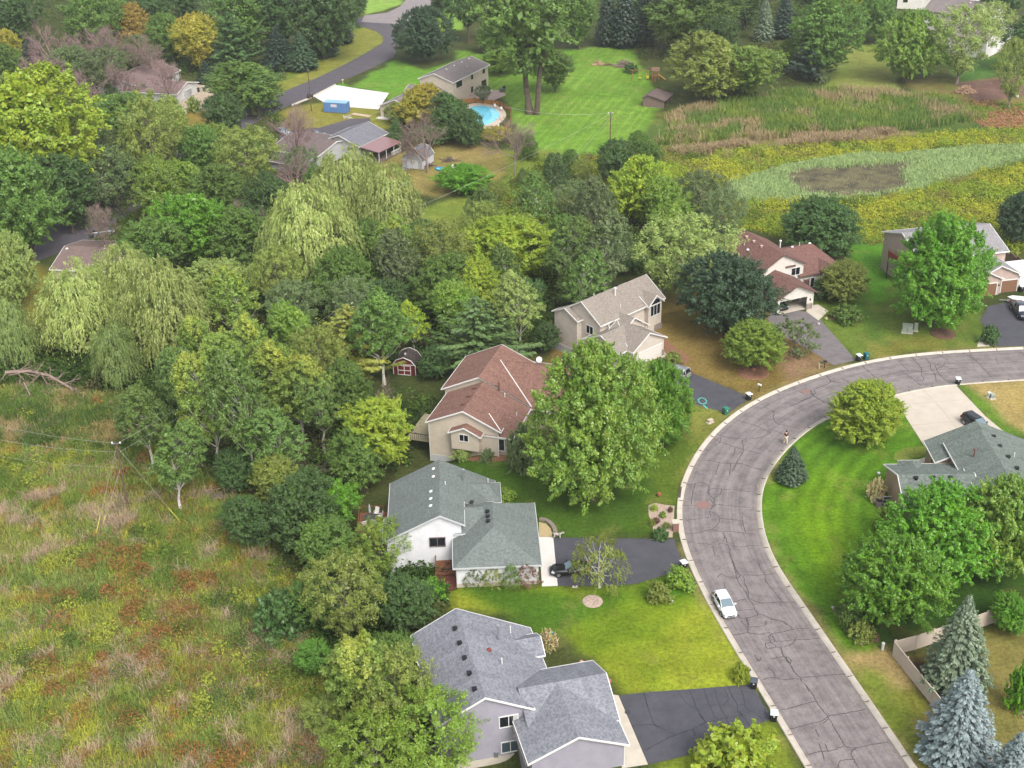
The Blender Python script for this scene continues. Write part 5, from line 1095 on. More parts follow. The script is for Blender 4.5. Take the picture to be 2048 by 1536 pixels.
# 1 grey house (bottom)
GREYS = shingle('shingle_grey', C(146,148,156,.80), C(126,128,137,.80), C(160,162,168,.80), .5, .24, .22)
hg = House('grey_house', (1060,1536), 13, 'grey sided house with a mottled grey shingle roof, nearest the bottom of the picture', siding('siding_grey', C(176,172,184,.80), .24), GREYS, base=-2.4)
hg.wing('v', 3.3, 7.4, -3.4, 6.6, -8.3, 4.05, 1.4, 4.08, bd1=(0, 0))
hg.wing('v', 7.4, 17.3, -3.4, 6.6, -8.3, 4.05, 4.5, 2.45, bd0=(0, 0))
hg.wing('u', 1.0, 4.75, 13.95, 3.9, 12.1, 2.85, 15.8, 2.85)
hg.wing('u', .3, 9.2, 5.5, 5.0, 1.0, 2.9, 10.1, 2.85, base=-2.3, bd0=(0, 0))
hg.wing('v', -2.3, 5.35, 4.15, 4.96, -.75, 2.8, 9.12, 2.8, base=-2.3, bd1=(0, 0))
for i in range(5): k = 5.0+2.35*i; hg.vent(-4.1, k, rz_(6.6, -3.4, 4.05, -8.3, -4.1)+.05)
hg.vent(0.2, 13.6, 5.3, 'flue'); hg.vent(-0.4, 9.4, 5.35, 'pipe'); hg.vent(1.9, 15.4, 4.2, 'pipe'); hg.vent(-1.3, 11.2, 5.6, 'dome', mat('red_vent', C(120,50,50), .6))
hg.finish()
GW = mat('window_glass_soft', C(70, 84, 92), .15, spec=.8)
hg.window((-1.15, 3.65, 2.9), 'v-', 1.75, 1.25, curtain=.25); hg.window((-1.05, 3.65, -.35), 'v-', 1.7, 1.25, glass=GW)
b = MB(); hg.panel(b, (-2.5, 3.65, -1.0), 'v-', .38, .55, .18); hg.panel(b, (-2.5, 3.65, -1.9), 'v-', .07, 1.3, .1); hg.part('meter_box', b, METAL)
b = MB(); hg.panel(b, (-.6, 3.65, .9), 'v-', .2, .25, .12); hg.part('wall_vent', b, WHITE)
b = MB(); hg.panel(b, (-3.3, 3.6, -1.75), 'v-', 8.9, .9, .06); hg.part('foundation', b, CONC)
hg.garage((8.75, 4.6, 0), 'u+', 4.9, 2.1); hg.window((8.75, 1.0, 1.5), 'u+', .9, 1.0, 1); hg.down(8.7, -1.95, 0, 2.7); hg.down(-.35, 3.3, 0, 2.7)
b = MB(); b.bx(-1.02, -.88, -2.3, 3.0, 2.62, 2.8); hg.part('gutter', b, mat('gutter_dirty', C(90,86,84), .7))

# 2 green roofed white house
GREENS = shingle('shingle_green', C(124,132,129,.80), C(110,118,115,.80), C(134,141,137,.8), .7, .2, .12)
TRG = mat('trim_grey', C(206,208,208,.8), .6)
hn = House('green_roof_house', (928,1187), 2.2, 'white house with a grey-green roof, between the brown roof and the grey house', siding('siding_white', C(236,236,238,.86), .3, True, .05), GREENS, trim=TRG, base=-2.3)
hn.wing('v', 6.4, 11.4, -2.5, 6.4, -9.3, 3.0, 0.4, 4.95, bd1=(0, 0))
hn.wing('v', 11.4, 18.9, -2.5, 6.4, -8.8, 3.25, 4.3, 3.0, bd0=(0, 0), bd1=(0, 0))
hn.wing('u', 0.5, 4.9, 15.6, 4.6, 13.4, 3.3, 17.9, 3.3, h1=1.6)
hn.wing('v', 0.9, 13.7, 3.7, 5.15, -1.15, 2.85, 8.95, 2.8, h0=4.6, h1=3.2, base=0)
hn.wing('u', -0.9, 4.0, 9.9, 5.1, 6.6, 3.6, 13.2, 3.6, walls=False, h1=1.5)
for y, xx in ((17.4, -3.2), (15.6, -3.2), (12.5, -3.5), (10.9, -3.5), (9.4, -3.5)): hn.vent(xx, y, rz_(6.35, -2.45, 3.2, -9, xx)+.02, 'dome')
hn.vent(.4, 16.2, 5.3, 'flue'); hn.vent(3.4, 17.6, 3.7, 'pipe'); hn.vent(-1.8, 13.6, 6.05, 'pipe'); hn.vent(1.3, 11.4, 4.9, 'dome', BLACKP)
for y in (7.0, 8.0, 9.0): hn.vent(3.1, y, 4.9)
hn.finish()
hn.window((-2.9, 6.75, 2.55), 'v-', 1.75, 1.15, frame=mat('frame_brown', C(120,108,104), .6))
hn.window((-6.6, 6.75, -1.5), 'v-', 2.6, .9, 3, frame=GREYWOOD); hn.garage((8.5, 4.2, 0), 'u+', 4.9, 2.15); hn.garage((8.5, 8.9, 0), 'u+', 2.6, 2.15); hn.down(-.75, 1.2, 0, 2.7)
b = MB(); hn.panel(b, (3.85, 1.2, .25), 'v-', 9.2, .5, .06); hn.part('foundation', b, CONC)

# 3 brown roofed beige house
BROWNS = shingle('shingle_brown', C(146,110,98,.78), C(130,96,86,.78), C(158,124,110,.78), .6, .2, .22)
BEIGE = siding('siding_beige', C(218,204,184,.84), .26)
hb = House('brown_roof_house', g0 and (999.6,913.2), -18, 'beige sided house with a reddish brown roof in the centre of the picture', BEIGE, BROWNS, base=0)
hb.wing('v', -.35, 3.9, -4.9, 6.4, -10.3, 3.95, .35, 3.95, base=-2.3, bd1=(0, 0))
hb.wing('v', 3.9, 8.3, -4.9, 6.4, -10.3, 3.95, 1.95, 3.2, base=-2.3, bd0=(0, 0), bd1=(0, 0))
hb.wing('v', 8.3, 18.9, -5.6, 6.98, -11.2, 4.35, 2.0, 3.42, base=-2.3, bd0=(1, 0))
hb.wing('u', -3.5, 1.9, 2.3, 5.05, -.1, 3.05, 4.9, 3.05, h1=2.6, base=0, oh=.6)
hb.wing('u', -4.6, 12.0, 15.0, 6.4, 8.0, 3.25, 21.6, 3.35, base=0)
hb.wing('v', -1.35, .3, -4.5, 4.45, -6.75, 3.45, -2.15, 3.3, base=.9, oh=.35, og=.3)
for v, u in ((17.2, -5.6), (14.8, -5.6), (12.4, -5.6), (9.9, -5.6)): hb.vent(u, v, 6.65, 'box', mat('brown_vent', C(110,72,62), .8))
for v in (6.6, 4.2, 1.9): hb.vent(-5.6, v, 6.1, 'box', mat('brown_vent', C(0,0,0), .8))
hb.vent(-2.6, 8.2, 5.5, 'flue', mat('rust_flue', C(110,80,70), .6)); hb.vent(-1.6, 7.6, 5.0, 'pipe'); hb.vent(.9, 5.0, 3.75, 'pipe'); hb.vent(5.5, 13.2, 5.5, 'box', mat('brown_vent', C(0,0,0), .8))
hb.finish()
b = MB(); b.tube((-4.6, 15.0, 6.5), (2.0, 8.3, 3.45), .09, n=4); b.tube((-2.1, 2.2, 5.1), (.25, -.05, 4.03), .08, n=4); hb.part('valley_flashing', b, WHITE, hb.roof)
hb.window((-4.6, -1.05, 2.75), 'v-', 1.2, .95); hb.window((.25, .25, 1.7), 'v-', .7, 1.7, 1); hb.window((1.3, 1.6, 1.7), 'u+', .8, 1.7, 1); hb.window((1.3, 3.0, 1.7), 'u+', .8, 1.7, 1)
b = MB(); hb.panel(b, (-5.0, 0.0, -1.7), 'v-', 9.6, 1.1, .05); hb.part('foundation', b, mat('pale_foundation', C(200,200,202,.8), .9, noise=.1, nscale=1))
b = MB(); hb.panel(b, (-1.3, 0, .9), 'v-', .3, .5, .2); hb.panel(b, (-.9, 0, .5), 'v-', .35, .35, .25); hb.part('meter_box', b, METAL); hb.down(-.1, -.1, 0, 3.6); hb.down(-9.9, -.1, -2.3, 3.7)
hb.garage((11.6, 15.0, 0), 'u+', 4.9, 2.15)

# 4 taupe roofed house
TAUPE = shingle('shingle_taupe', C(156,146,136,.80), C(140,131,122,.80), C(168,158,146,.80), .6, .2, .12)
CREAM = siding('siding_cream', C(222,210,196,.86), .26)
ht = House('taupe_roof_house', (1324.1,710.9), 42, 'cream sided house with a taupe roof and an arched window, behind the large light maple', CREAM, TAUPE, base=0)
ht.wing('u', -6.3, 8.5, 11.3, 7.5, 7.0, 4.7, 15.6, 4.7, base=-2.3)
ht.wing('u', -7.2, -5.6, 14.0, 5.8, 11.1, 4.4, 16.8, 4.4, base=-2.3, oh=.35, og=.3)
ht.wing('v', 6.3, 10.0, 5.6, 6.3, 3.8, 4.8, 7.5, 4.8, base=0, oh=.3)
ht.wing('v', 4.6, 9.6, -1.3, 5.3, -2.9, 4.2, 2.3, 2.9, walls=False)
ht.wing('v', -.35, 6.4, -3.3, 5.1, -7.0, 3.0, .75, 3.0)
ht.wing('u', -8.9, -3.2, 4.6, 4.9, .8, 3.0, 8.4, 3.0)
for u in (-4.2, -.8, 2.6): ht.vent(u, 12.0, 7.1)
ht.vent(.2, 10.2, 6.9, 'flue', WHITE); ht.vent(-.6, 8.3, 5.7, 'pipe'); ht.vent(-3.2, 11.5, 7.4, 'pipe')
ht.finish()
b = MB(); b.face([(-2.6, 4.98, 3.9), (1.9, 4.98, 2.75), (-1.3, 4.98, 5.1)]); b.face([(-2.6, 4.98, 3.9), (-2.6, 4.98, 3.5), (1.9, 4.98, 2.55), (1.9, 4.98, 2.75)]); ht.part('porch_gable', b, CREAM)
b = MB(); b.box((1.8, 5.0, 1.3), (.2, .2, 2.6)); b.build('porch_post', WHITE, ht.e)
b = MB(); b.tube((-2.7, 9.4, 5.75), (-5.0, 6.4, 4.0), .07, n=4); b.tube((4.3, 9.7, 6.2), (3.85, 6.6, 4.85), .07, n=4); b.tube((-3.4, 6.3, 5.05), (-6.5, 1.3, 3.3), .07, n=4); ht.part('valley_flashing', b, WHITE, ht.roof)
ht.window((5.65, 6.62, 3.7), 'v-', 2.2, 1.7, 3, arch=True); ht.window((-5.98, 9.6, 3.1), 'u-', 1.4, 1.3)
ht.garage((-2.85, -.02, 0), 'v-', 4.9, 2.15, m=mat('cream_door', C(232,224,214,.86), .7)); ht.door((.9, 6.7, 0), 'v-')
b = MB(); ht.panel(b, (-6.9, 14.0, -1.6), 'u-', 5.0, 1.4, .06); ht.part('foundation', b, mat('pale_foundation', C(0,0,0), .9))
b = MB(); ht.panel(b, (.15, 0, .5), 'v-', .5, 1.0, .07); ht.panel(b, (6.5, 6.65, .4), 'v-', 1.8, 1.2, .07); ht.part('stone_veneer', b, mat('stone_veneer', C(160,148,138,.8), .9, noise=.4, nscale=3))
b = MB(); b.box((-5.9, 12.6, 1.6), (1.8, 1.5, .15)); b.tube((-6.7, 15.6, 5.6), (-4.2, 15.6, 5.6), .05); 

# 5 brown roofed white house with the open garage
BROWN2 = shingle('shingle_redbrown', C(134,100,92,.78), C(118,86,80,.78), C(146,112,102,.78), .6, .2, .15)
WHS = siding('siding_warm_white', C(232,226,216,.88), .28, depth=.08); DKTRIM = mat('brown_trim', C(104,78,72), .7)
hw = House('white_brown_roof_house', (1625.2,609.4), 22, 'white house with a red-brown roof and an open garage, behind the very dark maple', WHS, BROWN2, trim=DKTRIM, base=0)
hw.wing('v', 5.1, 17.4, -2.8, 7.5, -7.2, 4.9, 1.9, 5.0, base=-2.3)
hw.wing('u', 0.5, 9.4, 11.2, 5.5, 4.9, 3.0, 17.0, 3.0, h1=2.4, base=-2.3)
hw.wing('v', 4.2, 8.5, 6.2, 4.3, 4.6, 3.3, 7.9, 3.3, oh=.3, og=.3)
# open garage: walls built round the opening
hw.wing('v', -1.6, 5.4, -4.2, 4.9, -8.0, 3.0, -.35, 3.0, walls=False)
W_ = hw.W
W_.bx(-7.6, -7.45, -1.1, 5.2, 0, 3.0); W_.bx(-.9, -.75, -1.1, 5.2, 0, 3.0); W_.bx(-7.45, -.9, 5.05, 5.2, 0, 3.0); W_.bx(-2.0, -.9, -1.1, -.95, 0, 3.0); W_.bx(-7.45, -7.2, -1.1, -.95, 0, 3.0); W_.bx(-7.2, -2.0, -1.1, -.95, 2.3, 3.0)
for y in (-1.1, -.95): W_.face([(-7.6, y, 3.0), (-.75, y, 3.0), (-4.2, y, 4.66)])
for v, u in ((15.3, -3.7), (13.0, -3.7), (10.6, -3.7)): hw.vent(u, v, 7.05, 'box', mat('pinkish_vent', C(190,160,150), .7))
hw.vent(-4.9, 14.0, 6.4, 'pipe'); hw.vent(-5.3, 12.2, 6.2, 'dome'); hw.vent(1.4, 12.6, 5.4, 'flue', WHITE); hw.vent(5.6, 13.0, 4.9, 'pipe'); hw.vent(3.2, 11.6, 5.45, 'dome'); hw.vent(7.0, 12.0, 5.3, 'dome')
hw.finish()
hw.window((-.1, 5.43, 3.9), 'v-', 1.6, 1.25, frame=WHITE); hw.window((6.2, 4.47, 1.5), 'v-', 2.2, 1.3, frame=WHITE); hw.window((3.4, 5.35, 1.3), 'v-', .7, 1.6, 1, frame=WHITE); hw.door((2.2, 5.35, 0), 'v-', m=DKTRIM)
b = MB(); b.bx(-7.45, -.9, -.95, 5.05, .0, .03); hw.part('garage_floor', b, CONC)
b = MB(); b.box((-1.6, 4.0, .9), (.5, .5, 1.7)); b.box((-2.9, 4.6, .7), (.9, .5, 1.4)); b.box((-1.25, 2.4, 1.1), (.5, 1.4, 2.1)); hw.part('garage_shelves', b, WHITE)
b = MB(); hw.panel(b, (-1.45, -1.1, .5), 'v-', 1.1, 1.0, .07); hw.part('stone_veneer', b, mat('stone_veneer', C(0,0,0)))
b = MB(); hw.panel(b, (-1.2, 5.45, 5.0), 'v-', 1.9, .25, .2); hw.part('awning_board', b, DKTRIM)
b = MB(); hw.panel(b, (-1.4, -1.1, 1.7), 'v-', .16, .3, .16); hw.part('wall_lamp', b, BLACKP)

# 6 beige house with two brown garage doors
GREY2 = shingle('shingle_pale_grey', C(158,154,156,.80), C(144,141,144,.80), C(170,166,166,.80), .6, .2, .12)
PINKB = siding('siding_pinkish', C(200,178,166,.86), .26)
hf = House('two_garage_house', (2000,590.9), 12, 'pinkish beige house with two brown garage doors, behind the tall bright maple at the right', PINKB, GREY2, base=0)
hf.wing('u', -11.3, 5.2, 14.0, 7.0, 7.0, 4.6, 21.0, 4.6, base=-2.3)
hf.wing('v', .6, 12, -.1, 5.1, -4.2, 3.1, 4.0, 3.1)
hf.wing('v', .1, 6, -2.6, 4.4, -5.6, 2.9, .45, 2.9)
hf.vent(1.6, 6.0, 4.4, 'pipe')
hf.finish()
hf.garage((2.0, .95, 0), 'v-', 2.9, 2.15, m=mat('brown_garage_door', C(140,104,80,.8), .6), trim=WHITE); hf.garage((-2.0, .45, 0), 'v-', 2.7, 2.15, m=mat('brown_garage_door', C(0,0,0)), trim=WHITE)
b = MB(); hf.panel(b, (-.25, .45, 1.75), 'v-', .16, .3, .16); hf.part('wall_lamp', b, BLACKP)
b = MB(); b.face([(-13.2+.35, 7.0+.4, -2.3), (-13.2+.35, 7.4, 4.5)]*2); 
b = MB()
RED = mat('red_stain', C(150,66,52,.85), .75)
b.bx(-12.3, -10.95, 10, 16, 2.0, 2.2); b.bx(-12.35, -12.25, 10, 16, 2.2, 3.2); b.bx(-12.3, -10.95, 9.95, 10.05, 2.2, 3.2)
dk = b.build('deck', RED, hf.e)
for v in (10.1, 13, 15.9): b = MB(); b.tube((-12.2, v, -2.3), (-12.2, v, 2.1), .09); b.build('deck_post', BLACKP, dk)

# 7 green roofed house on the right
GREEN2 = shingle('shingle_green_dark', C(124,134,126,.78), C(108,118,112,.78), C(140,148,140,.78), .7, .2, .22)
TAN = siding('siding_tan', C(190,164,138,.84), .3, depth=.06)
hr = House('tan_green_roof_house', (1773,997), -1, 'tan house with a dark green roof inside the bend of the street, at the right', TAN, GREEN2, base=0)
hr.wing('v', 5.6, 8.6, 13.0, 6.1, 6.5, 3.2, 19.9, 3.05, bd0=(0, 0), bd1=(0, 0))
hr.wing('v', 3.2, 5.6, 13.0, 6.1, 6.5, 3.2, 19.9, 3.05, bd0=(1, 0), bd1=(0, 0))
hr.wing('v', -.6, 6.1, 12.6, 6.32, 8.2, 4.36, 19.9, 3.06, bd0=(0, 0), bd1=(0, 0))
hr.wing('v', -8.5, -.6, 12.6, 6.32, 8.75, 4.6, 19.9, 3.06, bd1=(0, 0))
hr.wing('u', .1, 9.5, -2.6, 5.15, -6.9, 3.0, 3.3, 3.0, oh=.45)
hr.wing('v', -1.0, 3.7, 3.3, 4.1, 1.9, 3.3, 4.7, 3.3, h1=1.4, walls=False, be=(0, 0))
for u in (2.2, 4.3, 6.4): hr.vent(u, -3.2, 4.95)
for v, u in ((5.4, 14.2), (3.0, 14.2), (.4, 14.4), (-2.2, 14.6)): hr.vent(u, v, 5.55)
hr.vent(10.4, 1.0, 5.3, 'flue', mat('rust_flue', C(0,0,0))); hr.vent(15.5, 1.3, 5.2, 'pipe'); hr.vent(1.4, -5.0, 4.0, 'pipe')
hr.finish()
RB = mat('red_brick', C(176,112,84,.85), .9, noise=.3, nscale=5)
b = MB(); hr.panel(b, (6.97, 4.4, 1.4), 'u-', 2.4, 2.8, .06); hr.panel(b, (8.76, 2.9, 3.0), 'u-', 2.2, 1.7, .06); hr.part('brick_veneer', b, RB)
hr.garage((13.2, 8.25, 0), 'v+', 4.9, 2.15); hr.window((2.5, 2.86, 1.6), 'v+', 1.4, 1.2)

# 8 two storey beige pool house
TAUPE2 = shingle('shingle_taupe_far', C(142,132,130,.80), C(128,118,118,.80), C(150,140,136,.8), .9, .3, .12)
hp = House('pool_house', (910.5,203.3), -28, 'two-storey beige house beside the swimming pool', BEIGE, TAUPE2, base=-2.3, z0=-2.2)
hp.wing('v', -2.5, 17.1, -4.5, 5.2, -9.4, 3.4, 1.1, 3.4)
hp.wing('v', -19.8, -2.3, -5.6, 2.8, -10.6, .7, -.3, .7)
hp.wing('u', -11.5, -9.6, -3.5, 2.0, -6.2, .8, -1.0, .8, walls=False)
for v in (3, 7, 11, 15): hp.vent(-4.0, v, 5.0, 'dome')
hp.vent(-1.6, 9.5, 4.2, 'pipe'); b = MB(); b.box((-2.4, 9.0, 4.35), (.7, 2.0, .08), 0, Matrix.Rotation(math.radians(17), 3, 'Y')); hp.finish(); hp.part('skylight', b, WHITE, hp.roof)
hp.window((.66, 1.2, 2.2), 'u+', 2.6, 1.3, 3, frame=BLACKP); hp.window((.66, 8.0, 2.3), 'u+', .8, .9, 1, frame=BLACKP); hp.window((.66, 14.3, 2.3), 'u+', 1.0, .9, 1, frame=BLACKP); hp.window((.66, 7.8, -.9), 'u+', .8, 1.3, 1, frame=BLACKP); hp.window((.66, 14.2, -1.1), 'u+', 2.2, 2.0, 3, frame=BLACKP)
hp.door((-8.6, -19.45, -2.2), 'v-', 1.2, 2.1, m=GREYWOOD)
b = MB(); b.bx(-10.6, -7.0, -21.0, -19.5, -2.3, -2.05); hp.part('doorstep', b, mat('white_concrete', C(0,0,0)))

# 9 porch house
SLATE = shingle('shingle_slate', C(128,128,136,.8), C(116,116,124,.8), C(140,140,146,.8), .9, .3, .1); SLATB = shingle('shingle_brownish', C(126,112,110,.8), C(112,100,100,.8), C(136,122,118,.8), .9, .3, .1)
hq = House('porch_house', (727.5,329.4), -30, 'grey roofed house with a maroon porch roof, in the upper left', siding('siding_pale_grey', C(200,200,200,.8), .3), SLATE, base=-2.3, z0=-2.2)
hq.wing('v', 1.8, 13.6, -7.8, 3.0, -13.2, 1.0, -2.2, 1.0)
hq.finish()
PR = MB(); PR.face([(-2.1, 1.9, 1.05), (3.0, 1.9, .45), (3.0, 10.9, .45), (-2.1, 10.9, 1.05)]); PR.face([(-2.1, 1.9, .95), (-2.1, 10.9, .95), (3.0, 10.9, .35), (3.0, 1.9, .35)])
for a, b_ in (((-2.1, 1.9), (3.0, 1.9)), ((3.0, 1.9), (3.0, 10.9)), ((3.0, 10.9), (-2.1, 10.9))):
    za = 1.0 if a[0] < 0 else .4; zb = 1.0 if b_[0] < 0 else .4; PR.face([(*a, za-.1), (*b_, zb-.1), (*b_, zb+.05), (*a, za+.05)])
pr = hq.part('porch_roof', PR, mat('maroon_metal', C(150,112,112,.8), .35, .0, noise=.1, nscale=1, spec=.6))
for v in (2.1, 5.0, 8.0, 10.7): b = MB(); b.box((2.8, v, -.95), (.12, .12, 2.7)); b.build('porch_post', WHITE, pr)
b = MB(); b.bx(-2.1, 2.9, 1.9, 10.8, -2.3, -1.9); hq.part('porch_floor', b, GREYWOOD)
b = MB(); b.bx(2.75, 2.85, 7.0, 10.7, -1.0, -.9)
for i in range(12): b.box((2.8, 7.1+i*.32, -1.4), (.05, .05, .9))
hq.part('porch_railing', b, WHITE); hq.window((-2.62, 6, -.5), 'u+', 1.6, 1.2); hq.window((-5, 2.12, 0), 'v-', 1.6, 1.0)
hq2 = House('porch_house_garage', (727.5,329.4), -30, 'low building with a brownish roof left of the porch house', siding('siding_pale_grey', C(0,0,0)), SLATB, base=-2.3, z0=-2.2, cat='garage')
hq2.wing('u', -20.5, -7.0, .2, 2.2, -7.5, .7, 7.4, .7); hq2.wing('u', -17.0, -8.0, -7.0, .55, -12.0, -.2, -6.0, .5, walls=True); hq2.finish(); hq2.garage((-14, 7.0, -2.3), 'v+', 4.8, 2.0)

# 10 brown roofed house with the white garage gable (upper left)
hj = House('white_garage_house', (352.5,206.3), -16, 'brown roofed house with a white garage gable, behind bare trees in the upper left', siding('siding_white_aged', C(214,212,208,.84), .3, True, .12), shingle('shingle_mauve', C(138,116,114,.8), C(124,104,104,.8), C(150,128,122,.8), .9, .3, .15), base=-2.3, z0=-2.2)
hj.wing('u', -16, .9, 5.4, 2.0, -.7, .3, 11.6, .3); hj.wing('v', 2.0, 22.0, -17, 2.6, -24, .4, -10, .4); hj.finish(); hj.garage((.5, 5.4, -2.2), 'u+', 4.6, 2.0, m=mat('white_door', C(240,240,242,.9), .5)); hj.window((-13, 1.95, -.4), 'v-', 2.0, 1.0, 3)
# 11 lone brown roof at the left
hk = House('lone_brown_roof_house', (128,492.5), -8, 'house of which only a plain brown roof slope shows, left of the willows', BEIGE, shingle('shingle_dusty', C(136,116,112,.8), C(124,106,102,.8), C(144,126,120,.8), .9, .3, .1), base=-2.3, z0=1.4)
hk.wing('u', 0, 12.5, .2, 1.4, -7.0, -.3, 7.4, -.3); hk.vent(.9, -.8, 1.3, 'dome'); hk.finish(); hk.window((5, 6.95, -1.3), 'v+', 1.6, 1.0)
# 12, 13 far white houses at the top right
hl = House('far_white_house', (1964.8,118.7), -42, 'white gabled far house with a brown roof at the top right', siding('siding_far_white', C(236,232,228,.88), .3, depth=.05), TAUPE2, trim=DKTRIM, base=-2.3, z0=-2.2)
hl.wing('u', -15, .6, 11.2, 6.2, .2, 3.0, 20.4, 2.9); hl.vent(-3.5, 10.5, 6.0, 'dome'); hl.finish(); ho = House('far_brown_roof_house', (1964.8,118.7), -42, 'far house showing mostly its brown roof behind the white gabled one', siding('siding_far_white', C(0,0,0)), TAUPE2, trim=DKTRIM, base=-2.3, z0=-2.2); ho.wing('u', -30, -9, 31, 6.4, 24, 3.2, 38, 3.2); ho.vent(-18, 29.5, 6.0, 'dome'); ho.finish(); ho.window((-20, 24.4, 0), 'v-', 1.6, 1.2); hl.window((-12, .7, -.4), 'v-', 1.6, 1.2)
b = MB(); b.lathe((1.2, 14, -2.2), [(0, 1.4), (.6, 1.2), (.6, 0)], 10); hl.part('air_conditioner', b, mat('ac_dark', C(110,100,100), .6))
hm = House('far_cream_house', (1830,18), -20, 'white far house wall cut by the top edge, left of the brown roof', siding('siding_far_cream', C(244,240,228,.9), .3, depth=.05), TAUPE2, base=-2.3, z0=-2.2)
hm.wing('u', -6, 20, 6, 9.5, -1, 6.2, 13, 6.2); hm.finish(); hm.window((-3.2, -.55, 1.0), 'v-', 1.2, 2.0, 1, frame=BLACKP); hm.window((12.5, -.55, .6), 'v-', 1.3, 2.4, 1, frame=BLACKP); hm.window((15.5, -.55, .6), 'v-', 1.3, 2.4, 1, frame=BLACKP)

# ---- sheds
def gambrel(name, px, ang, w_, d, hw_, hr_, label, wallm, roofm, doorm, trim, dw, dh, z0=-2.2, split=True):
    q = gp(*px); e = empty(name, q, R(ang), label, 'shed'); b = MB(); pr_ = [(0, hw_), (w_*.16, hw_+(hr_-hw_)*.62), (w_*.5, hr_), (w_*.84, hw_+(hr_-hw_)*.62), (w_, hw_)]
    for v in (0, d): b.face([(0, v, -.1), (w_, v, -.1)]+[(x, v, z) for x, z in pr_[::-1]])
    b.face([(0, 0, -.1), (0, d, -.1), (0, d, hw_), (0, 0, hw_)]); b.face([(w_, 0, -.1), (w_, d, -.1), (w_, d, hw_), (w_, 0, hw_)]); b.build('wall', wallm, e)
    r = MB(); t = MB()
    for i in range(4):
        (x0, z0_), (x1, z1) = pr_[i], pr_[i+1]
        if i == 0: x0 -= .12; z0_ -= .18
        if i == 3: x1 += .12; z1 -= .18
        L = math.hypot(x1-x0, z1-z0_); r.face([(x0, -.15, z0_+.05), (x1, -.15, z1+.05), (x1, d+.15, z1+.05), (x0, d+.15, z0_+.05)], [(0, 0), (0, L), (d, L), (d, 0)])
        for v in (-.17, d+.17): t.tube((x0, v, z0_+.02), (x1, v, z1+.02), .07, n=4)
    ro_ = r.build('roof', roofm, e); t.build('roof_trim', trim, ro_)
    ov = MB(); ov.tube((w_*.5, d*.3, hr_), (w_*.5, d*.3, hr_+.25), .15, n=8); ov.build('roof_vent', trim, ro_)
    dm = MB(); dm.bx(w_/2-dw/2, w_/2+dw/2, -.05, 0, .05, dh); do = dm.build('door', doorm, e); f = MB()
    for x in ([w_/2-dw/2, w_/2, w_/2+dw/2] if split else [w_/2-dw/2, w_/2+dw/2]): f.bx(x-.05, x+.05, -.09, -.05, .05, dh)
    for z in ([.05, dh*.5, dh] if split else [dh]): f.bx(w_/2-dw/2, w_/2+dw/2, -.092, -.052, z-.05, z+.05)
    f.build('door_frame', trim, do)
    cb_ = MB()
    for x in (0, w_): cb_.bx(x-.06, x+.06, -.03, .06, 0, hw_)
    cb_.build('corner_board', trim, e); s = MB(); s.bx(0, w_, -.03, .0, hw_-.05, hw_+.06); s.build('gable_band', trim, e); return e
gambrel('garden_shed', (787.5,748), -12, 3.5, 3.2, 1.75, 3.0, 'small dark red garden shed with white trim in the wood', siding('siding_barn_red', C(118,40,46,.9), .3, True), shingle('shingle_dark', C(84,74,72,.8), C(72,64,62,.8), C(90,80,76,.8)), mat('barn_red', C(112,36,42,.9), .7), WHITE, 2.0, 1.6)
gambrel('gambrel_shed', (806,335), -22, 4.7, 6.2, 1.9, 3.9, 'white gambrel shed with a grey roof in the back yard', siding('siding_shed_white', C(214,212,218,.88), .3, True), SLATE, mat('white_door', C(0,0,0)), WHITE, 2.8, 1.8, split=False)
q = gp(1284.7, 212.6); e = empty('wooden_shed', q, R(-25), 'weathered wooden shed with a brown roof beside the striped lawn', 'shed')
b = MB(); bw_ = mat('weathered_boards', C(150,128,116,.85), .9, noise=.1, nscale=1); OLDB = siding('old_boards', C(132,112,104,.9), .45, True, .35)
b.bx(0, 5.6, 0, .12, -.1, 1.9); b.bx(0, .12, 0, 6.5, -.1, 2.0); b.bx(0, 5.6, 6.4, 6.5, -.1, 2.3); b.face([(0, 0, 1.9), (5.6, 0, 1.9), (5.6, 0, 2.0), (1.5, 0, 3.0), (0, 0, 2.3)]); b.build('wall', OLDB, e)
r = MB(); r.face([(1.3, -.3, 3.05), (5.9, -.3, 1.95), (5.9, 6.8, 1.95), (1.3, 6.8, 3.05)]); r.face([(-.3, -.3, 2.15), (1.5, -.3, 2.75), (1.5, 6.8, 2.75), (-.3, 6.8, 2.15)]); r.face([(1.3, -.3, 2.9), (5.9, -.3, 1.8), (5.9, 6.8, 1.8), (1.3, 6.8, 2.9)]); r.build('roof', mat('old_roof', C(112,96,92,.8), .9, noise=.2, nscale=1), e)
for v in (.3, 3.3, 6.2): b = MB(); b.tube((5.5, v, 0), (5.5, v, 1.9), .09); b.build('post', GREYWOOD, e)
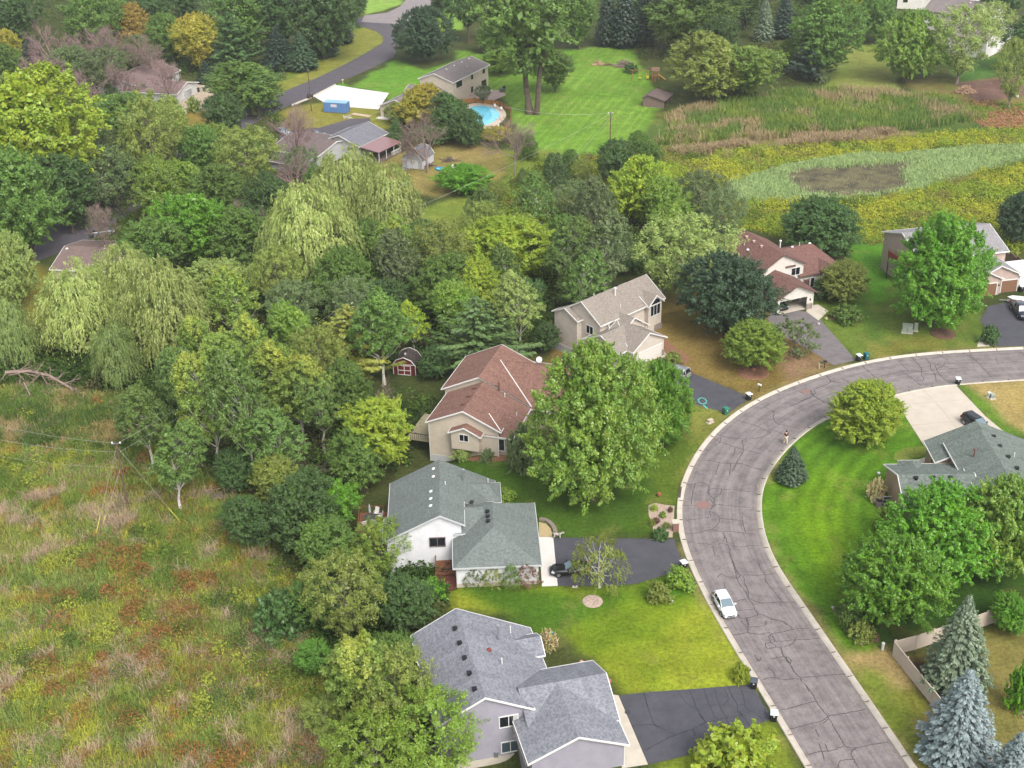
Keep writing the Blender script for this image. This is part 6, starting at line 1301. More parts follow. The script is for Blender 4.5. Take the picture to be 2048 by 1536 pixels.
# blue container shed
q = gp(647.8, 224.8); e = empty('blue_container', q, R(-16), 'blue storage container shed with a sign, beside the white driveway', 'container'); BL = siding('blue_ribbed', C(98,138,192,.85), .3, True, .2)
b = MB(); b.bx(0, 6.1, 0, 2.5, .15, 2.55); b.build('wall', BL, e); b = MB(); b.bx(-.05, 6.15, -.05, 2.55, 2.55, 2.65); b.build('roof', mat('pale_blue', C(150,190,214,.85), .5), e)
b = MB(); b.bx(2.0, 3.6, -.03, 0, 1.5, 2.2); b.build('sign_panel', mat('pale_pink', C(214,204,214,.85), .7), e)
b = MB(); b.bx(6.1, 6.14, .1, 1.22, .25, 2.45); b.bx(6.1, 6.14, 1.28, 2.4, .25, 2.45); d_ = b.build('door', BL, e); b = MB(); 
for v in (.9, 1.6): b.tube((6.18, v, .3), (6.18, v, 2.4), .03)
b.build('handle', METAL, d_); b = MB(); b.bx(0, 6.1, .1, 2.4, 0, .15); b.build('skid', GREYWOOD, e)
# ------------------------------------------------------------------ vehicles
TYRE = mat('tyre_rubber', C(34,34,36), .85); RIM = mat('wheel_rim', C(170,172,176), .35, .7); LAMP = mat('lamp_glass', C(210,214,216,.9), .15, spec=.7); TAIL = mat('tail_glass', C(150,30,30,.9), .2, spec=.6)
def paint(name, c, metal=.2): return mat(name, c, .28, metal, spec=.5, coat=.6)
SHAPES = {   # length, width, roof z, stations (x from rear, half width factor, belt z), cabin base x0,x1, roof x0,x1, hood z
 'hatch': dict(L=4.1, W=1.74, H=1.48, st=[(0, .80, .75), (.12, .92, .92), (.7, .98, .96), (1.6, 1, .95), (2.6, 1, .93), (3.1, .98, .90), (3.7, .93, .80), (4.0, .82, .66), (4.1, .70, .55)], cab=(.10, 3.05), rf=(.45, 2.15), wb=(.72, 3.28), wr=.31),
 'suv': dict(L=4.75, W=1.86, H=1.70, st=[(0, .84, .80), (.1, .94, 1.02), (.7, .99, 1.06), (1.8, 1, 1.05), (3.0, 1, 1.03), (3.6, .98, 1.02), (4.4, .92, .92), (4.68, .82, .74), (4.75, .72, .62)], cab=(.08, 3.55), rf=(.35, 2.65), wb=(.9, 3.75), wr=.36),
 'coupe': dict(L=4.65, W=1.82, H=1.36, st=[(0, .84, .78), (.12, .93, .92), (.7, .98, .94), (1.8, 1, .90), (2.7, 1, .88), (3.3, .99, .90), (4.1, .94, .84), (4.5, .86, .70), (4.65, .76, .58)], cab=(.75, 3.0), rf=(1.35, 2.2), wb=(.95, 3.75), wr=.34),
 'sedan': dict(L=4.75, W=1.8, H=1.44, st=[(0, .82, .76), (.12, .92, .94), (.8, .98, .96), (1.8, 1, .93), (2.9, 1, .91), (3.5, .98, .90), (4.3, .93, .80), (4.65, .84, .66), (4.75, .74, .56)], cab=(.55, 3.4), rf=(1.25, 2.55), wb=(.9, 3.7), wr=.33),
 'pickup': dict(L=5.7, W=2.0, H=1.92, st=[(0, .92, 1.02), (.06, .98, 1.18), (1.0, 1, 1.2), (1.9, 1, 1.2), (2.1, 1, 1.2), (4.2, 1, 1.18), (5.3, .97, 1.12), (5.62, .9, .95), (5.7, .84, .8)], cab=(2.05, 4.35), rf=(2.25, 3.75), wb=(1.15, 4.6), wr=.42)}
def car(name, kind, pos, yaw, pm, label, cat='car', group=None, roof_glass=False, dark_roof=None):
    s = SHAPES[kind]; L, Wd, H = s['L'], s['W']/2, s['H']; e = empty(name, pos, yaw, label, cat, group); X = lambda x: x-L/2
    b = MB(); rings = []
    for x, wf, zb in s['st']:
        hw_ = Wd*wf; g = .24 if kind != 'pickup' else .34; pts = [(hw_*.84, g), (hw_*.98, g+.10), (hw_, g+.28), (hw_*.985, zb*.62+g*.3), (hw_*.94, zb-.08), (hw_*.84, zb), (hw_*.42, zb+.035), (0, zb+.045)]
        rings.append([(X(x), y, z) for y, z in pts]+[(X(x), -y, z) for y, z in pts[-2::-1]])
    for a, c in zip(rings[:-1], rings[1:]):
        for i in range(len(a)-1): b.face([a[i], a[i+1], c[i+1], c[i]])
        b.face([a[-1], a[0], c[0], c[-1]])
    b.face(rings[0][::-1]); b.face(rings[-1])
    belt = lambda x: np.interp(x, [q[0] for q in s['st']], [q[2] for q in s['st']])+.01
    c0, c1 = s['cab']; r0, r1 = s['rf']; bw, rw = Wd*.90, Wd*.70
    z0 = lambda x: belt(x)-.02
    # cabin skeleton: roof slab and pillars
    n = 5; rt = []
    for i in range(n+1):
        t = i/n; x = r0+(r1-r0)*t; zz = H-.05*(2*t-1)**2-.01; rt.append((x, zz))
    ys_ = [(-1, -.055), (-.85, -.008), (-.4, .012), (.4, .012), (.85, -.008), (1, -.055)]
    for (xa, za), (xb, zb_) in zip(rt[:-1], rt[1:]):
        for (ya, da), (yb, db_) in zip(ys_[:-1], ys_[1:]): b.face([(X(xa), rw*ya, za+da), (X(xb), rw*ya, zb_+da), (X(xb), rw*yb, zb_+db_), (X(xa), rw*yb, za+db_)])
    for sy in (-1, 1):
        A = (X(c0), sy*bw*.92, z0(c0)); B_ = (X(r0), sy*rw, H-.10); C_ = (X(r1), sy*rw, H-.10); D = (X(c1), sy*bw*.92, z0(c1))
        b.tube(A, B_, .06, n=5); b.tube(B_, C_, .045, n=5); b.tube(C_, D, .045, n=5)
        mx = (r0+r1)/2+.1; b.tube((X(mx), sy*bw*1.0, z0(mx)), (X(mx), sy*rw*1.01, H-.08), .035, n=4)
        if kind in ('suv', 'hatch', 'sedan'): mx = r0+.28; b.tube((X(mx-.1), sy*bw, z0(mx)), (X(mx), sy*rw*1.01, H-.09), .07, n=4)
    body = b.build('body', pm, e, False)
    bm = bmesh.new(); bm.from_mesh(body.data); bmesh.ops.remove_doubles(bm, verts=bm.verts, dist=1e-3); bmesh.ops.recalc_face_normals(bm, faces=bm.faces); bm.to_mesh(body.data); bm.free()
    body.data.polygons.foreach_set('use_smooth', [True]*len(body.data.polygons))
    def glass(nm, pts, m=DARKGLASS):
        g = MB(); g.face(pts); return g.build(nm, m, e)
    WS = mat('windscreen_glass', C(96, 116, 124), .08, spec=.9)
    glass('windscreen', [(X(c1)-.02, -bw*.90, z0(c1)+.01), (X(c1)-.02, bw*.90, z0(c1)+.01), (X(r1), rw*.97, H-.08), (X(r1), -rw*.97, H-.08)], WS)
    glass('rear_window', [(X(c0)+.02, bw*.90, z0(c0)+.01), (X(c0)+.02, -bw*.90, z0(c0)+.01), (X(r0), -rw*.97, H-.08), (X(r0), rw*.97, H-.08)])
    for sy in (-1, 1): glass('side_window', [(X(c0)+.05, sy*bw*.95, z0(c0)), (X((c0+c1)/2), sy*bw*1.0, z0((c0+c1)/2)), (X(c1)-.05, sy*bw*.95, z0(c1)), (X(r1), sy*rw, H-.10), (X(r0), sy*rw, H-.10)])
    if roof_glass: g = MB(); g.bx(X(r0+.3), X(r1-.05), -rw*.75, rw*.75, H-.01, H+.012); g.build('sunroof', DARKGLASS, e)
    for x in s['wb']:
        for sy in (-1, 1):
            t = MB(); r_ = s['wr']; t.tube((X(x), sy*(Wd-.20), r_), (X(x), sy*(Wd+.015), r_), r_, n=18); wo_ = t.build('wheel', TYRE, e)
            g = MB(); g.tube((X(x), sy*(Wd+.014), r_), (X(x), sy*(Wd+.022), r_), r_*.66, n=14); g.build('rim', RIM, wo_)
            g = MB()
            for k in range(10): a = k/10*math.pi*1.24-.35; 
            g.tube((X(x), sy*(Wd-.06), r_+.03), (X(x), sy*(Wd+.004), r_+.03), r_*1.14, n=20); g.build('wheel_arch', BLACKP, body)
    xf = s['st'][-2][0]; zf = s['st'][-3][2]*.80
    for sy in (-1, 1):
        g = MB(); g.box((X(xf)-.16, sy*Wd*.70, zf), (.34, .34, .17), sy*-.35); g.build('headlight', LAMP, e)
        g = MB(); g.box((X(.08), sy*Wd*.80, s['st'][1][2]*.88), (.12, .26, .30 if kind in ('suv', 'pickup') else .18), sy*.25); g.build('tail_light', TAIL, e)
        g = MB(); g.box((X(c1)-.35, sy*(Wd+.09), z0(c1)+.10), (.12, .22, .14)); g.build('mirror', pm, e)
    g = MB(); g.box((X(L)-.03, 0, .50 if kind != 'pickup' else .75), (.08, Wd*1.0, .14)); g.box((X(L)-.02, 0, .32 if kind != 'pickup' else .5), (.07, Wd*1.2, .07)); g.build('grille', BLACKP, e)
    g = MB(); g.box((X(0)+.02, 0, .62), (.06, .5, .13)); g.build('licence_plate', WHITE, e); g = MB(); g.box((0, 0, .22), (L*.86, Wd*1.5, .12)); g.build('underbody', BLACKP, e)
    return e
def yaw_px(p, q):                                              # heading of the line from photo point p to q on the ground
    a = gp(*p); b = gp(*q); return math.atan2(b.y-a.y, b.x-a.x)
WP = paint('white_paint', C(236,236,238,.9), 0); BP = paint('black_paint', C(26,27,31), .3); SP = paint('silver_paint', C(196,198,202,.8), .6); GP_ = paint('grey_paint', C(120,124,130,.8), .5)
car('white_hatchback', 'hatch', gp(1449, 1217), yaw_px((1434, 1190), (1464, 1243)), WP, 'white hatchback parked at the left kerb of the street')
c_ = car('black_coupe', 'coupe', gp(1134, 1143), R(184), BP, 'black sports coupe facing the garage on the dark driveway'); c_.location = gp(1140, 1145)
b = MB(); b.box((1.25, .38, .93), (.75, .42, .03)); b.box((1.25, -.38, .93), (.75, .42, .03)); b.build('hood_scoop', mat('matt_black', C(18,18,20), .6), c_)
car('silver_suv', 'suv', gp(1350, 751), R(-38+180), SP, 'silver estate car in front of the taupe roofed house garage')
e = car('black_suv', 'suv', gp(1952, 856), yaw_px((1930, 838), (1990, 878)), BP, 'black crossover at the corner of the cream concrete driveway', roof_glass=True)
e = car('pickup_truck', 'pickup', gp(2040, 628), R(-92), paint('navy_paint', C(36,44,58), .3), 'dark pickup truck at the right edge on the two-garage driveway', cat='truck')
car('garage_car', 'sedan', Vector((*hw.world(-5.6, 2.0).xy, .03)), hw.a-math.pi/2, BP, 'dark car inside the open garage')
car('dark_sedan', 'sedan', gp(630, 272), R(-15), BP, 'dark sedan parked beside the porch house')
car('silver_sedan', 'sedan', gp(566, 267), R(-50), SP, 'silver car partly hidden by trees left of the dark sedan')
car('grey_sedan', 'suv', gp(205, 470), R(20), GP_, 'grey car hidden under trees right of the lone brown roof')
car('shaded_car', 'sedan', gp(8, 442), R(60), BP, 'dark car cut by the left edge above the left road')
# boat trailer
q = gp(2016, 606); e = empty('boat_trailer', q, R(-20), 'small white boat on a trailer in front of the brown garage doors', 'boat'); b = MB()
hull = [(0, 0, .9), (.6, .55, .7), (2.6, .7, .65), (2.6, -.7, .65), (.6, -.55, .7)]; tp = [(-.3, 0, 1.15), (.6, .8, 1.1), (2.7, .9, 1.1), (2.7, -.9, 1.1), (.6, -.8, 1.1)]
b.face(tp); b.face(hull[::-1])
for i in range(5): j = (i+1) % 5; b.face([hull[i], hull[j], tp[j], tp[i]])
b.build('hull', WHITE, e); b = MB(); b.box((1.4, 0, .5), (3.2, .9, .1)); b.tube((0, 0, .5), (-1.4, 0, .4), .05); b.build('trailer_frame', METAL, e)
for sy in (-1, 1): b = MB(); b.tube((1.7, sy*.75, .3), (1.7, sy*.95, .3), .3, n=14); b.build('wheel', TYRE, e)
b = MB(); b.box((2.75, 0, 1.2), (.25, .3, .7)); b.build('outboard_motor', BLACKP, e)
# white covered trailer behind the fence
q = gp(2052, 578); e = empty('white_trailer', q, R(12), 'white box trailer beside the two-garage house at the right edge', 'trailer'); b = MB(); b.bx(-1.6, 4, 0, 6, .5, 2.5); b.build('box', WHITE, e); b = MB(); b.bx(-1.66, 4.06, -.06, 6.06, 2.5, 2.58); b.build('roof', WHITE, e)
# ------------------------------------------------------------------ wheeled bins
def bin_(pos, yaw, body, lid, label):
    e = empty('wheeled_bin', pos, yaw, label, 'bin', 'wheeled bins put out along the street'); b = MB()
    lo = [(-.24, -.26), (.24, -.26), (.24, .22), (-.24, .22)]; hi = [(-.33, -.38), (.33, -.38), (.33, .36), (-.33, .36)]
    A = [(x, y, .06) for x, y in lo]; B_ = [(x, y, 1.02) for x, y in hi]
    for i in range(4): j = (i+1) % 4; b.face([A[i], A[j], B_[j], B_[i]])
    b.face(A[::-1]); b.face(B_); b.bx(-.36, .36, -.41, .39, .95, 1.01); b.build('body', body, e)
    l = MB(); l.bx(-.38, .38, -.44, .42, 1.02, 1.07); l.face([(-.36, -.42, 1.07), (.36, -.42, 1.07), (.30, -.3, 1.13), (-.30, -.3, 1.13)]); l.bx(-.30, .30, -.3, .34, 1.07, 1.13); l.build('lid', lid, e)
    for sx in (-1, 1): w_ = MB(); w_.tube((sx*.24, .30, .14), (sx*.31, .30, .14), .14, n=12); w_.build('wheel', TYRE, e)
    h = MB(); h.tube((-.3, .46, .98), (.3, .46, .98), .025, n=6); h.build('handle', BLACKP, e); s = MB(); s.lathe((0, 0, 0), [(0, 0), (.07, 0)], 10)
    d = MB(); pts = [(.085*math.cos(a*.628), -.372, .80+.085*math.sin(a*.628)) for a in range(10)]; d.face(pts); d.build('round_sticker', WHITE, e); return e
BB = mat('bin_black', C(34,34,36), .5); LW_ = mat('bin_lid_white', C(232,236,240,.9), .4); LG = mat('bin_lid_grey', C(86,92,102,.8), .4); GB = mat('bin_green', C(62,140,110,.75), .5); TB = mat('bin_teal', C(36,112,116,.75), .5)
for p, y, bm_, lm, lb in (((1547,1441),-10,BB,LW_,'white-lidded black bin at the lower corner of the cracked driveway'),((1507,1376),-15,BB,LG,'black bin with a grey lid beside the white mailbox at the cracked driveway'),((1367,1138),20,BB,LW_,'black bin with a white lid at the end of the green roofed house driveway'),((1497,800),25,BB,LW_,'black bin with a white lid at the upper corner of the taupe house driveway'),((1451,829),30,GB,GB,'bright green bin at the lower corner of the taupe house driveway'),((1717,722),20,BB,LW_,'black bin with a white lid standing beside the teal bin'),((1732,719),15,TB,TB,'teal recycling bin beside a black bin at the curved grey driveway'),((1915,769),-5,BB,LW_,'black bin with a white lid at the corner of the cream concrete driveway'),((397,184),0,BB,BB,'black bin by the white garage gable, left one of the pair'),((409,182),0,BB,LW_,'black bin with a white lid by the white garage gable'),((617,197),10,BB,BB,'black bin at the foot of the roadside pole, left one'),((624,195),10,BB,LG,'grey-lidded bin at the foot of the roadside pole'),((2042,583),0,BB,LW_,'black bin with a white lid against the wall of the two-garage house')):
    bin_(gp(*p), R(y), bm_, lm, lb)
# ------------------------------------------------------------------ mailboxes
def mailbox(p, yaw, post, box, label, arm=False, brick=False):
    e = empty('mailbox', gp(*p), yaw, label, 'mailbox')
    if brick:
        b = MB(); b.bx(-.35, .35, -.35, .35, 0, 1.25); b.build('pillar', RB2, e); b = MB(); b.bx(-.45, .45, -.45, .45, 1.25, 1.36); b.build('cap', CONC, e); b = MB(); b.bx(.34, .38, -.14, .14, .8, 1.05); b.build('door', BLACKP, e); return e
    b = MB(); b.box((0, 0, .55), (.11, .11, 1.1))
    if arm: b.box((.22, 0, .95), (.75, .09, .09)); b.tube((0, 0, .6), (.35, 0, .93), .04, n=4)
    b.build('post', post, e); b = MB(); n = 8; pr_ = [(.11*math.cos(math.pi*i/n), .13*math.sin(math.pi*i/n)+.12) for i in range(n+1)]+[(-.11, 0), (.11, 0)]
    x0, x1 = (.05, .62) if arm else (-.28, .30); A = [(x0, y, 1.02+z) for y, z in pr_]; B_ = [(x1, y, 1.02+z) for y, z in pr_]
    for i in range(len(A)): j = (i+1) % len(A); b.face([A[i], A[j], B_[j], B_[i]])
    b.face(A); b.face(B_[::-1]); bo = b.build('box', box, e); b = MB(); b.box((x1-.1, .13, 1.2), (.04, .02, .2)); b.build('flag', mat('flag_red', C(180,40,40), .5), bo); return e
RB2 = mat('pillar_brick', C(150,110,96,.85), .9, noise=.35, nscale=6); OAK = mat('pale_post', C(206,192,150,.85), .8); GREENP = mat('green_post', C(52,84,60,.8), .7)
mailbox((1488,1358), R(10), WHITE, BLACKP, 'black mailbox on a white post in the yellow-green clump', True)
mailbox((1351,1061), R(0), None, None, 'brick mailbox pillar with a pale cap at the rock garden', brick=True)
mailbox((1518,783), R(-40), GREENP, WHITE, 'white mailbox on a dark green post above the curb')
mailbox((1638,738), R(-20), OAK, GREENP, 'dark mailbox on a cream post, left of the black one', True)
mailbox((1649,736), R(-20), BLACKP, BLACKP, 'all-black mailbox on a black post by the grey driveway')
mailbox((1982,688), R(-70), OAK, mat('pale_box', C(196,206,196,.85), .5), 'pale mailbox in front of the clipped ball shrub')
mailbox((686,168), R(0), OAK, OAK, 'small pale mailbox by the far road')
# ------------------------------------------------------------------ utility boxes, lamp, sign, cabinets
def cabinet(p, yaw, d, m, label, name='utility_box'):
    e = empty(name, gp(*p), yaw, label, 'utility box'); b = MB(); b.bx(-d[0]/2, d[0]/2, -d[1]/2, d[1]/2, .1, d[2]); b.face([(-d[0]/2, -d[1]/2-.06, d[2]-.15), (d[0]/2, -d[1]/2-.06, d[2]-.15), (d[0]/2, -d[1]/2, d[2]+.01), (-d[0]/2, -d[1]/2, d[2]+.01)]); b.build('cabinet', m, e)
    b = MB(); b.bx(-d[0]/2-.15, d[0]/2+.15, -d[1]/2-.15, d[1]/2+.15, -.05, .1); b.build('pad', CONC, e); b = MB(); b.bx(-d[0]/2-.04, d[0]/2+.04, -d[1]/2-.08, d[1]/2+.04, d[2], d[2]+.06); b.build('lid', m, e); b = MB(); b.bx(-.02, .02, -d[1]/2-.03, -d[1]/2, .2, d[2]-.1); b.build('door_seam', BLACKP, e); return e
PG = mat('cabinet_green', C(168,176,160,.8), .6); PW = mat('cabinet_white', C(214,216,212,.85), .6)
cabinet((1814,664), R(-15), (1.5, 1.1, 1.2), PG, 'pale green transformer cabinet beside the tall bright maple'); cabinet((1831,662), R(-15), (.5, .4, 1.3), PG, 'narrow pale green pedestal beside the transformer cabinet')
cabinet((1977,795), R(10), (.35, .35, .8), PW, 'small white pedestal on the dry lawn, left one'); cabinet((1984,797), R(10), (.6, .45, .7), PG, 'small grey-green utility box on the dry lawn')
e = empty('utility_pedestal', gp(1765, 1299), 0, 'white cylindrical pedestal on the lawn near the fence corner', 'utility box'); b = MB(); b.lathe((0, 0, 0), [(.16, 0), (.16, .75)], 14); b.build('body', PW, e); b = MB(); b.lathe((0, 0, .75), [(.18, 0), (.18, .12), (.1, .2), (0, .22)], 14); b.build('cap', PW, e)
cabinet((1420,845), R(35), (.7, .4, .45), mat('buff_box', C(206,186,170,.85), .7), 'low buff box beside the curb below the green bin')
e = empty('lamp_post', gp(1150, 1174), 0, 'black lamp post at the edge of the green house driveway', 'lamp post'); b = MB(); b.tube((0, 0, 0), (0, 0, 2.1), .045, n=8); b.build('post', BLACKP, e); b = MB(); b.lathe((0, 0, 2.1), [(.08, 0), (.15, .3)], 6); b.build('lamp_glass', LAMP, e); b = MB(); b.lathe((0, 0, 2.4), [(.19, 0), (.0, .16)], 6); b.build('cap', BLACKP, e); b = MB(); b.bx(-.3, .3, -.2, .2, -.05, .06); b.build('base', CONC, e)
# air conditioners and the stone yard by the tan house
for i, (p, lb) in enumerate((((1757,1013), 'grey air conditioner unit beside the tan wall, left one'), ((1769,1015), 'grey air conditioner unit beside the tan wall, right one'))):
    e = empty('air_conditioner', gp(*p), 0, lb, 'air conditioner'); b = MB(); b.lathe((0, 0, 0), [(.42, 0), (.42, .8), (.38, .84)], 16); b.build('casing', GP_ if i else mat('ac_dark', C(0,0,0)), e); b = MB(); b.lathe((0, 0, .84), [(.38, 0), (.1, .03), (0, .03)], 16); b.build('fan_grille', BLACKP, e)
e = empty('timber_fence_piece', gp(1765, 1003), R(5), 'short white timber screen beside the air conditioners', 'fence'); b = MB(); b.bx(-1.5, 1.6, 0, .06, .6, .72); b.bx(-1.5, 1.6, 0, .06, .1, .2); b.build('rail', WHITE, e)
for x in (-1.45, 0, 1.55): b = MB(); b.bx(x-.05, x+.05, -.05, .05, 0, .85); b.build('post', WHITE, e)
# satellite dishes
def dish(p, z, yaw, m, label):
    q = g0([p], z)[0]; e = empty('satellite_dish', (q[0], q[1], z-1.0), yaw, label, 'satellite dish'); b = MB(); b.lathe((0, 0, 0), [(0, .0), (.25, .04), (.45, .14)], 14); o = b.build('reflector', m, e); o.location = (0, 0, 1.0); o.rotation_euler = (R(62), 0, 0)
    b = MB(); b.tube((0, .1, 0), (0, .05, 1.0), .03); b.build('mast', METAL, e); b = MB(); b.tube((0, -.05, .8), (0, -.55, 1.05), .02); b.box((0, -.55, 1.08), (.1, .1, .12)); b.build('feed_arm', METAL, e)
dish((1078,719), 4.6, R(10), mat('dish_white', C(230,230,228,.85), .5), 'white satellite dish at the edge of the reddish brown roof'); dish((1320,583), 5.2, R(-30), mat('dish_grey', C(110,120,128,.8), .5), 'dark grey satellite dish at the corner of the taupe roof')
# ------------------------------------------------------------------ beige vinyl fence: one run per side
VIN = mat('vinyl_beige', C(212,196,180,.85), .6, noise=.05, nscale=1)
def fence(name, pts, h, label, m, post=None, step=2.4, t=.06, dz=0, posts=True, world=False):
    P = [gp(*p) for p in pts] if not world else [Vector(p) for p in pts]; e = empty(name, P[0], 0, label, 'fence'); o = P[0]; b = MB(); pp = []
    for a, c in zip(P[:-1], P[1:]):
        d = c-a; n = max(1, round(d.length/step)); rz = math.atan2(d.y, d.x)
        for i in range(n+1): pp.append((a+d*(i/n), rz))
        for i in range(n): q0 = a+d*(i/n); q1 = a+d*((i+1)/n); mid = (q0+q1)/2-o; L = (q1-q0).length; b.box(mid+Vector((0, 0, h/2+dz)), (L-.02, t, h-.1), rz); b.box(mid+Vector((0, 0, h-.04+dz)), (L, t*1.8, .1), rz); b.box(mid+Vector((0, 0, .1+dz)), (L, t*1.8, .12), rz)
    b.build('panel', m, e)
    if posts:
        for q, rz in pp: b = MB(); b.box(q-o+Vector((0, 0, (h+.12)/2+dz)), (.14, .14, h+.12), rz); b.box(q-o+Vector((0, 0, h+.14+dz)), (.18, .18, .05), rz); b.build('post', post or m, e)
    return e
fence('vinyl_fence', [(1786,1312),(1838,1378),(1885,1436),(1945,1512),(1975,1549)], 1.85, 'beige vinyl fence run going diagonally down to the blue spruce', VIN)
fence('vinyl_fence', [(1788,1310),(1830,1299),(1932,1265),(2048,1224),(2110,1202)], 1.85, 'long beige vinyl fence run behind the grey-green spruce', VIN)
fence('vinyl_fence', [(1975,1549),(2060,1520),(2130,1498)], 1.85, 'short beige vinyl fence piece at the bottom right corner', VIN)
fence('board_fence', [(1992,482),(2005,520),(2060,548),(2120,560)], 1.9, 'brown board fence behind the two-garage house', siding('fence_boards', C(150,132,112,.85), .4, True, .3), GREYWOOD)
fence('pool_fence', [(896,206),(925,208),(950,205),(1000,212),(1022,225),(1020,250),(1000,275),(962,268)], 1.2, 'golden brown wooden fence round the swimming pool', mat('golden_wood', C(168,120,66,.85), .8, noise=.2, nscale=2), WOOD, 2.6, .03)
# ------------------------------------------------------------------ utility poles with wires
def pole(p, top, label, arms=1, hm=None, dev=True):
    b0 = gp(*p); lo, hi = 1, 20
    for _ in range(24):
        m_ = (lo+hi)/2
        if proj((b0.x, b0.y, b0.z+m_))[1] > top: lo = m_
        else: hi = m_
    H = lo; e = empty('utility_pole', b0, 0, label, 'utility pole'); b = MB(); b.tube((0, 0, -.2), (0, 0, H), .15, .10, 8); b.build('pole', mat('pole_wood', C(112,88,74,.9), .9, noise=.3, nscale=4), e)
    if arms: b = MB(); b.box((0, 0, H-.1), (1.3, .1, .1), .15); b.build('crossarm', METAL, e)
    for sx in ((-.5, .5) if arms else ()): b = MB(); b.lathe((sx, 0, H-.05), [(.09, 0), (.11, .15), (.04, .25), (0, .25)], 8); b.build('insulator', WHITE, e)
    if dev: b = MB(); b.tube((.22, 0, H*.80), (.22, 0, H*.80+.6), .16, n=8); b.build('transformer', METAL, e)
    return b0, H, e
WIRE = mat('wire_grey', C(150,150,140), .6)
def wire(name, a, c, label, r=.012, m=WIRE, sag=.6, parent=None, n=10):
    a, c = Vector(a), Vector(c); b = MB(); pr_ = a
    for i in range(1, n+1): t = i/n; q = a.lerp(c, t)-Vector((0, 0, 4*sag*t*(1-t))); b.tube(pr_, q, r, n=4, cap=False); pr_ = q
    o = b.build(name, m, parent)
    if not parent: tag(o, label, 'wire')
    return o
P1, H1, e1 = pole((257, 1018), 886, 'marsh utility pole with guy wires standing in the wild meadow', dev=False)
P2, H2, e2 = pole((623, 222), 136, 'roadside utility pole beside the two bins', 0, dev=False)
P3, H3, e3 = pole((1220, 300), 226, 'thin pole with white fittings at the lower corner of the striped lawn'); P4, H4, e4 = pole((888, 522), 470, 'dark utility pole in the clearing behind the wood', 0, dev=False)
T1 = P1+Vector((0, 0, H1)); YG = mat('guy_guard_yellow', C(214,214,90,.85), .5)
for k, (dz, pp, r_) in enumerate(((0, (-40,842), .02), (-1.3, (-40,872), .02), (-3.6, (-40,905), .014))):
    q = g0([pp], T1.z+dz)[0]; wire('power_line', T1+Vector((0, 0, dz)), (q[0], q[1], T1.z+dz), ['top power line running left from the marsh pole', 'middle power line running left from the marsh pole', 'lowest thin line running left from the marsh pole'][k], r_, sag=.5)
for k, (dz, pp, t4) in enumerate(((0, (883,474), P4+Vector((0, 0, H4))), (-1.3, None, P4+Vector((0, 0, H4-1.2))))):
    wire('power_line', T1+Vector((.3, 0, dz)), t4, ['upper power line from the marsh pole into the wood', 'lower power line from the marsh pole into the wood'][k], .02, sag=1.2, n=16)
for k, (pp, dz) in enumerate((((191,1072), -.4), ((203,1058), -3.6), ((366,1050), -.5))):
    g = gp(*pp); a = T1+Vector((0, 0, dz)); o = wire('guy_wire', a, g, ['guy wire running to the far left yellow guard', 'guy wire running to the second yellow guard', 'long guy wire running right to a yellow guard'][k], .02, sag=0, n=2)
    c = g.lerp(a, .22); b = MB(); b.tube(g, c, .045, n=6); b.build('guard', YG, o)
T3 = P3+Vector((0, 0, H3)); 
for k, (pp, z) in enumerate((((700,470), 7), ((985,470), 7))): q = g0([pp], 6.0)[0]; wire('power_line', T3+Vector((0, 0, -.2-.8*k)), (q[0], q[1], 6.0), ['upper cable from the thin lawn pole towards the willows', 'lower cable from the thin lawn pole towards the clearing'][k], .025, sag=1.0)
q = g0([(1010,205)], 8)[0]; wire('power_line', T3, (q[0], q[1], 7.0), 'cable from the thin lawn pole across the striped lawn', .03, sag=1.0)
# ------------------------------------------------------------------ decks
q = gp(741, 1052); 
b0 = hn.world(-9.1, 13.0); e = empty('wooden_deck', (b0.x, b0.y, -2.2), hn.a, 'reddish wooden deck with railings on the left side of the green roofed house', 'deck')
DECKM = siding('deck_boards', C(132,84,64,.85), .3, True, .25); b = MB(); b.bx(-3.6, .1, -5.0, 4.6, 1.9, 2.1); b.build('floor', DECKM, e)
b = MB()
for (x0, y0, x1, y1) in ((-3.6, -5, -3.6, 4.6), (-3.6, 4.6, .1, 4.6), (-3.6, -5, .1, -5)):
    d = math.hypot(x1-x0, y1-y0); n = int(d/.35)
    for i in range(n+1): t = i/n; b.box((x0+(x1-x0)*t, y0+(y1-y0)*t, 2.55), (.05, .05, .9))
    b.box(((x0+x1)/2, (y0+y1)/2, 3.02), (max(.1, abs(x1-x0)), max(.1, abs(y1-y0)), .07))
b.build('railing', WOOD, e)
for x, y in ((-3.5, -4.9), (-3.5, 0), (-3.5, 4.5)): b = MB(); b.box((x, y, 1.0), (.14, .14, 2.0)); b.build('post', WOOD, e)
dz_ = -.1
def dpos(x, y): c, d = math.cos(hn.a), math.sin(hn.a); return Vector((b0.x+x*c-y*d, b0.y+x*d+y*c, dz_))
e = empty('patio_table', dpos(-2.2, 2.6), 0, 'dark round table with a folded grey parasol on the reddish deck', 'table'); b = MB(); b.tube((0, 0, .70), (0, 0, .74), .75, n=20); b.build('table_top', mat('smoked_glass', C(74,76,80,.8), .2), e)
for k in range(4): a = k*1.57+.7; b = MB(); b.tube((math.cos(a)*.5, math.sin(a)*.5, 0), (math.cos(a)*.4, math.sin(a)*.4, .7), .025); b.build('leg', BLACKP, e)
e = empty('folded_parasol', dpos(-2.2, 2.6), 0, 'folded pale grey parasol standing in the deck table', 'parasol'); b = MB(); b.tube((0, 0, .75), (0, 0, 2.6), .025); b.build('pole', METAL, e); b = MB(); b.lathe((0, 0, 1.3), [(.1, 0), (.16, .15), (.11, .8), (.03, 1.25), (0, 1.3)], 10); b.build('canopy', mat('parasol_grey', C(176,184,190,.85), .8), e)
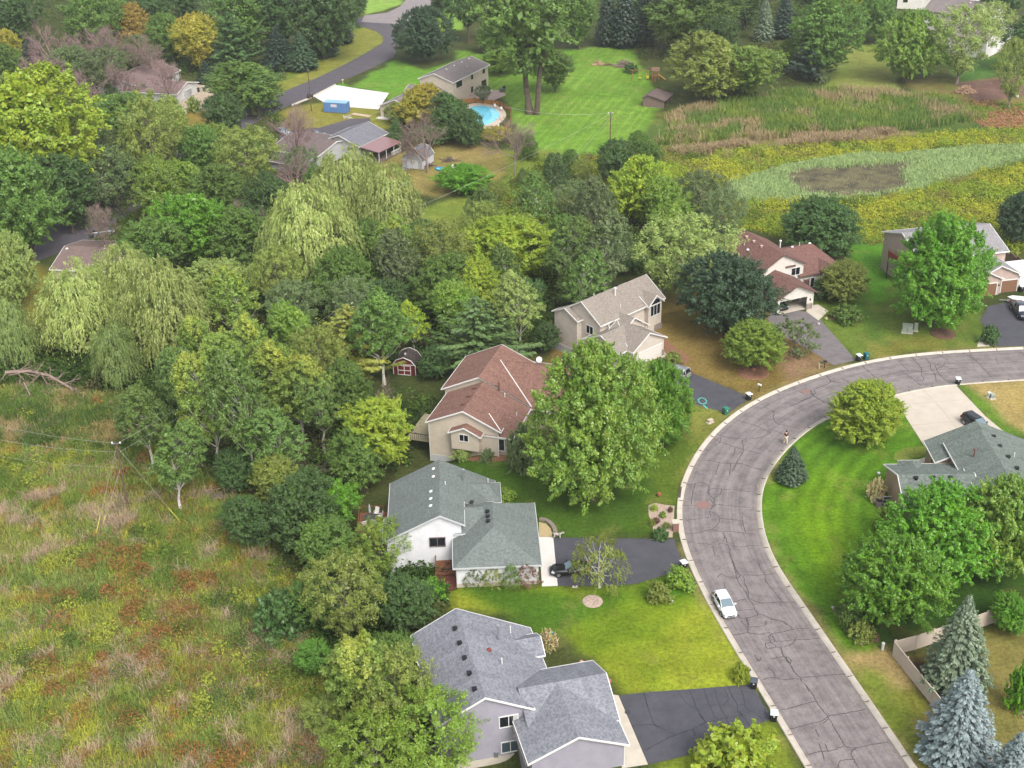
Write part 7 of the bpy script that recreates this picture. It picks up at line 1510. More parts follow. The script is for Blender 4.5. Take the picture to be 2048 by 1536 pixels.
def chair(pos, yaw, m, label, group=None):
    e = empty('patio_chair', pos, yaw, label, 'chair', group); b = MB(); b.bx(-.26, .26, -.26, .26, .38, .43); b.build('seat', m, e); b = MB(); b.box((0, .30, .72), (.52, .05, .66), 0, Matrix.Rotation(R(-14), 3, 'X')); b.build('backrest', m, e)
    for x in (-.24, .24):
        for y in (-.24, .24): b = MB(); b.tube((x, y, 0), (x, y, .39), .02); b.build('leg', METAL, e)
    b = MB()
    for x in (-.28, .28): b.box((x, 0, .6), (.05, .5, .04))
    b.build('armrest', m, e); return e
CU = mat('cushion_white', C(226,224,220,.88), .8)
for (x, y, yw, lb) in ((-2.9, 1.5, 200, 'white patio chair at the near left of the deck table'), (-1.6, 1.7, 160, 'white patio chair at the near right of the deck table'), (-1.0, 3.1, -80, 'white patio chair against the roof edge on the deck'), (-1.5, 3.9, -20, 'white patio chair at the far side of the deck table')): chair(dpos(x, y), R(yw), CU, lb)
e = empty('deck_sofa', dpos(-.5, .7), 0, 'pale blue cushioned lounger on the deck beside the roof edge', 'lounger'); b = MB(); b.bx(-.35, .35, -.9, .9, .3, .45); b.build('cushion', mat('cushion_blue', C(206,216,226,.88), .8), e); b = MB(); b.bx(-.35, .35, -.9, .9, .0, .3); b.build('frame', METAL, e)
e = empty('gas_grill', dpos(-3.0, -2.6), R(10), 'black covered grill on the lower part of the deck', 'grill'); b = MB(); b.bx(-.6, .6, -.3, .3, .1, 1.0); b.build('body', BLACKP, e); b = MB(); b.tube((-.5, 0, 1.0), (.5, 0, 1.0), .28, n=12); b.build('lid', BLACKP, e)
b1 = hn.world(-2.0, 1.2); e = empty('front_deck', (b1.x, b1.y, -1.1), hn.a, 'small brown deck with a lattice against the green roofed house corner', 'deck'); b = MB(); b.bx(-1.2, 1.5, -.2, 2.6, .85, .95); b.build('floor', mat('mahogany_deck', C(112,58,46,.85), .75, noise=.2, nscale=4), e); b = MB(); b.bx(-1.2, 1.5, 2.6, 5.4, 1.0, 1.1); b.build('upper_floor', WOOD, e)
b = MB(); b.bx(-1.25, -1.15, -.2, 5.4, 1.75, 1.83)
for i in range(17): b.box((-1.2, -.2+i*.35, 1.3), (.05, .05, .9))
b.build('railing', WOOD, e); b = MB()
for k in range(22): a = rnd.uniform(0, 6.28); x, y = rnd.uniform(-.7, 1.1), rnd.uniform(3.0, 4.9); b.tube((x, y, 1.14), (x+.45*math.cos(a), y+.45*math.sin(a), 1.18), .05, n=5)
tag(b.build('dark_hose', BLACKP), 'tangle of dark hose lying on the small brown deck', 'hose').matrix_world = e.matrix_basis
b2 = hb.world(-10.6, 4.5); e = empty('rear_deck', (b2.x, b2.y, -2.2), hb.a, 'wooden deck with a black railing behind the beige house', 'deck'); b = MB(); b.bx(-3.2, .5, -3.5, 3.5, 2.2, 2.4); b.build('floor', mat('tan_deck', C(160,150,120,.85), .8), e); b = MB()
for i in range(12): b.box((-3.2+i*.31, -3.5, 2.85), (.04, .04, .9))
b.box((-1.4, -3.5, 3.3), (3.7, .07, .07)); b.box((-3.2, 0, 3.3), (.07, 7, .07)); b.build('railing', BLACKP, e)
for x, y in ((-3.1, -3.4), (-3.1, 3.4)): b = MB(); b.box((x, y, 1.1), (.14, .14, 2.2)); b.build('post', WOOD, e)
# ------------------------------------------------------------------ swimming pool and patio
PW_ = [(932,222),(945,214),(965,212),(985,216),(997,224),(998,234),(985,245),(965,252),(945,250),(933,240),(926,230)]
CP = gps(PW_); cen = CP.mean(0); big = cen+(CP-cen)*1.35
e = empty('swimming_pool', (cen[0], cen[1], -2.2), 0, 'turquoise kidney shaped swimming pool with a pale deck', 'pool')
def flat(P, z, h): b = MB(); b.prism([(p[0]-cen[0], p[1]-cen[1]) for p in P], z, h); return b
flat(smooth(np.vstack([big, big[:1]]), 4)[:-1], -.1, .05).build('pool_deck', mat('pool_paving', C(206,190,172,.85), .9, noise=.1, nscale=1), e); flat(smooth(np.vstack([CP, CP[:1]]), 4)[:-1], -.1, .07).build('water', mat('pool_water', C(110,205,230,.9), .12, noise=.12, nscale=.8, spec=.6), e)
sheet('pool_patio', [(915,190),(955,182),(1000,180),(1012,190),(985,202),(940,204)], mat('patio_paving', C(190,166,156,.85), .9, noise=.1, nscale=1), 0.02)
for i, (px_, py_) in enumerate(((950,193),(958,191),(966,189),(974,188),(982,186),(952,188),(962,186))): chair(gp(px_, py_), R(i*50), CU, 'white chair on the patio above the swimming pool', 'white chairs on the pool patio')
for px_, py_, lb in ((991,216,'white lounge chair at the upper right rim of the swimming pool'),(1004,222,'grey chair by the pool fence right of the white lounge chair'),(998,258,'white chair outside the lower pool fence')): chair(gp(px_, py_), R(30), CU, lb)
e = empty('grill', gp(1005, 184), R(30), 'covered grill with a black lid on the pool patio', 'grill'); b = MB(); b.bx(-.7, .7, -.4, .4, 0, 1.0); b.build('cover', GP_, e); b = MB(); b.tube((.3, 0, 1.1), (.9, .3, 1.2), .35, n=10); b.build('lid', BLACKP, e)
# ------------------------------------------------------------------ play set, brush piles, firewood, swing, fallen tree
q = gp(1304, 160); e = empty('play_set', q, R(-8), 'wooden play set with swings and a yellow slide on the striped lawn', 'play set'); YW = mat('play_wood', C(150,106,66,.85), .8, noise=.2, nscale=3)
b = MB(); b.tube((-6.2, 0, 2.6), (0, 0, 2.6), .09, n=6); b.build('swing_beam', YW, e)
for y in (-1.2, 1.2): b = MB(); b.tube((-5.4, y, 0), (-5.2, 0, 2.6), .09, n=6); b.build('leg', YW, e)
b = MB(); b.bx(0, 1.8, -.9, .9, 1.4, 1.5); b.build('platform', YW, e); b = MB(); b.face([(-.2, -1.1, 2.7), (2.0, -1.1, 2.7), (2.0, 0, 3.5), (-.2, 0, 3.5)]); b.face([(-.2, 1.1, 2.7), (2.0, 1.1, 2.7), (2.0, 0, 3.5), (-.2, 0, 3.5)]); b.build('roof', mat('play_roof', C(120,92,76,.85), .8), e)
for x in (.05, 1.75):
    for y in (-.85, .85): b = MB(); b.box((x, y, 1.35), (.12, .12, 2.7)); b.build('post', YW, e)
b = MB(); b.box((2.7, 0, .85), (2.3, .55, .08), 0, Matrix.Rotation(R(38), 3, 'Y')); b.build('slide', mat('slide_yellow', C(216,150,60,.85), .4), e)
b = MB(); b.tube((.3, -.9, 1.4), (.1, -2.4, 0), .06); b.tube((1.1, -.9, 1.4), (.9, -2.4, 0), .06); [b.tube((.3-.04*k, -.9-.3*k, 1.4-.28*k), (1.1-.04*k, -.9-.3*k, 1.4-.28*k), .04) for k in range(5)]; b.build('ladder', YW, e)
for x, nm in ((-1.2, 'yellow'), (-3.2, 'blue')): b = MB(); b.tube((x-.2, 0, .8), (x-.2, 0, 2.6), .02); b.tube((x+.2, 0, .8), (x+.2, 0, 2.6), .02); b.bx(x-.35, x+.35, -.3, .3, .5, 1.1 if nm == 'yellow' else .6); b.build('swing', mat('swing_yellow', C(220,200,50,.85), .5), e)
def pile(name, p, w_, h, m, label, n=60, r=.06, L=1.6, cat='brush pile', rounds=False):
    e = empty(name, gp(*p), 0, label, cat); b = MB()
    for i in range(n):
        a = rnd.uniform(0, 6.28); d = rnd.random()**.6*w_/2; z = max(.05, h*(1-(2*d/w_)**1.5)*rnd.random()); x, y = d*math.cos(a), d*.7*math.sin(a); a2 = rnd.uniform(0, 6.28); l = L*rnd.uniform(.4, 1)
        b.tube((x-l/2*math.cos(a2), y-l/2*math.sin(a2), z), (x+l/2*math.cos(a2), y+l/2*math.sin(a2), z+rnd.uniform(-.3, .4)), r*rnd.uniform(.5, 1.3), n=5)
    b.build('logs' if rounds else 'branches', m, e); return e
pile('brush_pile', (1248, 133), 5.5, 2.4, DEADM, 'large grey brush pile at the head of the striped lawn', 220, .05, 2.6); pile('wood_pile', (1197, 130), 3.4, 1.2, mat('cut_wood', C(196,160,130,.85), .8, noise=.4, nscale=3), 'pile of cut logs left of the brush pile', 60, .16, .9, 'wood pile', True); pile('brush_pile', (1217, 131), 3.0, .7, mat('brown_brush', C(140,112,96,.85), .9), 'low brown heap between the cut logs and the brush pile', 70, .05, 1.4)
pile('wood_pile', (1258, 133), 2.2, .9, mat('orange_logs', C(176,112,84,.85), .8), 'reddish logs in front of the large brush pile', 20, .18, 1.0, 'wood pile', True); pile('wood_pile', (1930, 185), 5.0, 2.0, mat('cut_wood', C(0,0,0)), 'heap of split firewood beside the vegetable plot', 130, .16, 1.0, 'wood pile', True)
e = empty('garden_swing', gp(438, 1003), R(28), 'weathered wooden garden swing tilted at the edge of the marsh', 'swing')
for x in (-.9, .9):
    for y in (-.6, .6): b = MB(); b.tube((x, y, 0), (x*.95, 0, 1.9), .06); b.build('leg', GREYWOOD, e)
b = MB(); b.tube((-1.0, 0, 1.9), (1.0, 0, 1.9), .06); b.build('top_beam', GREYWOOD, e); b = MB(); [b.box((0, -.2+.12*k, .5), (1.5, .09, .03)) for k in range(5)]; b.build('seat', GREYWOOD, e); b = MB(); [b.box((0, .32+.03*k, .6+.12*k), (1.5, .03, .09)) for k in range(5)]; b.build('backrest', GREYWOOD, e)
def limb(name, pts, r, label, twigs, m=DEADM, seed=1):
    rs = random.Random(seed); P = [gp(x, y, z) for x, y, z in pts]; b = MB()
    for i in range(len(P)-1): b.tube(P[i], P[i+1], r*(1-i/len(P)*.7), r*(1-(i+1)/len(P)*.7), 6)
    for _ in range(twigs):
        i = rs.randrange(len(P)-1); a = P[i].lerp(P[i+1], rs.random()); d = Vector((rs.uniform(-1, 1), rs.uniform(-1, .6), rs.uniform(-.5, .8))).normalized(); L = rs.uniform(.8, 3.2); q = a+d*L; q.z = max(q.z, terr(q.x, q.y)+.05); b.tube(a, q, r*.3, r*.12, 4)
        for _k in range(3): d2 = (d+Vector((rs.uniform(-.8, .8), rs.uniform(-.8, .8), rs.uniform(-.6, .6)))).normalized(); s_ = a.lerp(q, rs.uniform(.3, .9)); b.tube(s_, s_+d2*L*.5, r*.13, r*.06, 3)
    return tag(b.build(name, m), label, 'fallen branch')
limb('fallen_branch', [(10,745,3.5),(60,742,3.2),(100,752,2.6),(140,775,1.2),(175,800,.4)], .28, 'long fallen willow limb lying above the marsh', 34); limb('fallen_branch', [(48,765,2.4),(60,790,1.2),(45,800,.2)], .14, 'short broken limb hanging below the long fallen one', 8, seed=4)
limb('fallen_branch', [(520,1285,.4),(545,1300,.8),(580,1310,.3)], .07, 'pale dead branch lying in the marsh near the dark bush', 14, seed=7); limb('fallen_branch', [(495,1330,.3),(530,1318,.7),(560,1322,.3)], .06, 'small pale dead branch below the other one in the marsh', 12, seed=9); limb('fallen_branch', [(580,950,1.5),(640,940,2.5),(720,960,1.0)], .08, 'tangle of bare grey branches left of the deck', 60, DEADP, seed=12)
limb('fallen_branch', [(380,915,.6),(400,925,1.2),(412,940,.3)], .08, 'small dead branch under the front aspens', 8, seed=3)
# ------------------------------------------------------------------ yard bits
def simple(name, p, label, cat, parts, yaw=0):
    e = empty(name, gp(*p), yaw, label, cat)
    for nm, b, m in parts: b.build(nm, m, e)
    return e
b = MB(); b.lathe((0, 0, 0), [(1.0, 0), (1.05, .3), (.98, .3), (.9, .08), (0, .08)], 20); b2 = MB(); b2.lathe((0, 0, 0), [(.9, .2), (0, .2)], 20)
simple('paddling_pool', (880, 339), 'small round blue paddling pool near the grey tree', 'paddling pool', [('rim', b, mat('pool_blue', C(50,120,190,.85), .4)), ('water', b2, mat('pool_water', C(0,0,0)))])
b = MB()
for k in range(14): a = k*.449; b.box((.95*math.cos(a), .95*math.sin(a), .15), (.35, .3, .3), a)
b2 = MB(); b2.lathe((0, 0, 0), [(.8, .12), (0, .15)], 12); simple('fire_pit', (806, 371), 'round stone fire pit in the back yard', 'fire pit', [('stone_ring', b, CONC), ('ashes', b2, BLACKP)])
b = MB(); b.box((0, 0, .5), (.9, 5.0, .08), 0, Matrix.Rotation(R(9), 3, 'X')); b2 = MB(); b2.box((0, 1.9, .35), (.8, .1, .7)); simple('white_board', (904, 344), 'long white board propped up beside the round bush', 'board', [('board', b, WHITE), ('support', b2, GREYWOOD)], R(-12))
for x, y, s_, lb in ((812,337,1.0,'grey crate stack in front of the gambrel shed'),(858,333,1.4,'clutter of boards right of the gambrel shed'),(898,322,1.8,'heap of grey scrap timber beside the white board'),(696,236,1.0,'pale slab lying by the blue container')): pile('scrap_heap', (x, y), 2.2*s_, .7*s_, METAL if 'crate' in lb else CONC if 'slab' in lb else GREYWOOD, lb, 26, .1, 1.2*s_, 'scrap heap')
b = MB(); b.box((0, 0, .12), (5.5, 1.4, .1)); simple('plank_ramp', (722, 231), 'wooden plank ramp leading to the blue container', 'ramp', [('planks', b, mat('pale_planks', C(200,176,150,.85), .8))], R(-32))
b = MB(); b.box((0, 0, .25), (.5, .35, .5)); b.tube((.1, 0, .5), (.1, 0, .8), .12, n=8); simple('small_statue', (1098, 1270), 'light blue round ornament beside the dried hydrangea', 'ornament', [('body', MB().tube((0, 0, 0), (0, 0, .25), .12, n=8), WHITE), ('disc', MB().tube((0, 0, .3), (0, .05, .38), .48, n=18), mat('disc_blue', C(80,190,220,.9), .4))])
def dog(p, yaw):
    e = empty('dog', gp(*p), yaw, 'white and dark spotted dog standing at the corner of the dark driveway', 'dog'); me = bpy.data.meshes.new('body')
    J = [(-.32, 0, .50), (-.1, 0, .50), (.15, 0, .52), (.30, 0, .55), (.42, 0, .68), (.55, 0, .72), (.68, 0, .68), (-.45, 0, .58), (-.60, 0, .70)]; E_ = [(0, 1), (1, 2), (2, 3), (3, 4), (4, 5), (5, 6), (0, 7), (7, 8)]; Rr = [.11, .12, .14, .12, .08, .09, .045, .03, .015]
    for sy in (-1, 1):
        k = len(J); J += [(.26, sy*.10, .36), (.25, sy*.10, .18), (.28, sy*.10, .02), (-.30, sy*.10, .36), (-.24, sy*.10, .30), (-.38, sy*.10, .17), (-.33, sy*.10, .02)]; Rr += [.055, .032, .03, .07, .055, .03, .03]; E_ += [(2, k), (k, k+1), (k+1, k+2), (0, k+3), (k+3, k+4), (k+4, k+5), (k+5, k+6)]
        k = len(J); J += [(.50, sy*.06, .80), (.46, sy*.09, .74)]; Rr += [.025, .012]; E_ += [(5, k), (k, k+1)]
    me.from_pydata(J, E_, []); o = link('body', me, None, e); o.modifiers.new('s', 'SKIN'); 
    for v, r_ in zip(me.skin_vertices[0].data, Rr): v.radius = (r_, r_)
    me.skin_vertices[0].data[1].use_root = True; o.modifiers.new('ss', 'SUBSURF').levels = 2; o.modifiers['ss'].render_levels = 2
    m = mat('dog_coat', C(226,218,210,.9), .9, noise=.1, nscale=4.5, col2=C(60,42,38), detail=1); me.materials.append(m); return e
dog((1115, 1077), R(-8)); bpy.data.objects['dog'].scale = (1.25,)*3
# pots, flowers, bird bath, little things on lawns
for x, y, s_, m, lb in ((1218,1366,.5,mat('clay_pot', C(170,110,84,.85), .8),'terracotta flower pot at the corner of the grey house garage'),(1318,992,.55,mat('rust_ornament', C(150,90,60,.85), .8),'small rusty ornament on the lawn above the rock garden'),(1753,889,.3,WHITE,'white path light on the inner lawn'),(1757,949,.4,LAMP,'glass garden ornament beside the hydrangea bush'),(1163,1327,.4,mat('pink_ornament', C(206,160,150,.85), .7),'small pink garden ornament between hydrangea and garage roof'),(1344,1205,.3,WHITE,'small white marker beside the round shrub'),(1637,650,.4,CONC,'small boulder beside the concrete walk'),(1652,640,.5,mat('boulder_tan', C(180,170,130,.85), .9),'tan boulder at the edge of the shrub island'),(72,549,.35,WHITE,'white garden stool on the mown strip'),(46,545,.25,WHITE,'white pot on the mown strip left of the stool'),(1508,742,.5,mat('orange_rock', C(176,130,96,.85), .9),'tan boulder at the foot of the light green tree'),(2034,195,.7,WHITE,'white tarp lying at the right edge by the dirt path')):
    b = MB(); b.lathe((0, 0, 0), [(.35*s_, 0), (.55*s_, .35*s_), (.5*s_, .8*s_), (.2*s_, 1.0*s_), (0, 1.02*s_)], 9); o = b.build(lb.split()[-1] if False else 'garden_ornament', m); o.location = gp(x, y); tag(o, lb, 'garden ornament')
b = MB(); b.lathe((0, 0, 0), [(.3, 0), (.3, .9), (.25, 1.0), (0, 1.05)], 10); o = b.build('standing_stone', CONC); o.location = gp(371, 228); tag(o, 'pale standing stone beside the cream flowering bush', 'stone')
# beds and rings
MULCH = mat('mulch', C(150,108,84,.8), .95, noise=.4, nscale=3); GRAVEL = mat('gravel_bed', C(190,168,152,.85), .95, noise=.45, nscale=5, detail=8)
def ring_bed(name, p, r, m, label, squash=1.0): q = gp(*p); b = MB(); b.lathe((0, 0, 0), [(r, 0), (r*.96, .10), (0, .12)], 22); o = b.build(name, m); o.location = q; tag(o, label, 'garden bed'); return o
ring_bed('mulch_ring', (1185,1203), 1.15, GRAVEL, 'round pale mulch ring under the small weeping birch'); ring_bed('mulch_ring', (1886,668), 2.0, mat('dark_mulch', C(110,84,66,.8), .95, noise=.4, nscale=3), 'dark mulch ring with pale edging under the tall bright maple'); ring_bed('mulch_ring', (1506,745), 2.4, MULCH, 'brown mulch ring under the light green fine-leaved tree')
ring_bed('mulch_ring', (1690,632), 2.7, mat('dark_mulch', C(0,0,0)), 'low bed under the round shrub island')
sheet('rock_garden', [(1297,1011),(1310,1006),(1330,1010),(1349,1012),(1347,1050),(1345,1075),(1308,1076),(1305,1050),(1297,1030)], GRAVEL, .02)
for i, (x, y, k, c_) in enumerate(((1308,1016,'shrub','yellow'),(1326,1030,'shrub','light'),(1341,1020,'shrub','red'),(1313,1042,'shrub','red'),(1304,1046,'shrub','olive'),(1332,1052,'shrub','olive'),(1318,1062,'shrub','mid'),(1330,1070,'shrub','dark'))):
    tree('shrub', x, y+4, y-6, 15 if i != 2 else 10, c_, ['yellow tuft at the top left of the rock garden', 'round yellow-green tuft in the middle of the rock garden', 'purple-red rock plant near the curb in the rock garden', 'red flowering plant in the rock garden', 'olive tuft at the left rim of the rock garden', 'olive clump above the brick mailbox pillar', 'green clump at the lower left of the rock garden', 'dark green clump at the lower end of the rock garden'][i], f=0)
sheet('flower_bed', [(1662,1216),(1680,1210),(1760,1270),(1758,1284),(1716,1290),(1690,1262)], mat('dark_mulch', C(0,0,0)), .02)
e = tag(MB().build('bed_edging', CONC), 'pale stone edging of the flower bed at the rounded tree', 'edging'); 
b = MB(); PE = [gp(*p) for p in ((1664,1214),(1676,1232),(1692,1260),(1706,1276),(1718,1290),(1732,1286))]
for a, c in zip(PE[:-1], PE[1:]):
    n = max(2, int((c-a).length/.4))
    for i in range(n): q = a.lerp(c, (i+.5)/n); b.box(q+Vector((0, 0, .08)), (.34, .22, .16), math.atan2(c.y-a.y, c.x-a.x)+rnd.uniform(-.1, .1))
bpy.data.objects.remove(e); tag(b.build('bed_edging', CONC), 'pale stone edging of the flower bed at the rounded tree', 'edging')
for i, (x, y) in enumerate(((1672,1222),(1684,1232),(1690,1246),(1700,1256),(1706,1268),(1716,1278),(1722,1262),(1734,1272),(1712,1246))): tree('shrub', x+4, y+5, y-9, 20+3*(i % 3), ['mid','red','yellow','fine','dark','pale','olive','light','mid'][i], '%s perennial in the stone edged flower bed, %s' % (['green','dark red','yellow','lime','dark green','pale cream','olive','bright','leafy'][i], ['at its top end','below the top plant','with yellow flowers in the middle','left of the middle','near the tree shade','near the lower end','against the tree foliage','at the lower right','in the centre row'][i]), f=0)
b = MB(); PA = smooth([(p.x, p.y) for p in [gp(*q_) for q_ in ((1079,1040),(1092,1042),(1103,1050),(1110,1062),(1111,1074))]], 5)
for i in range(len(PA)-1): q = (PA[i]+PA[i+1])/2; d = PA[i+1]-PA[i]; b.box((q[0], q[1], .12), (np.linalg.norm(d)*1.02, .5, .26), math.atan2(d[1], d[0]))
tag(b.build('curved_stone_wall', mat('stone_wall', C(150,134,124,.85), .9, noise=.4, nscale=5)), 'low curved stone border at the corner of the dark driveway', 'border')
sheet('island_bed', [(1790,905),(1815,895),(1850,892),(1856,904),(1838,915),(1800,922),(1786,920)], mat('groundcover_bed', C(120,134,50,.8), .95, noise=.4, nscale=2.5), .03)
sheet('entry_walk', [(1830,922),(1857,912),(1864,925),(1840,930)], CONC, .025); sheet('mulch_front', [(1322,665),(1345,690),(1380,715),(1372,730),(1345,722),(1325,700)], MULCH, .02)
sheet('bed_beige_house', [(930,915),(985,916),(1050,895),(1060,905),(1010,922),(960,925),(925,922)], MULCH, .02); sheet('stone_bed_right', [(2012,1378),(2022,1370),(2040,1395),(2060,1430),(2050,1440),(2020,1405)], mat('pink_stone', C(190,160,150,.85), .9, noise=.2, nscale=3), .03)
e = empty('basketball_target', gp(1406, 806), 0, 'turquoise chalk drawing on the taupe house driveway', 'chalk drawing'); b = MB()
for k in range(12): a0, a1 = k*.52, (k+1)*.52; b.box((.55*math.cos(a0), .9*math.sin(a0)+.6, .02), (.35, .16, .006), a0+1.2)
b.box((.2, -1.2, .02), (.2, 1.2, .006), .4); b.build('chalk_line', mat('chalk_teal', C(90,200,180,.85), .9), e)
# ------------------------------------------------------------------ person walking on the curb
def person(p, yaw):
    e = empty('person', gp(*p), yaw, 'person in a black top and cream trousers walking along the inner curb', 'person'); me = bpy.data.meshes.new('body'); s_ = 1.0
    J = [(0, 0, .98), (0, 0, 1.15), (0, 0, 1.35), (0, 0, 1.50), (0, 0, 1.58), (0, .02, 1.68), (0, .02, 1.79)]; Rr = [.15, .13, .15, .09, .055, .09, .085]; E_ = [(i, i+1) for i in range(6)]
    for sx, fw in ((-1, .18), (1, -.14)):
        k = len(J); J += [(sx*.10, 0, .92), (sx*.11, fw*.7, .50), (sx*.11, fw*1.1-(.05 if fw < 0 else 0), .09), (sx*.11, fw*1.1+.16, .04)]; Rr += [.10, .065, .045, .04]; E_ += [(0, k), (k, k+1), (k+1, k+2), (k+2, k+3)]
        k = len(J); J += [(sx*.20, 0, 1.44), (sx*.27, -fw*.4, 1.18), (sx*.22, .22, 1.12), (sx*.17, .30, 1.16)]; Rr += [.065, .048, .036, .035]; E_ += [(3, k), (k, k+1), (k+1, k+2), (k+2, k+3)]
    me.from_pydata(J, E_, []); o = link('body', me, mat('skin', C(205,160,135,.9), .7), e); o.modifiers.new('s', 'SKIN')
    for v, r_ in zip(me.skin_vertices[0].data, Rr): v.radius = (r_, r_)
    me.skin_vertices[0].data[0].use_root = True; m_ = o.modifiers.new('ss', 'SUBSURF'); m_.levels = 2; m_.render_levels = 2
    def garment(nm, js, es, rr, m):
        g = bpy.data.meshes.new(nm); g.from_pydata(js, es, []); q = link(nm, g, m, e); q.modifiers.new('s', 'SKIN')
        for v, r_ in zip(g.skin_vertices[0].data, rr): v.radius = (r_, r_)
        g.skin_vertices[0].data[0].use_root = True; mm = q.modifiers.new('ss', 'SUBSURF'); mm.levels = 2; mm.render_levels = 2
    garment('shirt', [(0, 0, 1.0), (0, 0, 1.2), (0, 0, 1.40), (0, 0, 1.49), (-.20, 0, 1.44), (-.26, -.05, 1.24), (.20, 0, 1.44), (.26, .05, 1.24)], [(0, 1), (1, 2), (2, 3), (2, 4), (4, 5), (2, 6), (6, 7)], [.18, .165, .18, .10, .09, .075, .09, .075], mat('shirt_black', C(34,34,40), .8))
    garment('trousers', [(0, 0, .98), (-.10, 0, .90), (-.11, .13, .50), (-.11, .19, .14), (.10, 0, .90), (.11, -.10, .50), (.11, -.20, .14)], [(0, 1), (1, 2), (2, 3), (0, 4), (4, 5), (5, 6)], [.17, .13, .095, .075, .13, .095, .075], mat('trousers_cream', C(222,206,180,.88), .8))
    h = MB(); h.lathe((0, 0, 1.68), [(.11, .0), (.118, .08), (.09, .16), (0, .19)], 12); h.build('hair', mat('hair_dark', C(40,30,26), .8), e)
    for sx in (-1, 1):
        s = MB(); y0 = .30 if sx < 0 else -.08; s.box((sx*.11, y0-.02, .05), (.10, .28, .09)); s.build('shoe', mat('shoe_white', C(220,216,210,.85), .7), e)
        f = MB(); base = Vector((sx*.16, .33, 1.17)); f.box(base, (.08, .09, .03))
        for k in range(4): f.tube(base+Vector((-.03+.02*k, .04, 0)), base+Vector((-.03+.02*k, .10-.01*abs(k-1.5), -.02)), .009, n=5)
        f.tube(base+Vector((-sx*.04, -.01, 0)), base+Vector((-sx*.075, .04, .0)), .010, n=5); f.build('hand', mat('skin', C(0,0,0)), e)
    f = MB(); f.box((0, .115, 1.70), (.025, .03, .04)); f.build('nose', mat('skin', C(0,0,0)), e); return e
pe = person((1571, 888), R(20)); pe.location.z += .1; pe.scale = (1.08,)*3
# manholes and drain
for p, r_, m, lb in (((1611,783),.75,mat('reddish_patch', C(150,118,112,.8), .9),'reddish round patch in the street near the upper bend'),((1406,1010),1.3,mat('reddish_patch', C(0,0,0)),'large reddish patch in the street near the rock garden')): o = sheet('road_patch', [tuple(np.array(p)+(r_*12*math.cos(a*.4), r_*6*math.sin(a*.4))) for a in range(16)], m, .049)
sheet('storm_drain', [(1511,987),(1515,984),(1513,973),(1517,972),(1519,986),(1516,990)], mat('drain_grate', C(150,140,130,.8), .8), .14); sheet('storm_drain', [(1359,975),(1364,975),(1361,997),(1356,997)], mat('drain_dark', C(90,76,70,.8), .8), .14)
o = sheet('manhole_cover', [(1255.5+6.5*math.cos(a*.5), 1424.5+4.5*math.sin(a*.5)) for a in range(12)], mat('manhole', C(70,70,76,.8), .7), .02)
# ------------------------------------------------------------------ meadow plants: blades and clumps, one object per kind
def pts_in(px, n, rs, zlim=None):
    P = gps(px); x0, y0 = P.min(0); x1, y1 = P.max(0); out = []
    tot = 0
    while tot < n:
        q = np.c_[rs.uniform(x0, x1, n*2), rs.uniform(y0, y1, n*2)]; wq = q+np.c_[vnoise(q[:, 0], q[:, 1], 5, 2, 1)-.5, vnoise(q[:, 0], q[:, 1], 5, 2, 2)-.5]*4; q = q[inside(wq[:, 0], wq[:, 1], P)]
        if len(q) == 0: break
        out.append(q); tot += len(q)
    return np.concatenate(out)[:n]
def blades(name, XY, h, w_, cols, lean, per, spread, label, cat, m, rs, droop=.3, view_far=1.0):
    n = len(XY)*per; B = np.repeat(XY, per, 0)+rs.randn(n, 2)*spread; z = terr(B[:, 0], B[:, 1]); hh = np.repeat(h, per)*(.6+.7*rs.rand(n)); a = rs.rand(n)*6.283; le = lean*(.3+rs.rand(n))
    ww = np.repeat(w_, per) if np.ndim(w_) else np.full(n, w_)
    dx, dy = np.cos(a)*le*hh, np.sin(a)*le*hh; sx, sy = -np.sin(a)*ww/2, np.cos(a)*ww/2
    v0 = np.c_[B[:, 0]-sx, B[:, 1]-sy, z-.02]; v1 = np.c_[B[:, 0]+sx, B[:, 1]+sy, z-.02]; m2 = np.c_[B[:, 0]+dx*.5+sx*.9, B[:, 1]+dy*.5+sy*.9, z+hh*.62]; m3 = np.c_[B[:, 0]+dx*.5-sx*.9, B[:, 1]+dy*.5-sy*.9, z+hh*.62]; tp = np.c_[B[:, 0]+dx*1.4, B[:, 1]+dy*1.4, z+hh*(1-droop*le)]; tq = np.c_[B[:, 0]+dx*1.4+sx*.3, B[:, 1]+dy*1.4+sy*.3, z+hh*(1-droop*le)]
    V = np.stack([v0, v1, m2, m3, tq, tp], 1).reshape(-1, 3); k = np.arange(n)*6; F = np.stack([np.stack([k, k+1, k+2, k+3], 1), np.stack([k+3, k+2, k+4, k+5], 1)], 1).reshape(-1, 4)
    me = npmesh(name, V, F); c = np.repeat(cols, per, 0)*(1.0+.65*rs.rand(n, 1)); setcol(me, np.repeat(c, 6, 0)); o = link(name, me, m); return tag(o, label, cat, kind='stuff')
def clumps(name, XY, h, r, cols, per, size, label, cat, m, rs):
    n = len(XY)*per; e = unit(rs.randn(n, 3)+np.array([0, 0, .5])); e[:, 2] = np.abs(e[:, 2]); z = terr(XY[:, 0], XY[:, 1]); C0 = np.repeat(np.c_[XY, z], per, 0); rr = np.repeat(r, per); hh = np.repeat(h, per)
    P = C0+e*np.c_[rr, rr, hh]*(.65+.45*rs.rand(n, 1)); V, F = quads(P, e*.7+rs.randn(n, 3)*.5+np.array([0, 0, .3]), np.repeat(size, per)*(.6+.8*rs.rand(n)), .6, rs=rs)
    me = npmesh(name, V, F); c = np.repeat(cols, per, 0)*(1.05+.5*rs.rand(n, 1)); setcol(me, np.repeat(c, 4, 0)); return tag(link(name, me, m), label, cat, kind='stuff')
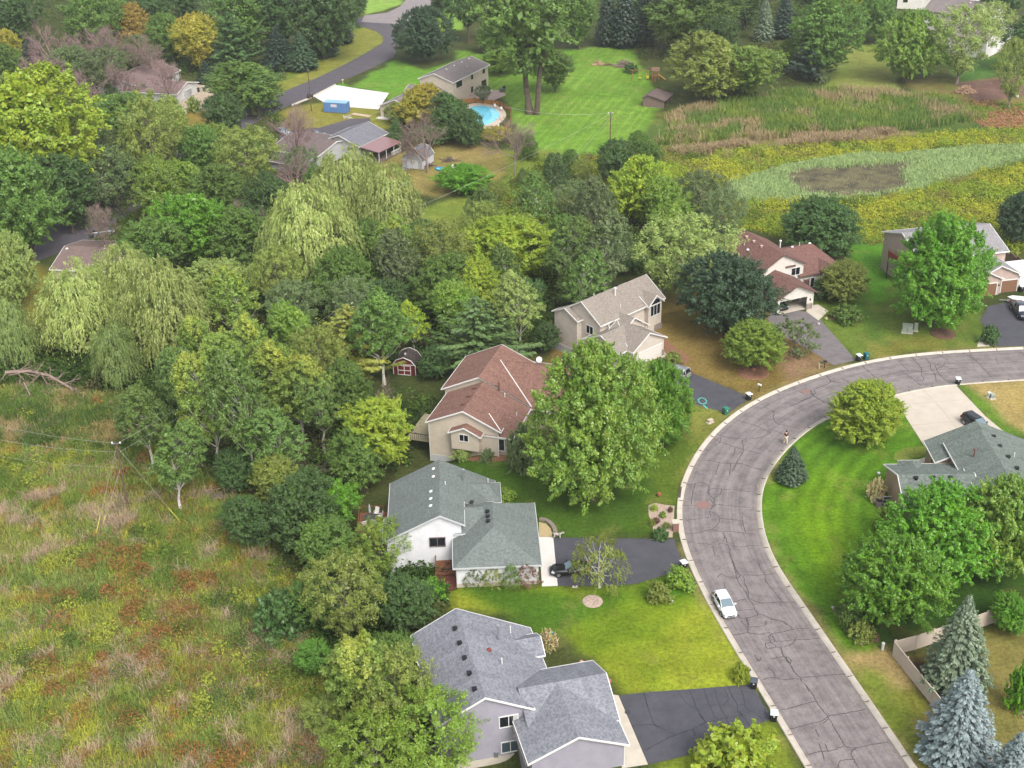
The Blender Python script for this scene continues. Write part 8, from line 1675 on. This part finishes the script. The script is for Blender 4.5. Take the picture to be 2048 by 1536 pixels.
rs = np.random.RandomState(5); BLM = attrmat('meadow_blades', n1=.15, s1=.4, n2=0, bump=0, trans=.3, rough=.8)
MARSH = [(-260,770),(150,775),(330,810),(330,900),(450,955),(560,1010),(600,1110),(650,1290),(700,1440),(860,1700),(-260,1700)]
def field(XY, kinds, s, seed):
    kinds = [(tuple(min(255, q*1.05) for q in k[0]),)+tuple(k[1:]) for k in kinds]
    """pick one of several tones by overlapping noise fields"""
    sc_ = np.stack([vnoise(XY[:, 0], XY[:, 1], s*k[2], 4, seed+i*3)+k[1]+.2*rs.rand(len(XY)) for i, k in enumerate(kinds)], 1); j = sc_.argmax(1); return j, np.array([T(*k[0]) for k in kinds])[j]
XY = pts_in(MARSH, 30000, rs)
kinds = [((182,160,136), -.03, .9, 1), ((146,156,74), .06, 1.0, 1), ((112,138,58), .06, .9, 1), ((172,176,70), .02, 1.0, 1), ((162,126,66), -.045, .8, 1), ((134,154,80), .03, 1.2, 1)]
j, cl = field(XY, kinds, 3.2, 50); reed = j == 0
hh = np.where(reed, 1.25, .75)*(.7+.6*rs.rand(len(XY)))
blades('tall_marsh_grass', XY[reed], hh[reed]*.85, .036, cl[reed]*1.0, .7, 13, .34, 'tan and pinkish dead reeds bent over in the marsh', 'reeds', BLM, rs)
blades('marsh_grass', XY[~reed], hh[~reed], .045, cl[~reed], .5, 9, .3, 'green, yellow and rusty wild grass of the marsh', 'grass', BLM, rs)
XY = pts_in(MARSH, 9500, rs); j, cl = field(XY, [((116,134,56), .03, 2.2, 1), ((164,168,62), -.02, 2.6, 1), ((150,112,62), -.0, 2.0, 1), ((88,108,54), .03, 2.0, 1), ((140,150,84), .0, 2.4, 1), ((150,128,106), .0, 1.6, 1)], 3.0, 90)
clumps('marsh_weeds', XY, .3+1.0*rs.rand(len(XY))**2, .35+.5*rs.rand(len(XY)), cl, 24, np.full(len(XY), .095), 'low leafy weeds scattered through the marsh', 'weeds', BLM, rs)
XY = pts_in(MARSH, 420, rs); XY = XY[vnoise(XY[:, 0], XY[:, 1], 14, 3, 71) > .50]; k = len(XY); j, cl = field(XY, [((104,126,52), .03, 3, 1), ((150,158,66), 0, 3, 1), ((140,104,60), -.01, 3, 1), ((84,104,50), .03, 3, 1)], 3.0, 75)
clumps('marsh_bushes', XY, .9+1.1*rs.rand(k), .9+1.3*rs.rand(k), cl, 260, np.full(k, .13), 'low bushes and tall herbs standing in clumps in the marsh', 'bushes', BLM, rs)
XY = pts_in([(330,1180),(470,1150),(590,1220),(560,1400),(420,1440),(300,1380)], 2600, rs); XY = XY[vnoise(XY[:, 0], XY[:, 1], 7, 3, 81) > .45]; k = len(XY); clumps('rusty_sedge', XY, .4+.5*rs.rand(k), .35+.3*rs.rand(k), np.tile(T(146,124,74), (k, 1)), 20, np.full(k, .085), 'rusty brown patch of sedge in the middle of the marsh', 'sedge', BLM, rs)
XY = pts_in([(-60,780),(210,790),(330,830),(320,900),(200,905),(60,900),(-60,880)], 5000, rs); blades('sedge', XY, 1.2+0*XY[:, 0], .07, field(XY, [((104,128,62), .03, 2, 1), ((138,150,76), 0, 2, 1), ((84,108,52), .02, 2, 1), ((164,146,100), -.03, 1.5, 1)], 3.0, 77)[1], .35, 7, .3, 'dark green sedge bed at the top of the marsh', 'grass', BLM, rs)
# wetland round the dried pond
WET = [(1150,320),(1290,300),(1420,300),(1600,290),(1850,270),(2120,250),(2120,520),(1900,500),(1780,490),(1560,480),(1460,450),(1330,430),(1180,380)]
XY = pts_in(WET, 11500, rs); PP = gps(POND); wq = XY+np.c_[vnoise(XY[:, 0], XY[:, 1], 4, 2, 7)-.5, vnoise(XY[:, 0], XY[:, 1], 4, 2, 8)-.5]*3; out = ~inside(wq[:, 0], wq[:, 1], PP); XY = XY[out]
j, cl = field(XY, [((168,172,60), .03, 3, 1), ((140,160,58), .03, 3.2, 1), ((166,172,58), .0, 2.6, 1), ((104,124,46), .0, 2.6, 1), ((140,140,72), -.03, 2.5, 1)], 2.6, 130)
clumps('goldenrod', XY, .5+.95*rs.rand(len(XY))**1.5, .5+.9*rs.rand(len(XY))**1.5, cl, 22, np.full(len(XY), .16), 'yellow goldenrod growing round the dried-up pond', 'wild flowers', BLM, rs)
XY = pts_in([(1350,235),(1400,215),(1560,190),(1700,180),(1900,200),(1960,240),(1830,262),(1600,270),(1400,290),(1300,300),(1330,262)], 7500, rs); j, cl = field(XY, [((104,130,60), .03, 4, 1), ((126,144,64), .01, 4, 1), ((160,144,106), -.02, 4, 1)], 2.0, 150)
blades('cattails', XY, 1.8+0*XY[:, 0], .13, cl, .35, 6, .5, 'tall green cattail bed above the goldenrod', 'cattails', BLM, rs)
XY = pts_in([(1330,305),(1480,285),(1640,262),(1840,262),(1850,278),(1640,288),(1500,300),(1400,318)], 2600, rs); XY = XY[vnoise(XY[:, 0], XY[:, 1], 9, 3, 61) > .48]; blades('dry_reeds', XY, 1.3+0*XY[:, 0], .12, np.tile(T(166,146,112), (len(XY), 1)), .7, 6, .5, 'pale dry reed strip between cattails and goldenrod', 'reeds', BLM, rs)
XY = pts_in([(1930,200),(2120,215),(2120,262),(1960,255)], 1500, rs); clumps('scrub_growth', XY, .4+.4*rs.rand(len(XY)), .5+0*XY[:, 0], field(XY, [((120,140,56), .03, 7, 1), ((170,130,96), -.02, 7, 1)], 1.0, 160)[1], 12, np.full(len(XY), .18), 'low patchy scrub beside the dirt path', 'weeds', BLM, rs)
XY = pts_in(POND, 16000, rs); MP = gps(MUD); XY = XY[~inside(XY[:, 0]+rs.randn(len(XY))*.8, XY[:, 1]+rs.randn(len(XY))*1.2, MP)]; blades('pond_grass', XY, .55+.2*rs.rand(len(XY)), .12, np.tile(T(164,186,124), (len(XY), 1)), .35, 5, .35, 'pale green grass ring round the dried-up pond', 'grass', BLM, rs)
XY = pts_in(MUD, 350, rs); blades('mud_grass', XY, .3+0*XY[:, 0], .10, np.tile(T(150,150,104), (len(XY), 1)), .5, 4, .4, 'thin grass tufts on the pond mud', 'grass', BLM, rs)
# undergrowth in the wood
KEEP = [(gp(*q_), r_) for q_, r_ in (((400,215),18),((440,190),18),((430,262),12),((808,765),7),((630,275),8),((566,270),5),((205,470),5),((850,350),8),((740,320),10),((438,1010),4),((850,440),7),((900,470),8),((257,1010),3),((741,1052),6))]
def under(name, px, n, cols, hmin, hmax, label, seed):
    XY = pts_in(px, n, rs); XY = XY[np.all([np.hypot(XY[:, 0]-q_.x, XY[:, 1]-q_.y) > r_ for q_, r_ in KEEP], axis=0)]; j, cl = field(XY, cols, 1.0, seed); k = len(XY); clumps(name, XY, hmin+(hmax-hmin)*rs.rand(k), 1.0+1.0*rs.rand(k), cl, 46, np.full(k, .24), label, 'undergrowth', BLM, rs)
DK = [((62,86,38), .03, 9, 1), ((84,108,46), 0, 8, 1), ((96,96,60), -.05, 8, 1), ((74,98,40), 0, 6, 1)]
under('undergrowth', [(330,880),(310,760),(500,620),(560,560),(700,560),(860,480),(1000,470),(1240,430),(1420,430),(1450,520),(1420,600),(1340,570),(1240,540),(1100,610),(1110,690),(1040,690),(960,700),(860,790),(850,900),(700,1000),(560,1010),(450,950)], 2300, DK, 1.0, 3.6, 'dark leafy undergrowth filling the central wood', 200)
under('undergrowth', [(-80,120),(330,100),(560,150),(560,260),(470,330),(700,420),(560,560),(480,640),(330,560),(240,520),(150,450),(-80,430)], 2100, DK, 1.0, 4.5, 'dark scrubby undergrowth of the upper left wood', 230)
under('undergrowth', [(-80,620),(120,690),(240,640),(340,740),(330,790),(200,780),(-80,770)], 420, DK, .8, 2.5, 'undergrowth below the left willows', 260)
under('undergrowth', [(560,1010),(720,1010),(770,1080),(830,1160),(880,1200),(850,1240),(840,1400),(900,1560),(700,1560),(650,1380),(610,1200),(560,1080)], 700, DK, .8, 2.6, 'undergrowth along the marsh edge beside the houses', 290)
under('undergrowth', [(1000,260),(1060,300),(1110,330),(1290,300),(1340,400),(1240,430),(1000,470),(960,400),(1080,340)], 520, [((96,116,48), .03, 9, 1), ((120,136,54), 0, 8, 1), ((130,120,70), -.05, 8, 1)], .8, 2.6, 'scrub between the striped lawn and the wood', 320)
under('undergrowth', [(-80,-60),(560,-60),(720,-40),(690,40),(560,110),(330,110),(-80,110)], 700, DK, 1.5, 5, 'dark undergrowth at the far top left', 350)
under('undergrowth', [(1170,-60),(1650,-60),(1820,-20),(1760,60),(1680,100),(1570,170),(1480,210),(1340,130),(1190,95)], 500, DK, 1.5, 4.5, 'dark undergrowth behind the striped lawn', 380)
# scattered fallen leaves on road edges and lawns
XY = np.concatenate([PL_[60:360]+nL_[60:360]*rs.uniform(-.9, .1, (300, 1)), PR_[60:360]+nR_[60:360]*rs.uniform(-1.0, .2, (300, 1)), PR_[100:360]+nR_[100:360]*rs.uniform(-.7, .1, (260, 1))]); n = len(XY); V, F = quads(np.c_[XY+rs.randn(n, 2)*.3, np.full(n, .13)], np.tile([0, 0, 1.], (n, 1))+rs.randn(n, 3)*.1, .05+.05*rs.rand(n), .7, rs=rs)
me = npmesh('fallen_leaves', V, F); setcol(me, np.repeat(np.tile(T(186,160,96), (n, 1))*(.6+.6*rs.rand(n, 1)), 4, 0)); tag(link('fallen_leaves', me, BLM), 'dry leaves lying along both curbs', 'leaves', kind='stuff')

# ------------------------------------------------------------------ air: the distance fades slightly
hz = MB(); hz.bx(-950, 1150, -450, 2650, -3.4, 96); m = bpy.data.materials.new('haze'); m.use_nodes = True; m.node_tree.nodes.clear(); o_ = m.node_tree.nodes.new('ShaderNodeOutputMaterial'); v_ = m.node_tree.nodes.new('ShaderNodeVolumePrincipled')
v_.inputs['Color'].default_value = (.93, .95, .97, 1); v_.inputs['Density'].default_value = 0.000122; v_.inputs['Anisotropy'].default_value = 0.2; m.node_tree.links.new(v_.outputs[0], o_.inputs['Volume'])
tag(hz.build('haze', m), kind='stuff'); sc.cycles.volume_bounces = 1
